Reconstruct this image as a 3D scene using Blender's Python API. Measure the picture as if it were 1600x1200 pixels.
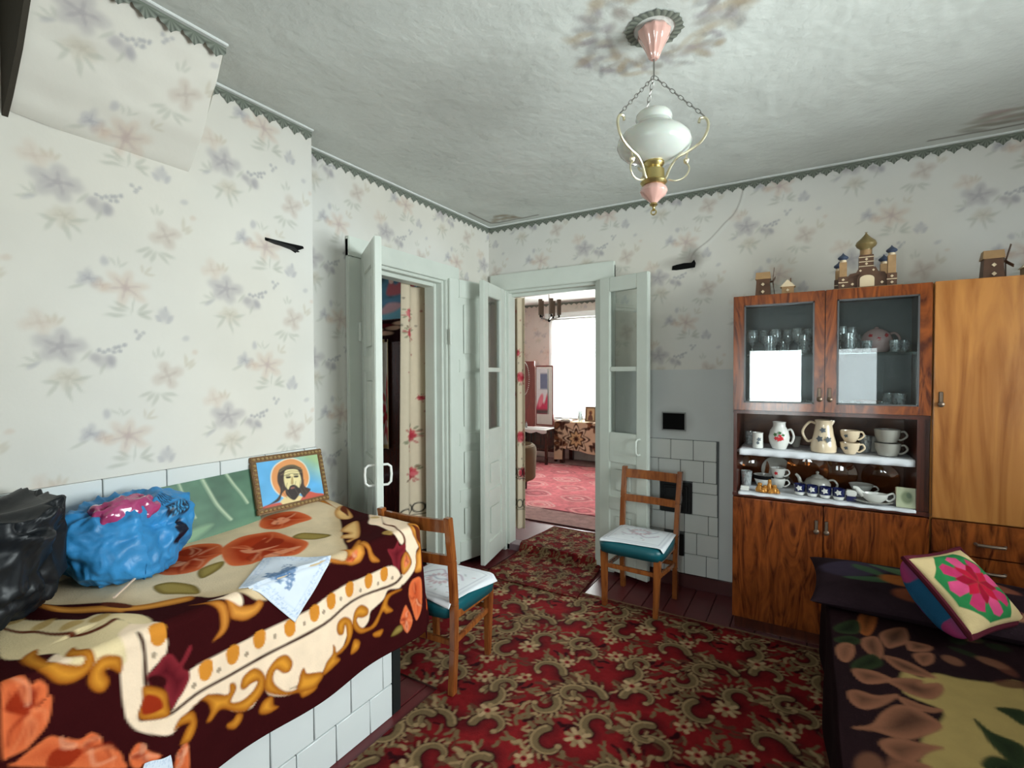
import bpy, bmesh, math, random
import numpy as np
from mathutils import Vector, Matrix, noise as mnoise

random.seed(7); rng = np.random.default_rng(7)
R = math.radians
for o in list(bpy.data.objects): bpy.data.objects.remove(o)
SC = bpy.context.scene
COL = SC.collection

# ------------------------------------------------------------------ camera, world, light, exposure
H = 2.626                                     # ceiling height
cam_d = bpy.data.cameras.new('camera'); cam = bpy.data.objects.new('camera', cam_d); COL.objects.link(cam)
cam_d.sensor_width = 36.0; cam_d.lens = 775.77 * 36.0 / 1600.0; cam_d.clip_start = 0.02
_y, _p, _r = R(30.789), R(1.213), R(-0.200)
_f = Vector((-math.sin(_y) * math.cos(_p), math.cos(_y) * math.cos(_p), -math.sin(_p)))
_rt = Vector((math.cos(_y), math.sin(_y), 0)); _u = _rt.cross(_f)
_rt, _u = _rt * math.cos(_r) + _u * math.sin(_r), _u * math.cos(_r) - _rt * math.sin(_r)
cam.matrix_world = Matrix(((_rt.x, _u.x, -_f.x, 2.2607), (_rt.y, _u.y, -_f.y, -3.4286), (_rt.z, _u.z, -_f.z, 1.43), (0, 0, 0, 1)))
SC.camera = cam

world = bpy.data.worlds.new('sky'); SC.world = world; world.use_nodes = True
world.node_tree.nodes['Background'].inputs[0].default_value = (0.80, 0.90, 1.0, 1)
world.node_tree.nodes['Background'].inputs[1].default_value = 1.2

def area(name, loc, rot, sx, sy, watts, col=(1, 1, 1)):
    d = bpy.data.lights.new(name, 'AREA'); d.shape = 'RECTANGLE'; d.size = sx; d.size_y = sy; d.energy = watts; d.color = col
    o = bpy.data.objects.new(name, d); COL.objects.link(o); o.location = loc; o.rotation_euler = rot; return o
# overcast daylight standing outside each window of the house
area('daylight_right_window', (4.02, -1.75, 1.58), (0, R(90), 0), 1.20, 1.75, 190, (0.97, 0.985, 1.0))
area('daylight_back_window', (1.90, -4.72, 1.25), (R(90), 0, 0), .66, 1.05, 34, (0.97, 0.985, 1.0))
area('daylight_back_window_b', (2.76, -4.72, 1.25), (R(90), 0, 0), .46, 1.05, 8, (0.97, 0.985, 1.0))
area('daylight_far_room_window', (-0.58, 4.22, 1.50), (R(-90), 0, 0), 1.6, 1.7, 360, (1.0, 0.99, 0.97))
area('daylight_side_room_window', (-2.92, -1.2, 1.6), (0, R(-90), 0), 1.0, 1.1, 10, (0.95, 0.98, 1.0))

SC.view_settings.view_transform = 'Standard'; SC.view_settings.look = 'None'
SC.view_settings.gamma = 1.0; SC.view_settings.use_curve_mapping = False
SC.view_settings.exposure = 0.08

# ------------------------------------------------------------------ helpers
def s2l(r, g, b):
    f = lambda c: c / 255 / 12.92 if c / 255 <= .04045 else ((c / 255 + .055) / 1.055) ** 2.4
    return (f(r), f(g), f(b))

def tag(o, label=None, cat=None, group=None, kind=None):
    if label: o['label'] = label
    if cat: o['category'] = cat
    if group: o['group'] = group
    if kind: o['kind'] = kind
    return o

def thing(name, label, cat, loc=(0, 0, 0), rz=0.0, group=None, kind=None):
    o = bpy.data.objects.new(name, None); COL.objects.link(o); o.empty_display_size = .05
    o.location = loc; o.rotation_euler = (0, 0, rz)
    return tag(o, label, cat, group, kind)

def base_of(o):
    v = Vector((0, 0, 0))
    while o is not None: v += Vector(o.location); o = o.parent
    return v

def link(name, me, m, parent=None, loc=None):
    o = bpy.data.objects.new(name, me); COL.objects.link(o)
    if m is not None and not me.materials: me.materials.append(m)
    if parent is not None: o.parent = parent
    if loc is not None: o.location = loc
    return o

def sharpen(me, ang=38):
    bm = bmesh.new(); bm.from_mesh(me)
    for f in bm.faces: f.smooth = True
    c = R(ang)
    for e in bm.edges:
        e.smooth = len(e.link_faces) == 2 and e.calc_face_angle(3.2) < c
    bm.to_mesh(me); bm.free()

class MB:
    """collects boxes, tubes, lathes ... and links them as ONE mesh object"""
    def __init__(s): s.v = []; s.f = []
    def add(s, vs, fs):
        k = len(s.v); s.v += [tuple(p) for p in vs]; s.f += [tuple(i + k for i in f) for f in fs]; return s
    def box(s, x0, x1, y0, y1, z0, z1):
        return s.add([(x0, y0, z0), (x1, y0, z0), (x1, y1, z0), (x0, y1, z0), (x0, y0, z1), (x1, y0, z1), (x1, y1, z1), (x0, y1, z1)],
                     [(0, 3, 2, 1), (4, 5, 6, 7), (0, 1, 5, 4), (1, 2, 6, 5), (2, 3, 7, 6), (3, 0, 4, 7)])
    def hexa(s, lo, hi):                       # two quads, bottom and top, same winding
        return s.add(list(lo) + list(hi), [(0, 3, 2, 1), (4, 5, 6, 7), (0, 1, 5, 4), (1, 2, 6, 5), (2, 3, 7, 6), (3, 0, 4, 7)])
    def prism(s, pts, axis, a, b):             # polygon extruded along an axis
        n = len(pts)
        def P(p, t): return {'x': (t, p[0], p[1]), 'y': (p[0], t, p[1]), 'z': (p[0], p[1], t)}[axis]
        vs = [P(p, a) for p in pts] + [P(p, b) for p in pts]
        return s.add(vs, [tuple(range(n))[::-1], tuple(range(n, 2 * n))] + [(i, (i + 1) % n, n + (i + 1) % n, n + i) for i in range(n)])
    def lathe(s, prof, c=(0, 0, 0), n=24, flute=0, fa=0.0, sx=1.0, sy=1.0):
        vs = []; fs = []
        for r, z in prof:
            for i in range(n):
                a = 2 * math.pi * i / n; rr = r * (1 + fa * math.cos(flute * a)) if flute else r
                vs.append((c[0] + rr * math.cos(a) * sx, c[1] + rr * math.sin(a) * sy, c[2] + z))
        m = len(prof)
        for j in range(m - 1):
            for i in range(n):
                k = (i + 1) % n; fs.append((j * n + i, j * n + k, (j + 1) * n + k, (j + 1) * n + i))
        if prof[0][0] > 1e-5: fs.append(tuple(range(n))[::-1])
        if prof[-1][0] > 1e-5: fs.append(tuple(range((m - 1) * n, m * n)))
        return s.add(vs, fs)
    def tube(s, path, r, n=8, closed=False, flat=1.0):
        P = [Vector(p) for p in path]; m = len(P); vs = []; fs = []
        up = Vector((0, 0, 1)); last = None
        for j in range(m):
            t = (P[(j + 1) % m] - P[j - 1]) if closed else (P[min(j + 1, m - 1)] - P[max(j - 1, 0)])
            t = t.normalized() if t.length > 1e-9 else Vector((0, 0, 1))
            a = last - t * last.dot(t) if last is not None else t.cross(up)
            if a.length < 1e-4: a = t.cross(Vector((1, 0, 0)))
            a.normalize(); last = a; b = t.cross(a)
            rr = r[j] if isinstance(r, (list, tuple)) else r
            for i in range(n):
                q = 2 * math.pi * i / n
                vs.append(P[j] + a * (rr * math.cos(q)) + b * (rr * flat * math.sin(q)))
        for j in range(m if closed else m - 1):
            k = (j + 1) % m
            for i in range(n):
                l = (i + 1) % n; fs.append((j * n + i, j * n + l, k * n + l, k * n + i))
        if not closed: fs += [tuple(range(n))[::-1], tuple(range((m - 1) * n, m * n))]
        return s.add(vs, fs)
    def bar(s, a, b, w, d, up=(0, 1, 0)):      # square bar from a to b
        a = Vector(a); b = Vector(b); t = (b - a).normalized(); u = Vector(up); u = (u - t * u.dot(t)).normalized(); x = u.cross(t)
        q = [(-w / 2, -d / 2), (w / 2, -d / 2), (w / 2, d / 2), (-w / 2, d / 2)]
        return s.hexa([a + x * p + u * r for p, r in q], [b + x * p + u * r for p, r in q])
    def build(s, name, m, parent=None, world=True, bevel=0.0, smooth=True, rot=None, seg=2):
        off = base_of(parent) if (parent is not None and world) else Vector((0, 0, 0))
        me = bpy.data.meshes.new(name); me.from_pydata([(p[0] - off.x, p[1] - off.y, p[2] - off.z) for p in s.v], [], s.f)
        bm = bmesh.new(); bm.from_mesh(me); bmesh.ops.recalc_face_normals(bm, faces=bm.faces)
        if bevel: bmesh.ops.bevel(bm, geom=[e for e in bm.edges if len(e.link_faces) == 2 and e.calc_face_angle(0) > .5], offset=bevel, segments=seg, affect='EDGES', clamp_overlap=True)
        bm.to_mesh(me); bm.free()
        if smooth: sharpen(me)
        return link(name, me, m, parent)

def box(name, m, parent, x0, x1, y0, y1, z0, z1, bevel=0.0, world=True):
    return MB().box(x0, x1, y0, y1, z0, z1).build(name, m, parent, world, bevel)

# ---- painted grids: a dense sheet whose print is a colour attribute
def grid_mesh(name, P, C=None, smooth=True, flip=False):
    """P: (nv, nu, 3) points, C: (nv, nu, 3) linear colours"""
    nv, nu = P.shape[:2]
    me = bpy.data.meshes.new(name)
    idx = np.arange(nv * nu).reshape(nv, nu)
    q = np.stack([idx[:-1, :-1], idx[:-1, 1:], idx[1:, 1:], idx[1:, :-1]], -1).reshape(-1, 4)
    if flip: q = q[:, ::-1]
    n = len(q)
    me.vertices.add(nv * nu); me.vertices.foreach_set('co', np.ascontiguousarray(P, dtype=np.float32).ravel())
    me.loops.add(n * 4); me.loops.foreach_set('vertex_index', q.astype(np.int32).ravel())
    me.polygons.add(n); me.polygons.foreach_set('loop_start', np.arange(0, n * 4, 4, dtype=np.int32))
    me.polygons.foreach_set('use_smooth', np.full(n, smooth))
    me.update(calc_edges=True)
    if C is not None: set_col(me, C.reshape(-1, 3))
    return me

def set_col(me, C):
    a = me.color_attributes.new('Col', 'FLOAT_COLOR', 'POINT')
    d = np.ones((len(C), 4), np.float32); d[:, :3] = C
    a.data.foreach_set('color', d.ravel())

def joined(name, items, m, parent=None, off=(0, 0, 0)):
    """several (P, C) grids as one mesh object"""
    vs = []; qs = []; cs = []; k = 0
    for P, C in items:
        nv, nu = P.shape[:2]; idx = np.arange(nv * nu).reshape(nv, nu) + k
        qs.append(np.stack([idx[:-1, :-1], idx[:-1, 1:], idx[1:, 1:], idx[1:, :-1]], -1).reshape(-1, 4))
        vs.append(P.reshape(-1, 3)); cs.append(np.broadcast_to(C, P.shape).reshape(-1, 3)); k += nv * nu
    V = np.concatenate(vs) - np.array(off); Q = np.concatenate(qs); n = len(Q)
    me = bpy.data.meshes.new(name)
    me.vertices.add(len(V)); me.vertices.foreach_set('co', V.astype(np.float32).ravel())
    me.loops.add(n * 4); me.loops.foreach_set('vertex_index', Q.astype(np.int32).ravel())
    me.polygons.add(n); me.polygons.foreach_set('loop_start', np.arange(0, n * 4, 4, dtype=np.int32))
    me.update(calc_edges=True); set_col(me, np.concatenate(cs))
    return link(name, me, m, parent)

def crom(pts, k=6, closed=True):
    P = np.array(pts, float); n = len(P); out = []
    rngi = range(n) if closed else range(n - 1)
    for i in rngi:
        p0, p1, p2, p3 = (P[(i - 1) % n], P[i], P[(i + 1) % n], P[(i + 2) % n]) if closed else (P[max(i - 1, 0)], P[i], P[i + 1], P[min(i + 2, n - 1)])
        for t in np.linspace(0, 1, k, endpoint=False):
            out.append(.5 * ((2 * p1) + (p2 - p0) * t + (2 * p0 - 5 * p1 + 4 * p2 - p3) * t * t + (3 * p1 - p0 - 3 * p2 + p3) * t ** 3))
    if not closed: out.append(P[-1])
    return np.array(out)

class Canvas:
    def __init__(s, U, V, base):
        s.sh = U.shape; s.U = U.ravel(); s.V = V.ravel(); s.C = np.empty((s.U.size, 3)); s.C[:] = base
    def out(s): return s.C.reshape(s.sh + (3,))
    def mix(s, i, a, col):
        s.C[i] = s.C[i] * (1 - a[:, None]) + np.array(col) * a[:, None]
    def poly(s, pts, col, soft=.004, smooth=True, op=1.0, inner=None, iw=.02):
        Q = crom(pts, 5) if smooth else np.array(pts, float)
        lo = Q.min(0) - soft; hi = Q.max(0) + soft
        i = np.nonzero((s.U > lo[0]) & (s.U < hi[0]) & (s.V > lo[1]) & (s.V < hi[1]))[0]
        if not len(i): return
        x = s.U[i]; y = s.V[i]; d2 = np.full(len(i), 1e9); ins = np.zeros(len(i), bool)
        A = Q; Bq = np.roll(Q, -1, 0)
        for (ax, ay), (bx, by) in zip(A, Bq):
            ex, ey = bx - ax, by - ay; l2 = ex * ex + ey * ey + 1e-12
            t = np.clip(((x - ax) * ex + (y - ay) * ey) / l2, 0, 1)
            d2 = np.minimum(d2, (x - ax - t * ex) ** 2 + (y - ay - t * ey) ** 2)
            c = (ay > y) != (by > y)
            if c.any():
                xi = ax + (y - ay) * ex / (ey if abs(ey) > 1e-12 else 1e-12)
                ins ^= c & (x < xi)
        d = np.sqrt(d2) * np.where(ins, -1, 1)
        if inner is not None:
            k = np.clip(-d / iw, 0, 1)[:, None]; col = np.array(col) * (1 - k) + np.array(inner) * k
        s.mix(i, np.clip(.5 - d / soft, 0, 1) * op, col)
    def stroke(s, pts, w, col, soft=.004, smooth=True, op=1.0, taper=False):
        Q = crom(pts, 5, False) if smooth and len(pts) > 2 else np.array(pts, float)
        lo = Q.min(0) - w - soft; hi = Q.max(0) + w + soft
        i = np.nonzero((s.U > lo[0]) & (s.U < hi[0]) & (s.V > lo[1]) & (s.V < hi[1]))[0]
        if not len(i): return
        x = s.U[i]; y = s.V[i]; d = np.full(len(i), 1e9); n = len(Q)
        for k in range(n - 1):
            ax, ay = Q[k]; ex, ey = Q[k + 1] - Q[k]; l2 = ex * ex + ey * ey + 1e-12
            t = np.clip(((x - ax) * ex + (y - ay) * ey) / l2, 0, 1)
            ww = w / 2 * (1 - .7 * (k / n)) if taper else w / 2
            d = np.minimum(d, np.sqrt((x - ax - t * ex) ** 2 + (y - ay - t * ey) ** 2) - ww)
        s.mix(i, np.clip(.5 - d / soft, 0, 1) * op, col)
    def ell(s, c, a, b, rot, col, soft=.3, op=1.0):
        R_ = max(a, b) * (1 + soft)
        i = np.nonzero((abs(s.U - c[0]) < R_) & (abs(s.V - c[1]) < R_))[0]
        if not len(i): return
        x = s.U[i] - c[0]; y = s.V[i] - c[1]; cr, sr = math.cos(rot), math.sin(rot)
        q = np.hypot((x * cr + y * sr) / a, (-x * sr + y * cr) / b)
        s.mix(i, np.clip(.5 - (q - 1) / soft, 0, 1) * op, col)

def vnoise(U, V, sc, seed=0):
    """cheap smooth value noise, -1..1"""
    x = np.asarray(U) * sc + seed * 17.3; y = np.asarray(V) * sc + seed * 9.1
    xi = np.floor(x).astype(int); yi = np.floor(y).astype(int); fx = x - xi; fy = y - yi
    fx = fx * fx * (3 - 2 * fx); fy = fy * fy * (3 - 2 * fy)
    h = lambda a, b: np.modf(np.abs(np.sin(a * 127.1 + b * 311.7 + seed) * 43758.5453))[0]
    return 2 * ((h(xi, yi) * (1 - fx) + h(xi + 1, yi) * fx) * (1 - fy) + (h(xi, yi + 1) * (1 - fx) + h(xi + 1, yi + 1) * fx) * fy) - 1

# ---- materials
def nt_of(name):
    m = bpy.data.materials.new(name); m.use_nodes = True; nt = m.node_tree; b = nt.nodes['Principled BSDF']
    return m, nt, b
def N(nt, t, **kw):
    n = nt.nodes.new(t)
    for k, v in kw.items():
        if k.startswith('i_'): n.inputs[k[2:].replace('_', ' ')].default_value = v
        else: setattr(n, k, v)
    return n
def L(nt, a, b): nt.links.new(a, b)
def bump(nt, b, h, strength=.3, dist=.004):
    n = N(nt, 'ShaderNodeBump'); n.inputs['Strength'].default_value = strength; n.inputs['Distance'].default_value = dist
    L(nt, h, n.inputs['Height']); L(nt, n.outputs[0], b.inputs['Normal'])
def spec(b, rough, sp=.5, metal=0.0, coat=0.0):
    b.inputs['Roughness'].default_value = rough; b.inputs['Specular IOR Level'].default_value = sp
    b.inputs['Metallic'].default_value = metal; b.inputs['Coat Weight'].default_value = coat; b.inputs['Coat Roughness'].default_value = .08

def mat(name, col, rough=.6, sp=.4, metal=0.0, var=.12, scale=9.0, bmp=.12, bscale=60.0, coat=0.0, bdist=.003):
    m, nt, b = nt_of(name); spec(b, rough, sp, metal, coat)
    tc = N(nt, 'ShaderNodeTexCoord'); no = N(nt, 'ShaderNodeTexNoise'); no.inputs['Scale'].default_value = scale; no.inputs['Detail'].default_value = 5
    L(nt, tc.outputs['Object'], no.inputs['Vector'])
    mx = N(nt, 'ShaderNodeMix', data_type='RGBA'); mx.inputs[6].default_value = (*[c * (1 - var) for c in col], 1); mx.inputs[7].default_value = (*[min(1, c * (1 + var)) for c in col], 1)
    L(nt, no.outputs['Fac'], mx.inputs[0]); L(nt, mx.outputs[2], b.inputs['Base Color'])
    if bmp:
        n2 = N(nt, 'ShaderNodeTexNoise'); n2.inputs['Scale'].default_value = bscale; n2.inputs['Detail'].default_value = 3
        L(nt, tc.outputs['Object'], n2.inputs['Vector']); bump(nt, b, n2.outputs['Fac'], bmp, bdist)
    return m

def vmat(name, rough=.8, sp=.3, var=.1, scale=14.0, bmp=.2, bscale=120.0, bdist=.003, sheen=0.0, coat=0.0):
    m, nt, b = nt_of(name); spec(b, rough, sp, 0, coat)
    at = N(nt, 'ShaderNodeAttribute', attribute_name='Col'); tc = N(nt, 'ShaderNodeTexCoord')
    no = N(nt, 'ShaderNodeTexNoise'); no.inputs['Scale'].default_value = scale; no.inputs['Detail'].default_value = 6
    L(nt, tc.outputs['Object'], no.inputs['Vector'])
    mr = N(nt, 'ShaderNodeMapRange'); mr.inputs['To Min'].default_value = 1 - var; mr.inputs['To Max'].default_value = 1 + var
    L(nt, no.outputs['Fac'], mr.inputs['Value'])
    mx = N(nt, 'ShaderNodeMix', data_type='RGBA', blend_type='MULTIPLY'); mx.inputs[0].default_value = 1
    L(nt, at.outputs['Color'], mx.inputs[6]); L(nt, mr.outputs[0], mx.inputs[7]); L(nt, mx.outputs[2], b.inputs['Base Color'])
    if sheen: b.inputs['Sheen Weight'].default_value = sheen
    if bmp:
        n2 = N(nt, 'ShaderNodeTexNoise'); n2.inputs['Scale'].default_value = bscale; n2.inputs['Detail'].default_value = 4
        L(nt, tc.outputs['Object'], n2.inputs['Vector']); bump(nt, b, n2.outputs['Fac'], bmp, bdist)
    return m

def wood(name, c1, c2, rough=.35, coat=.4, stretch=(9, 9, 1.2), scale=2.2, dist=3.0, sp=.5):
    m, nt, b = nt_of(name); spec(b, rough, sp, 0, coat)
    tc = N(nt, 'ShaderNodeTexCoord'); mp = N(nt, 'ShaderNodeMapping'); mp.inputs['Scale'].default_value = stretch
    L(nt, tc.outputs['Object'], mp.inputs['Vector'])
    no = N(nt, 'ShaderNodeTexNoise'); no.inputs['Scale'].default_value = scale; no.inputs['Detail'].default_value = 6; no.inputs['Distortion'].default_value = dist
    L(nt, mp.outputs[0], no.inputs['Vector'])
    cr = N(nt, 'ShaderNodeValToRGB'); e = cr.color_ramp.elements
    e[0].position = .32; e[0].color = (*c1, 1); e[1].position = .68; e[1].color = (*c2, 1)
    k = cr.color_ramp.elements.new(.5); k.color = (*[(a * .45 + q * .55) for a, q in zip(c1, c2)], 1)
    L(nt, no.outputs['Fac'], cr.inputs['Fac']); L(nt, cr.outputs[0], b.inputs['Base Color'])
    n2 = N(nt, 'ShaderNodeTexNoise'); n2.inputs['Scale'].default_value = 40; L(nt, mp.outputs[0], n2.inputs['Vector']); bump(nt, b, n2.outputs['Fac'], .05, .002)
    return m

def glassy(name, tint=(1, 1, 1), gloss=.12, rough=.02, body=0.0, bodycol=(.8, .8, .8)):
    """thin clear pane: see-through with a mirror share, optionally a milky share"""
    m, nt, b = nt_of(name); nt.nodes.remove(b); out = nt.nodes['Material Output']
    tr = N(nt, 'ShaderNodeBsdfTransparent'); tr.inputs[0].default_value = (*tint, 1)
    gl = N(nt, 'ShaderNodeBsdfGlossy'); gl.inputs['Roughness'].default_value = rough
    fr = N(nt, 'ShaderNodeLayerWeight'); fr.inputs[0].default_value = .35
    ma = N(nt, 'ShaderNodeMath', operation='MULTIPLY_ADD'); ma.inputs[1].default_value = .8; ma.inputs[2].default_value = gloss
    L(nt, fr.outputs['Fresnel'], ma.inputs[0])
    mx = N(nt, 'ShaderNodeMixShader'); L(nt, ma.outputs[0], mx.inputs[0]); L(nt, tr.outputs[0], mx.inputs[1]); L(nt, gl.outputs[0], mx.inputs[2])
    last = mx.outputs[0]
    if body:
        df = N(nt, 'ShaderNodeBsdfDiffuse'); df.inputs[0].default_value = (*bodycol, 1); no = N(nt, 'ShaderNodeTexNoise'); no.inputs['Scale'].default_value = 6
        mm = N(nt, 'ShaderNodeMath', operation='MULTIPLY'); mm.inputs[1].default_value = body * 2; L(nt, no.outputs['Fac'], mm.inputs[0])
        m2 = N(nt, 'ShaderNodeMixShader'); L(nt, mm.outputs[0], m2.inputs[0]); L(nt, last, m2.inputs[1]); L(nt, df.outputs[0], m2.inputs[2]); last = m2.outputs[0]
    L(nt, last, out.inputs[0]); return m

M = {}
M['door'] = mat('pale_green_door_paint', (.64, .68, .62), .42, .5, var=.06, bmp=.08, bscale=25)
M['casing'] = mat('pale_green_casing_paint', (.66, .70, .64), .45, .5, var=.07, bmp=.08, bscale=25)
M['plaster'] = mat('whitewash_plaster', (.66, .68, .64), .9, .2, var=.06, scale=3, bmp=.5, bscale=22, bdist=.006)
M['tile'] = mat('white_glazed_tile', (.70, .74, .74), .22, .5, var=.05, scale=5, bmp=.03, bscale=12, coat=.3)
M['tile_grey'] = mat('grey_glazed_tile', (.66, .68, .65), .3, .5, var=.07, scale=5, bmp=.03, bscale=12, coat=.2)
M['joint'] = mat('dark_tile_joint', (.12, .13, .13), .9, .2)
M['black'] = mat('soot_black', (.006, .006, .006), .9, .1, var=.3)
M['iron'] = mat('black_cast_iron', (.012, .012, .012), .55, .4, .4, bmp=.4, bscale=40)
M['plank'] = mat('dark_red_floor_paint', (.115, .018, .020), .42, .4, var=.25, scale=6, bmp=.08, bscale=18)
M['base'] = mat('dark_red_skirting_paint', (.07, .014, .014), .4, .5, var=.2)
M['gap'] = mat('dark_floor_gap', (.015, .008, .008), .9, .1)
M['chairwood'] = wood('orange_varnished_beech', (.16, .040, .010), (.32, .10, .022), .26, .5, (14, 14, 2), 2.0, 1.0)
M['teal'] = mat('teal_leatherette', (.003, .085, .105), .38, .5, var=.1, bmp=.1, bscale=90)
M['veneer'] = wood('red_brown_veneer', (.065, .012, .003), (.27, .066, .012), .22, .5, (6, 6, 1.0), 2.4, 3.6)
M['veneer_light'] = wood('honey_veneer', (.24, .080, .018), (.46, .195, .052), .22, .5, (4, 4, .5), 1.8, 2.4)
M['veneer_dark'] = wood('dark_red_carcass_wood', (.045, .010, .006), (.10, .022, .010), .3, .4, (8, 8, 1.2), 2.4, 2.0)
M['inner'] = wood('brown_niche_wood', (.07, .026, .012), (.14, .055, .022), .5, .1, (3, 8, 5), 2.0, 1.5)
M['bronze'] = mat('dull_bronze_fitting', (.17, .12, .085), .38, .5, .6, bmp=.2)
M['pane'] = glassy('clear_pane', (.93, .97, .96), .06)
M['cabpane'] = glassy('cabinet_glass', (.92, .96, .97), .034, .015)
M['ware'] = glassy('clear_glassware', (.92, .97, .97), .30, .06, .26, (.95, 1.0, 1.0))
M['porc'] = mat('white_porcelain', (.72, .72, .68), .16, .5, var=.04, bmp=0, coat=.5)
M['cream'] = mat('cream_porcelain', (.74, .60, .42), .16, .5, var=.06, bmp=0, coat=.5)
M['greyp'] = mat('grey_stoneware', (.36, .35, .31), .25, .5, var=.1, bmp=0, coat=.3)
M['navy'] = mat('navy_glaze', (.010, .014, .07), .2, .5, var=.1, bmp=0, coat=.5)
M['pinkp'] = mat('pale_pink_porcelain', (.60, .40, .38), .18, .5, var=.06, bmp=0, coat=.5)
M['red'] = mat('red_flower_print', (.55, .02, .03), .3, .4, bmp=0)
M['leaf'] = mat('green_leaf_print', (.05, .16, .05), .3, .4, bmp=0)
M['flower_dark'] = mat('grey_blue_flower_print', (.10, .12, .14), .3, .4, bmp=0)
M['gilt'] = mat('gilt_ceramic', (.50, .22, .04), .25, .5, .4, bmp=.3)
M['amber'] = glassy('amber_glass', (.75, .42, .20), .14, .03, .12, (.35, .14, .05))
M['straw'] = mat('straw_veneer', (.34, .20, .09), .5, .4, var=.3, scale=40, bmp=.2)
M['strawd'] = mat('dark_straw_veneer', (.10, .045, .022), .45, .4, var=.3, scale=40, bmp=.2)
M['strawl'] = mat('light_straw_inlay', (.66, .52, .34), .5, .4, var=.1, bmp=.1)
M['dome'] = mat('olive_gold_straw', (.26, .19, .08), .35, .5, .3, var=.15, scale=30, bmp=.1)
M['domeb'] = mat('dark_blue_straw', (.06, .08, .13), .35, .5, .2, var=.15, scale=30, bmp=.1)
M['brass'] = mat('polished_brass', (.50, .40, .17), .30, .5, .95, var=.1, bmp=0)
M['armgold'] = mat('pale_gilt_metal', (.66, .60, .42), .28, .5, .8, var=.1, bmp=0)
M['chain'] = mat('steel_chain', (.30, .29, .27), .35, .5, .9, bmp=0)
M['pinkceramic'] = mat('lustre_pink_ceramic', (.62, .36, .31), .12, .6, var=.08, scale=18, bmp=0, coat=.8)
M['whitec'] = mat('white_cloth', (.74, .76, .80), .9, .2, var=.04, bmp=.3, bscale=250)
M['darkwood'] = wood('dark_polished_wardrobe', (.028, .006, .004), (.075, .016, .009), .25, .5, (7, 7, 1), 2.2, 2.0)
M['whitepaint'] = mat('white_gloss_paint', (.72, .74, .72), .35, .5, var=.04, bmp=.05)
M['handle'] = mat('white_enamel_handle', (.80, .80, .76), .25, .5, bmp=0)
M['v_paper'] = vmat('floral_wallpaper', .75, .3, .05, 5, .16, 35, .004)
M['v_cloth'] = vmat('printed_plush', .97, .06, .16, 14, .35, 180, .003)
M['v_rug'] = vmat('woven_rug_pile', .97, .05, .25, 60, .5, 220, .004)
M['v_print'] = vmat('painted_picture', .45, .4, .10, 18, .15, 60, .002)
M['v_linen'] = vmat('printed_linen', .9, .2, .05, 25, .25, 160, .002)
M['v_porc'] = vmat('decorated_porcelain', .16, .5, .03, 8, 0, coat=.5)
M['v_border'] = vmat('printed_border_paper', .8, .3, .1, 30, .1)
M['v_plastic'] = vmat('thin_blue_plastic', .42, .4, .12, 12, .35, 60, .004)

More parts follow.
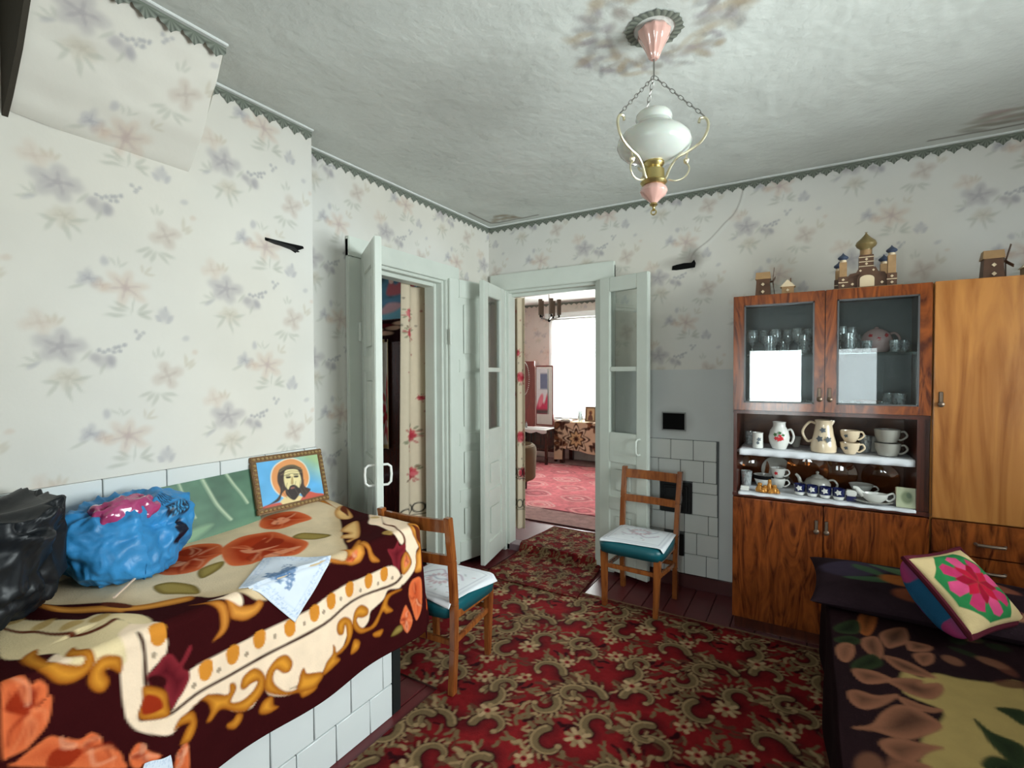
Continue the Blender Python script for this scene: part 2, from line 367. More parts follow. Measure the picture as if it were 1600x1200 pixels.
# ------------------------------------------------------------------ flat prints, in metres on their own cloth
BLANKET=[
('mid',[(0.404,-2.92),(0.459,-2.87),(0.532,-2.823),(0.613,-2.789),(0.673,-2.762),(0.713,-2.67),(0.77,-2.646),(0.8,-2.593),(0.85,-2.53),(0.855,-2.45),(0.821,-2.263),(0.835,-2.212),(0.778,-2.157),(0.703,-2.11),(0.53,-1.974),(0.408,-1.889),(0.351,-1.811),(0.203,-1.818),(0.126,-1.862),(0.132,-1.938),(0.118,-2.115),(0.174,-2.272),(0.07,-2.47),(0.116,-2.744),(0.323,-2.879)]),
('gold',[(0.415,-2.924),(0.485,-2.874),(0.558,-2.831),(0.617,-2.797),(0.651,-2.752),(0.677,-2.702),(0.706,-2.667),(0.739,-2.683),(0.726,-2.725),(0.696,-2.771),(0.675,-2.819),(0.684,-2.837),(0.612,-2.864),(0.543,-2.893),(0.505,-2.919),(0.446,-2.93)]),
('brown',[(0.535,-2.82),(0.6,-2.79),(0.64,-2.792),(0.628,-2.815),(0.576,-2.829)]),
('gold',[(0.77,-2.705),(0.785,-2.684),(0.809,-2.642),(0.842,-2.628),(0.877,-2.629),(0.899,-2.643),(0.907,-2.67),(0.905,-2.675),(0.883,-2.656),(0.856,-2.653),(0.826,-2.659),(0.799,-2.681)]),
('gold',[(0.809,-2.631),(0.858,-2.625),(0.874,-2.611),(0.889,-2.579),(0.883,-2.542),(0.861,-2.522),(0.844,-2.537),(0.851,-2.556),(0.839,-2.593),(0.813,-2.614),(0.8,-2.621)]),
('cream',[(0.79,-2.662),(0.797,-2.628),(0.796,-2.592),(0.831,-2.586),(0.841,-2.593),(0.823,-2.614),(0.809,-2.631)]),
('gold',[(0.81,-2.263),(0.832,-2.211),(0.811,-2.187),(0.786,-2.194),(0.797,-2.178),(0.806,-2.162),(0.797,-2.145),(0.764,-2.098),(0.76,-2.077),(0.818,-2.111),(0.837,-2.116),(0.86,-2.138),(0.859,-2.179),(0.846,-2.207),(0.824,-2.263)]),
('orange',[(0.835,-2.203),(0.826,-2.179),(0.819,-2.162),(0.817,-2.145),(0.834,-2.154),(0.847,-2.175)]),
('gold',[(0.78,-2.077),(0.817,-2.083),(0.851,-2.072),(0.889,-2.04),(0.882,-2.077),(0.861,-2.094),(0.824,-2.103),(0.793,-2.115)]),
('tan',[(0.625,-2.057),(0.589,-1.985),(0.593,-1.94),(0.676,-2.001),(0.733,-2.057),(0.739,-2.089),(0.745,-2.12),(0.723,-2.11),(0.725,-2.085),(0.689,-2.106),(0.667,-2.083),(0.674,-2.054)]),
('tan',[(0.398,-1.9),(0.348,-1.828),(0.39,-1.822),(0.494,-1.877),(0.519,-1.924),(0.468,-1.939)]),
('brown',[(0.39,-1.822),(0.351,-1.81),(0.385,-1.859),(0.44,-1.876),(0.477,-1.887)]),
('gold',[(0.183,-1.942),(0.128,-1.847),(0.161,-1.847),(0.219,-1.831),(0.312,-1.85),(0.393,-1.871),(0.324,-1.86),(0.241,-1.873),(0.181,-1.926)]),
('cream',[(0.528,-1.809),(0.574,-1.799),(0.622,-1.819),(0.707,-1.888),(0.754,-1.888),(0.806,-1.912),(0.843,-1.9),(0.86,-1.918),(0.836,-1.938),(0.807,-1.948),(0.766,-1.936),(0.708,-1.929),(0.664,-1.941),(0.61,-1.886)]),
('cream',[(0.615,-1.807),(0.767,-1.81),(0.837,-1.844),(0.891,-1.817),(0.914,-1.839),(0.958,-1.845),(0.986,-1.862),(1.015,-1.915),(1.015,-1.935),(0.982,-1.935),(0.956,-1.872),(0.912,-1.882),(0.885,-1.898),(0.845,-1.895),(0.808,-1.907),(0.758,-1.887),(0.707,-1.888)]),
('brown',[(0.606,-1.812),(0.702,-1.891),(0.753,-1.882),(0.806,-1.907),(0.848,-1.895),(0.88,-1.9),(0.878,-1.908),(0.845,-1.905),(0.808,-1.915),(0.763,-1.897),(0.714,-1.905),(0.687,-1.885)]),
('gold',[(0.772,-1.821),(0.802,-1.804),(0.842,-1.799),(0.905,-1.794),(0.915,-1.811),(0.861,-1.838),(0.819,-1.854)]),
('brown',[(0.802,-1.832),(0.833,-1.805),(0.888,-1.8),(0.865,-1.827)]),
('gold',[(0.922,-1.839),(0.905,-1.794),(0.996,-1.801),(0.995,-1.856),(0.958,-1.845)]),
('mauve',[(0.857,-1.998),(0.864,-1.964),(0.839,-1.938),(0.862,-1.933),(0.866,-1.897),(0.894,-1.903),(0.911,-1.929),(0.971,-1.945),(0.938,-1.969),(0.899,-1.979)]),
('gold',[(0.926,-1.929),(0.896,-1.898),(0.934,-1.872),(0.967,-1.883),(0.982,-1.925)]),
('orange',[(0.935,-1.914),(0.91,-1.898),(0.941,-1.882),(0.958,-1.909)]),
('cream',[(0.927,-1.981),(0.923,-2.107),(0.919,-2.217),(0.928,-2.293),(0.944,-2.373),(0.944,-2.484),(0.948,-2.597),(0.95,-2.659),(0.953,-2.736),(0.978,-2.749),(0.999,-2.763),(1.027,-2.784),(1.037,-2.794),(1.035,-2.771),(1.025,-2.718),(1.027,-2.63),(1.021,-2.514),(1.023,-2.357),(1.014,-2.452),(1.011,-2.365),(1.006,-2.295),(0.988,-2.218),(0.985,-2.136),(0.997,-1.985),(0.983,-1.938)]),
('cream',[(0.99,-1.925),(1.026,-1.945),(1.014,-2.004),(1.041,-2.03),(1.056,-2.073),(1.065,-2.097),(1.096,-2.109),(1.107,-2.144),(1.07,-2.187),(1.099,-2.22),(1.135,-2.251),(1.137,-2.282),(1.158,-2.33),(1.162,-2.344),(1.142,-2.398),(1.161,-2.429),(1.158,-2.454),(1.169,-2.424),(1.175,-2.462),(1.145,-2.516),(1.109,-2.533),(1.155,-2.568),(1.127,-2.631),(1.069,-2.655),(1.046,-2.701),(1.053,-2.74),(1.069,-2.772),(1.088,-2.793),(1.068,-2.822),(1.041,-2.794),(1.032,-2.771),(1.022,-2.718),(1.024,-2.63),(1.018,-2.514),(1.019,-2.357),(1.014,-2.452),(1.011,-2.365),(1.006,-2.295),(0.988,-2.218),(0.985,-2.136),(0.997,-1.985)]),
('dline',[(0.983,-1.938),(0.997,-1.985),(0.985,-2.136),(0.988,-2.218),(1.006,-2.295),(1.011,-2.365),(1.014,-2.452),(1.015,-2.514),(1.021,-2.63),(1.019,-2.717),(1.029,-2.771),(1.036,-2.796),(1.045,-2.793),(1.038,-2.769),(1.028,-2.715),(1.03,-2.627),(1.025,-2.511),(1.023,-2.452),(1.021,-2.363),(1.015,-2.291),(0.997,-2.215),(0.993,-2.134),(1.007,-1.982),(0.989,-1.928)]),
('cream',[(0.824,-2.889),(0.816,-2.846),(0.938,-2.843),(1.006,-2.864),(1.024,-2.844),(1.041,-2.796),(1.041,-2.756),(1.053,-2.756),(1.086,-2.792),(1.054,-2.847),(1.017,-2.878),(0.962,-2.891)]),
('cream',[(0.817,-2.843),(0.841,-2.793),(0.882,-2.794),(0.896,-2.812),(0.915,-2.838),(0.934,-2.84)]),
('cream',[(0.768,-2.845),(0.79,-2.807),(0.821,-2.794),(0.875,-2.794),(0.897,-2.814),(0.892,-2.841),(0.849,-2.84),(0.794,-2.853)]),
('cream',[(0.842,-2.886),(0.794,-2.886),(0.765,-2.847),(0.827,-2.848),(0.891,-2.844),(0.867,-2.889)]),
('beige',[(0.423,-3.005),(0.427,-2.987),(0.487,-2.975),(0.61,-2.924),(0.64,-2.899),(0.636,-2.872),(0.68,-2.854),(0.721,-2.808),(0.79,-2.807),(0.771,-2.844),(0.718,-2.86),(0.725,-2.891),(0.705,-2.933),(0.65,-2.962),(0.588,-2.979),(0.556,-3.004),(0.484,-3.019)]),
('beige',[(0.508,-3.025),(0.564,-3.006),(0.599,-2.982),(0.657,-2.964),(0.712,-2.935),(0.732,-2.894),(0.726,-2.863),(0.765,-2.847),(0.795,-2.883),(0.868,-2.887),(0.81,-3.0),(0.767,-2.99),(0.737,-3.014),(0.722,-3.044),(0.664,-3.062)]),
('brown',[(0.488,-3.02),(0.552,-3.003),(0.588,-2.979),(0.647,-2.961),(0.703,-2.932),(0.722,-2.89),(0.718,-2.86),(0.729,-2.863),(0.736,-2.895),(0.717,-2.937),(0.661,-2.966),(0.603,-2.983),(0.568,-3.007),(0.504,-3.024)]),
('dline',[(0.813,-2.852),(0.859,-2.845),(0.932,-2.848),(0.937,-2.839),(0.863,-2.837),(0.817,-2.843)]),
('gold2',[(0.728,-3.044),(0.7,-3.008),(0.742,-3.016),(0.79,-3.01),(0.8,-2.995),(0.814,-2.993),(0.827,-2.967),(0.816,-2.959),(0.805,-2.979),(0.79,-2.985),(0.762,-2.961),(0.784,-2.958),(0.803,-2.942),(0.835,-2.942),(0.853,-2.959),(0.858,-2.984),(0.847,-3.008),(0.824,-3.026),(0.798,-3.039)]),
('cream',[(0.764,-2.992),(0.799,-2.987),(0.812,-2.979),(0.813,-2.995),(0.786,-3.012)]),
('gold2',[(0.848,-2.889),(0.83,-2.914),(0.829,-2.934),(0.846,-2.951),(0.876,-2.956),(0.901,-2.943),(0.908,-2.926),(0.89,-2.915),(0.864,-2.923),(0.864,-2.912),(0.883,-2.892)]),
('gold2',[(1.053,-2.745),(1.043,-2.701),(1.05,-2.684),(1.075,-2.64),(1.05,-2.633),(1.056,-2.618),(1.076,-2.615),(1.102,-2.631),(1.117,-2.6),(1.109,-2.567),(1.089,-2.55),(1.084,-2.567),(1.09,-2.59),(1.077,-2.602),(1.05,-2.592),(1.043,-2.556),(1.074,-2.529),(1.112,-2.526),(1.14,-2.547),(1.155,-2.584),(1.142,-2.616),(1.106,-2.661),(1.119,-2.691),(1.113,-2.705),(1.093,-2.693),(1.066,-2.699),(1.048,-2.718)]),
('gold2',[(1.11,-2.53),(1.07,-2.518),(1.046,-2.486),(1.05,-2.456),(1.08,-2.438),(1.104,-2.446),(1.103,-2.468),(1.081,-2.49),(1.099,-2.501),(1.126,-2.494),(1.162,-2.462),(1.169,-2.424),(1.136,-2.419),(1.116,-2.403),(1.14,-2.392),(1.157,-2.359),(1.204,-2.36),(1.209,-2.409),(1.186,-2.424),(1.175,-2.462),(1.155,-2.498),(1.134,-2.523)]),
('gold2',[(1.122,-2.775),(1.097,-2.759),(1.088,-2.751),(1.081,-2.772),(1.084,-2.79),(1.061,-2.772),(1.062,-2.74),(1.092,-2.73),(1.115,-2.735),(1.134,-2.752),(1.129,-2.773)]),
('gold2',[(1.177,-2.548),(1.155,-2.534),(1.154,-2.506),(1.183,-2.502),(1.198,-2.488),(1.202,-2.517),(1.192,-2.541)]),
('gold2',[(1.158,-2.647),(1.157,-2.629),(1.147,-2.613),(1.16,-2.597),(1.178,-2.604),(1.186,-2.623),(1.172,-2.644)]),
('gold2',[(1.056,-2.265),(1.032,-2.255),(1.028,-2.224),(1.055,-2.193),(1.096,-2.188),(1.129,-2.21),(1.142,-2.246),(1.142,-2.272),(1.162,-2.257),(1.17,-2.282),(1.175,-2.335),(1.142,-2.321),(1.124,-2.291),(1.097,-2.286),(1.11,-2.276),(1.129,-2.271),(1.119,-2.231),(1.094,-2.22),(1.058,-2.224),(1.083,-2.235),(1.078,-2.256)]),
('gold2',[(1.079,-2.187),(1.031,-2.176),(1.019,-2.142),(1.046,-2.108),(1.069,-2.109),(1.07,-2.137),(1.06,-2.16),(1.071,-2.165),(1.103,-2.144),(1.119,-2.098),(1.093,-2.061),(1.057,-2.036),(1.03,-2.011),(1.031,-1.946),(1.039,-1.939),(1.042,-1.992),(1.068,-2.011),(1.102,-1.986),(1.103,-2.018),(1.09,-2.037),(1.128,-2.068),(1.132,-2.109),(1.12,-2.155)]),
('gold2',[(1.146,-2.42),(1.12,-2.403),(1.14,-2.394),(1.158,-2.344),(1.179,-2.335),(1.198,-2.368),(1.187,-2.417),(1.172,-2.429)]),
('gold2',[(1.171,-2.205),(1.131,-2.188),(1.137,-2.166),(1.156,-2.153),(1.176,-2.167)]),
('gold2',[(1.151,-2.086),(1.155,-2.038),(1.177,-2.05),(1.168,-2.08)]),
('orange',[(1.032,-1.891),(1.018,-1.862),(1.037,-1.822),(1.145,-1.834),(1.188,-1.864),(1.172,-1.878),(1.121,-1.892),(1.073,-1.902)]),
('orange',[(1.154,-1.954),(1.107,-1.926),(1.123,-1.913),(1.181,-1.892),(1.218,-1.921),(1.176,-1.947)]),
('olive',[(1.2,-2.0),(1.174,-1.974),(1.176,-1.947),(1.2,-1.948)]),
('orange',[(0.812,-3.097),(0.797,-3.076),(0.803,-3.061),(0.827,-3.054),(0.825,-3.039),(0.842,-3.027),(0.866,-3.029),(0.881,-3.046),(0.865,-3.021),(0.922,-3.028),(0.951,-3.056),(0.957,-3.065),(0.956,-3.09),(0.944,-3.1)]),
('rust',[(0.852,-3.095),(0.828,-3.077),(0.822,-3.063),(0.837,-3.049),(0.86,-3.047),(0.885,-3.059),(0.874,-3.078)]),
('orange',[(0.973,-3.078),(0.959,-3.047),(0.954,-3.025),(0.966,-3.01),(0.976,-2.998),(0.992,-2.974),(0.989,-2.953),(1.011,-2.937),(1.035,-2.933),(1.058,-2.907),(1.086,-2.898),(1.102,-2.907),(0.984,-3.078)]),
('rust',[(1.015,-3.033),(0.988,-3.02),(0.999,-2.987),(1.02,-2.971),(1.033,-2.983),(1.038,-2.999)]),
('orange',[(1.088,-2.886),(1.067,-2.872),(1.071,-2.86),(1.098,-2.846),(1.126,-2.821),(1.128,-2.849),(1.119,-2.877)]),
('orange',[(1.145,-2.785),(1.134,-2.768),(1.141,-2.757),(1.206,-2.758),(1.184,-2.791)]),
('orange',[(0.387,-2.399),(0.341,-2.317),(0.347,-2.247),(0.383,-2.192),(0.492,-2.197),(0.618,-2.204),(0.69,-2.293),(0.676,-2.341),(0.634,-2.404),(0.629,-2.444),(0.583,-2.483),(0.481,-2.455)]),
('pink',[(0.472,-2.385),(0.479,-2.352),(0.422,-2.254),(0.468,-2.298),(0.504,-2.359),(0.542,-2.278),(0.547,-2.32),(0.532,-2.385)]),
('pink',[(0.603,-2.37),(0.626,-2.252),(0.646,-2.276),(0.645,-2.366)]),
('rust',[(0.485,-2.356),(0.429,-2.258),(0.497,-2.227),(0.536,-2.274)]),
('orange',[(0.368,-2.621),(0.292,-2.538),(0.264,-2.456),(0.295,-2.407),(0.353,-2.389),(0.449,-2.433),(0.482,-2.493),(0.524,-2.554),(0.504,-2.61),(0.457,-2.638)]),
('pink',[(0.351,-2.613),(0.338,-2.571),(0.425,-2.539),(0.434,-2.57),(0.389,-2.608)]),
('rust',[(0.298,-2.521),(0.291,-2.469),(0.336,-2.428),(0.361,-2.471),(0.361,-2.511)]),
('orange',[(0.271,-2.184),(0.226,-2.133),(0.236,-2.066),(0.29,-2.014),(0.393,-2.016),(0.389,-2.097),(0.376,-2.16),(0.319,-2.193)]),
('pink',[(0.3,-2.148),(0.282,-2.091),(0.334,-2.08),(0.336,-2.128)]),
('olive',[(0.539,-2.695),(0.549,-2.649),(0.63,-2.622),(0.705,-2.646),(0.653,-2.681),(0.602,-2.706)]),
('olive',[(0.524,-2.554),(0.529,-2.478),(0.576,-2.512),(0.597,-2.584)]),
('olive',[(0.504,-2.19),(0.507,-2.137),(0.625,-2.103),(0.613,-2.167),(0.546,-2.198)]),
('mauve',[(0.918,-2.839),(0.906,-2.819),(0.887,-2.802),(0.891,-2.782),(0.908,-2.772),(0.922,-2.762),(0.89,-2.737),(0.901,-2.732),(0.919,-2.743),(0.939,-2.757),(0.959,-2.741),(0.98,-2.744),(1.005,-2.763),(1.011,-2.774),(1.027,-2.789),(1.0,-2.796),(0.958,-2.806),(0.945,-2.83)]),
('dk',[(0.924,-2.839),(0.927,-2.817),(0.946,-2.798),(0.963,-2.803),(0.953,-2.825)]),
('gold2',[(0.938,-2.848),(0.972,-2.803),(1.009,-2.796),(1.04,-2.799),(1.022,-2.847),(1.001,-2.864),(0.972,-2.853)]),
('rust',[(0.962,-2.846),(0.982,-2.816),(1.014,-2.811),(1.004,-2.854)]),
]
HEARTS=[(0.948,-2.022),(0.947,-2.101),(0.943,-2.194),(0.952,-2.279),(0.964,-2.349),(0.974,-2.439),(0.977,-2.699),(0.973,-2.621),(0.966,-2.539),(0.831,-2.808)]
DOTS=[(0.975,-1.981),(0.972,-2.054),(0.965,-2.142),(0.959,-2.236),(0.973,-2.313),(0.979,-2.389),(0.999,-2.732),(0.994,-2.663),(0.99,-2.58),(0.977,-2.49),(0.875,-2.821)]
HEARTS_TOP=[(0.79,-1.958),(0.611,-1.856),(0.477,-2.995),(0.572,-2.96),(0.652,-2.927),(0.676,-2.878)]
CARPET=[
('l',0.022,[(0.984,-1.479),(1.022,-1.439),(1.038,-1.514),(1.089,-1.547),(1.138,-1.563),(1.157,-1.61),(1.128,-1.641),(1.14,-1.689),(1.178,-1.719)]),
('l',0.02,[(1.046,-1.391),(1.085,-1.332),(1.155,-1.309),(1.165,-1.267),(1.151,-1.219),(1.189,-1.168),(1.236,-1.225),(1.203,-1.263)]),
('l',0.024,[(1.418,-1.652),(1.404,-1.586),(1.459,-1.541),(1.51,-1.543),(1.519,-1.473),(1.486,-1.43)]),
('l',0.022,[(1.293,-1.263),(1.32,-1.212),(1.362,-1.256),(1.379,-1.329),(1.441,-1.37),(1.483,-1.367)]),
('l',0.02,[(1.128,-1.823),(1.117,-1.781),(1.111,-1.759)]),
('l',0.02,[(1.161,-1.736),(1.198,-1.745),(1.214,-1.785),(1.2,-1.817)]),
('l',0.02,[(1.362,-1.721),(1.401,-1.686),(1.418,-1.634),(1.393,-1.618)]),
('l',0.026,[(1.114,-1.101),(1.064,-1.023),(1.082,-0.967),(1.117,-0.969),(1.098,-1.069),(1.172,-1.109),(1.262,-1.076),(1.316,-1.084)]),
('l',0.022,[(0.895,-0.855),(0.953,-0.872),(1.006,-0.965),(1.011,-1.054),(0.959,-1.085)]),
('l',0.022,[(0.95,-1.09),(0.924,-1.127),(0.927,-1.19),(0.867,-1.226)]),
('l',0.02,[(1.312,-0.855),(1.394,-0.937),(1.406,-1.031),(1.369,-1.091)]),
('l',0.018,[(1.098,-1.478),(1.131,-1.45),(1.179,-1.447),(1.241,-1.473)]),
('d',0.02,[(1.119,-1.498),(1.189,-1.518),(1.257,-1.522)]),
('l',0.03,[(1.148,-1.48),(1.204,-1.494),(1.271,-1.514)]),
('l',0.03,[(1.322,-1.469),(1.363,-1.46),(1.425,-1.48)]),
('o',0.045,[(1.175,-1.023),(1.274,-1.029),(1.376,-1.029)]),
('o',0.04,[(0.948,-1.319),(1.03,-1.309),(1.07,-1.247)]),
('o',0.05,[(1.177,-1.612),(1.237,-1.605),(1.269,-1.544)]),
('o',0.04,[(1.276,-1.609),(1.342,-1.635),(1.344,-1.569)]),
('d',0.05,[(1.045,-1.476),(1.076,-1.425),(1.115,-1.385)]),
('d',0.05,[(1.22,-1.669),(1.295,-1.676),(1.379,-1.675)]),
('d',0.05,[(1.392,-1.486),(1.439,-1.472),(1.457,-1.433)]),
('d',0.05,[(1.216,-1.181),(1.274,-1.128),(1.359,-1.116)]),
('p',0.03,[(1.144,-1.402),(1.163,-1.399)]),
('p',0.03,[(1.187,-1.36),(1.208,-1.381)]),
('p',0.028,[(1.215,-1.326),(1.233,-1.333)]),
('p',0.03,[(1.264,-1.306),(1.285,-1.319)]),
('p',0.03,[(1.314,-1.351),(1.327,-1.36)]),
('p',0.03,[(1.356,-1.405),(1.373,-1.402)]),
('p',0.026,[(1.243,-1.44),(1.248,-1.468)]),
('r',0.03,[(1.253,-1.395),(1.261,-1.39)]),
('p',0.02,[(1.021,-1.197),(1.038,-1.187)]),
('p',0.02,[(1.059,-1.165),(1.083,-1.191)]),
('p',0.02,[(1.115,-1.221),(1.131,-1.231)]),
('r',0.022,[(1.075,-1.226),(1.08,-1.222)]),
('p',0.02,[(1.431,-1.216),(1.444,-1.2)]),
('p',0.022,[(1.453,-1.186),(1.47,-1.21)]),
('p',0.02,[(1.453,-1.237),(1.46,-1.232)]),
('p',0.02,[(1.302,-1.539),(1.323,-1.554)]),
('p',0.02,[(1.221,-1.558),(1.229,-1.539)]),
('p',0.018,[(1.257,-1.522),(1.266,-1.503)]),
('p',0.016,[(1.534,-1.388),(1.562,-1.372)]),
('p',0.016,[(1.535,-1.415),(1.56,-1.415)]),
]
BEDSPREAD=[
('yel',[(2.534,-1.389),(2.586,-1.394),(2.626,-1.347),(2.692,-1.343),(2.767,-1.321),(2.849,-1.296),(2.702,-1.838),(2.499,-1.958),(2.514,-1.837),(2.535,-1.726),(2.585,-1.637),(2.602,-1.563),(2.522,-1.52)]),
('brn',[(2.486,-1.464),(2.529,-1.428),(2.579,-1.41),(2.58,-1.432),(2.626,-1.405),(2.625,-1.449),(2.59,-1.511),(2.544,-1.517),(2.511,-1.494)]),
('brn',[(2.398,-1.444),(2.451,-1.426),(2.498,-1.446),(2.485,-1.476),(2.433,-1.518),(2.405,-1.5)]),
('pk',[(2.403,-1.454),(2.436,-1.482),(2.475,-1.476),(2.433,-1.518),(2.409,-1.509)]),
('brn',[(2.374,-1.607),(2.399,-1.582),(2.45,-1.583),(2.505,-1.54),(2.459,-1.627),(2.41,-1.675),(2.38,-1.654)]),
('pk',[(2.379,-1.604),(2.391,-1.628),(2.422,-1.65),(2.455,-1.625),(2.415,-1.671),(2.384,-1.662)]),
('brn',[(2.504,-1.551),(2.563,-1.566),(2.605,-1.561),(2.576,-1.592),(2.524,-1.599)]),
('brn',[(2.377,-1.777),(2.422,-1.741),(2.455,-1.668),(2.497,-1.605),(2.541,-1.598),(2.585,-1.637),(2.574,-1.677),(2.512,-1.747),(2.47,-1.764),(2.429,-1.763)]),
('grn',[(2.469,-1.696),(2.509,-1.645),(2.546,-1.651),(2.51,-1.698),(2.475,-1.714)]),
('brn',[(2.437,-1.799),(2.477,-1.767),(2.533,-1.758),(2.573,-1.75),(2.536,-1.787),(2.497,-1.847),(2.466,-1.858),(2.438,-1.83)]),
('grn',[(2.464,-1.807),(2.499,-1.778),(2.528,-1.792),(2.485,-1.825)]),
('brn',[(2.442,-1.9),(2.497,-1.847),(2.533,-1.85),(2.491,-1.919),(2.448,-1.944)]),
('gr2',[(2.675,-1.566),(2.699,-1.612),(2.755,-1.643),(2.725,-1.754),(2.7,-1.713),(2.686,-1.668),(2.68,-1.615)]),
('gr2',[(2.745,-1.469),(2.806,-1.452),(2.786,-1.527),(2.762,-1.496)]),
('gr2',[(2.644,-1.774),(2.677,-1.723),(2.729,-1.738),(2.71,-1.808),(2.67,-1.793)]),
('brn',[(2.357,-1.323),(2.382,-1.272),(2.409,-1.277),(2.405,-1.35),(2.38,-1.411),(2.359,-1.39)]),
('pk',[(2.359,-1.336),(2.37,-1.397),(2.385,-1.401),(2.364,-1.401)]),
]

# ================================================================== THE SETTING
BASE = np.array((.70, .69, .655))
LIL = (.33, .30, .33); PEA = (.58, .43, .34); BEI = (.47, .40, .29); LEA = (.38, .39, .33); BER = (.21, .21, .27); BEL = (.33, .32, .37)
def paper_motifs():
    m = []; g = random.Random(12)
    def flower(x, z, n, r, w, col, core, op, a0=.3, sq=.8):
        for k in range(n):
            q = a0 + k * 2 * math.pi / n + g.uniform(-.15, .15); l = r * g.uniform(.85, 1.1)
            m.append((x + l * .62 * math.cos(q), z + sq * l * .62 * math.sin(q), l * .50, w, math.atan2(sq * math.sin(q), math.cos(q)), col, op))
            m.append((x + l * .40 * math.cos(q), z + sq * l * .40 * math.sin(q), l * .30, w * .28, math.atan2(sq * math.sin(q), math.cos(q)), core, op * .7))
        m.append((x, z, r * .20, r * .18, 0, core, op))
    def leaves(x, z, angs, l, w, col, op):
        for q in angs:
            ll = l * g.uniform(.8, 1.2); m.append((x + ll * 1.1 * math.cos(q), z + ll * .9 * math.sin(q), ll * .62, w, q + g.uniform(-.3, .3), col, op))
    flower(0, 0, 6, .072, .018, PEA, (.38, .26, .28), .62); leaves(.02, -.085, (-.3, .1, .6, 2.5, 3.0, 3.5), .045, .0075, LEA, .75)
    m += [(.02, -.065, .030, .004, 1.4, LEA, .6)]
    flower(-.182, -.215, 5, .062, .024, LIL, (.24, .20, .25), .72, .2, 1.0)
    m += [(-.072, -.262, .040, .022, -.4, LIL, .72), (-.046, -.262, .014, .022, .3, (.22, .20, .26), .7), (-.09, -.25, .016, .016, .3, LIL, .6), (-.115, -.245, .026, .006, .9, LEA, .6), (-.07, -.29, .020, .006, 1.2, LEA, .6)]
    for bx, bz in ((-.05, -.222), (-.032, -.214), (-.064, -.230), (-.018, -.226), (-.02, -.210), (-.078, -.224), (-.004, -.204), (-.036, -.230)): m.append((bx, bz, .0075, .0075, 0, BER, .85))
    flower(-.165, -.320, 5, .044, .018, BEI, (.34, .29, .22), .40, .9)
    leaves(-.17, -.33, (3.3, 3.9, 4.9, 5.6, .2), .038, .0075, LEA, .65); leaves(-.22, -.27, (2.2, 2.8, 3.4), .035, .006, LEA, .55); leaves(-.20, -.15, (.8, 1.4, 2.0), .030, .006, BEI, .55)
    flower(.135, -.315, 4, .052, .022, (.46, .35, .29), (.36, .27, .24), .62, .5, 1.0); leaves(.10, -.370, (3.5, 4.0, 4.5, 5.3, 5.8), .042, .0075, LEA, .7); leaves(.19, -.29, (.5, .9, 1.4), .036, .007, BEI, .6); leaves(.11, -.25, (1.2, 1.7, 2.3), .028, .006, LEA, .55)
    m += [(.125, -.085, .022, .026, .2, BEL, .72), (.145, -.10, .009, .022, -.5, BEL, .7), (.105, -.10, .008, .02, .5, BEL, .65), (.13, -.06, .006, .012, 0, BEL, .6)]
    flower(-.105, .018, 5, .036, .014, BEL, (.26, .24, .30), .60, .1); flower(-.070, .0, 4, .026, .012, PEA, (.45, .30, .26), .5)
    m += [(-.06, .085, .013, .018, 0, BEL, .75), (-.14, -.015, .024, .006, .4, LEA, .6)]
    flower(-.235, -.145, 4, .045, .020, PEA, (.50, .38, .32), .45); leaves(.05, .055, (.2, .8, 1.4), .030, .006, BEI, .55); leaves(-.02, .065, (.9, 1.5, 2.1), .028, .005, LEA, .5)
    m += [(.20, -.17, .015, .011, .4, BEL, .6), (-.25, -.28, .022, .008, .6, BEL, .6), (.235, -.22, .012, .010, .2, PEA, .6), (.03, -.155, .008, .008, 0, BER, .7), (.043, -.168, .008, .008, 0, BER, .7), (.056, -.156, .007, .007, 0, BER, .7), (.036, -.180, .007, .007, 0, BER, .7)]
    return m
MOT = paper_motifs()
def paper(U, Z, u0=-2.604, z0=1.741, base=BASE, op=1.0):
    sh = U.shape; U = U.ravel(); Z = Z.ravel(); C = np.empty((U.size, 3)); C[:] = base
    C *= (1 + .035 * vnoise(U, Z, 3.0, 1) + .02 * vnoise(U, Z, 9.0, 2))[:, None]
    t = np.clip(.5 + .8 * vnoise(U, Z, 2.1, 5), 0, 1)[:, None]
    C = C * (1 - .5 * t) + np.array((.67, .615, .52)) * .5 * t
    jit = .004 * vnoise(U, Z, 40.0, 4)
    for du, dz, a, b, rot, col, o in MOT:
        x = U - (u0 + du); n = np.round(x / .542); x = x - n * .542
        y = Z - (z0 + dz) + n * .268; y = y - np.round(y / .531) * .531
        i = np.nonzero((abs(x) < a * 1.9) & (abs(y) < a * 1.9))[0]
        xx = x[i] + jit[i]; yy = y[i] + jit[i]; cr, sr = math.cos(rot), math.sin(rot)
        q = ((xx * cr + yy * sr) / a) ** 2 + ((-xx * sr + yy * cr) / b) ** 2
        al = np.exp(-q * q * .9)[:, None] * o * op * .62
        C[i] = C[i] * (1 - al) + np.array(col) * al
    return C.reshape(sh + (3,))

def patch(fn, u0, u1, z0, z1, step, painter):
    nu = max(2, int(abs(u1 - u0) / step) + 1); nz = max(2, int((z1 - z0) / step) + 1)
    U, Z = np.meshgrid(np.linspace(u0, u1, nu), np.linspace(z0, z1, nz))
    return fn(U, Z), painter(U, Z)
ST = .0066
XP = lambda c: (lambda U, Z: np.stack([np.full_like(U, c), U, Z], -1))       # plane x = c, u = y
YP = lambda c: (lambda U, Z: np.stack([U, np.full_like(U, c), Z], -1))       # plane y = c, u = x

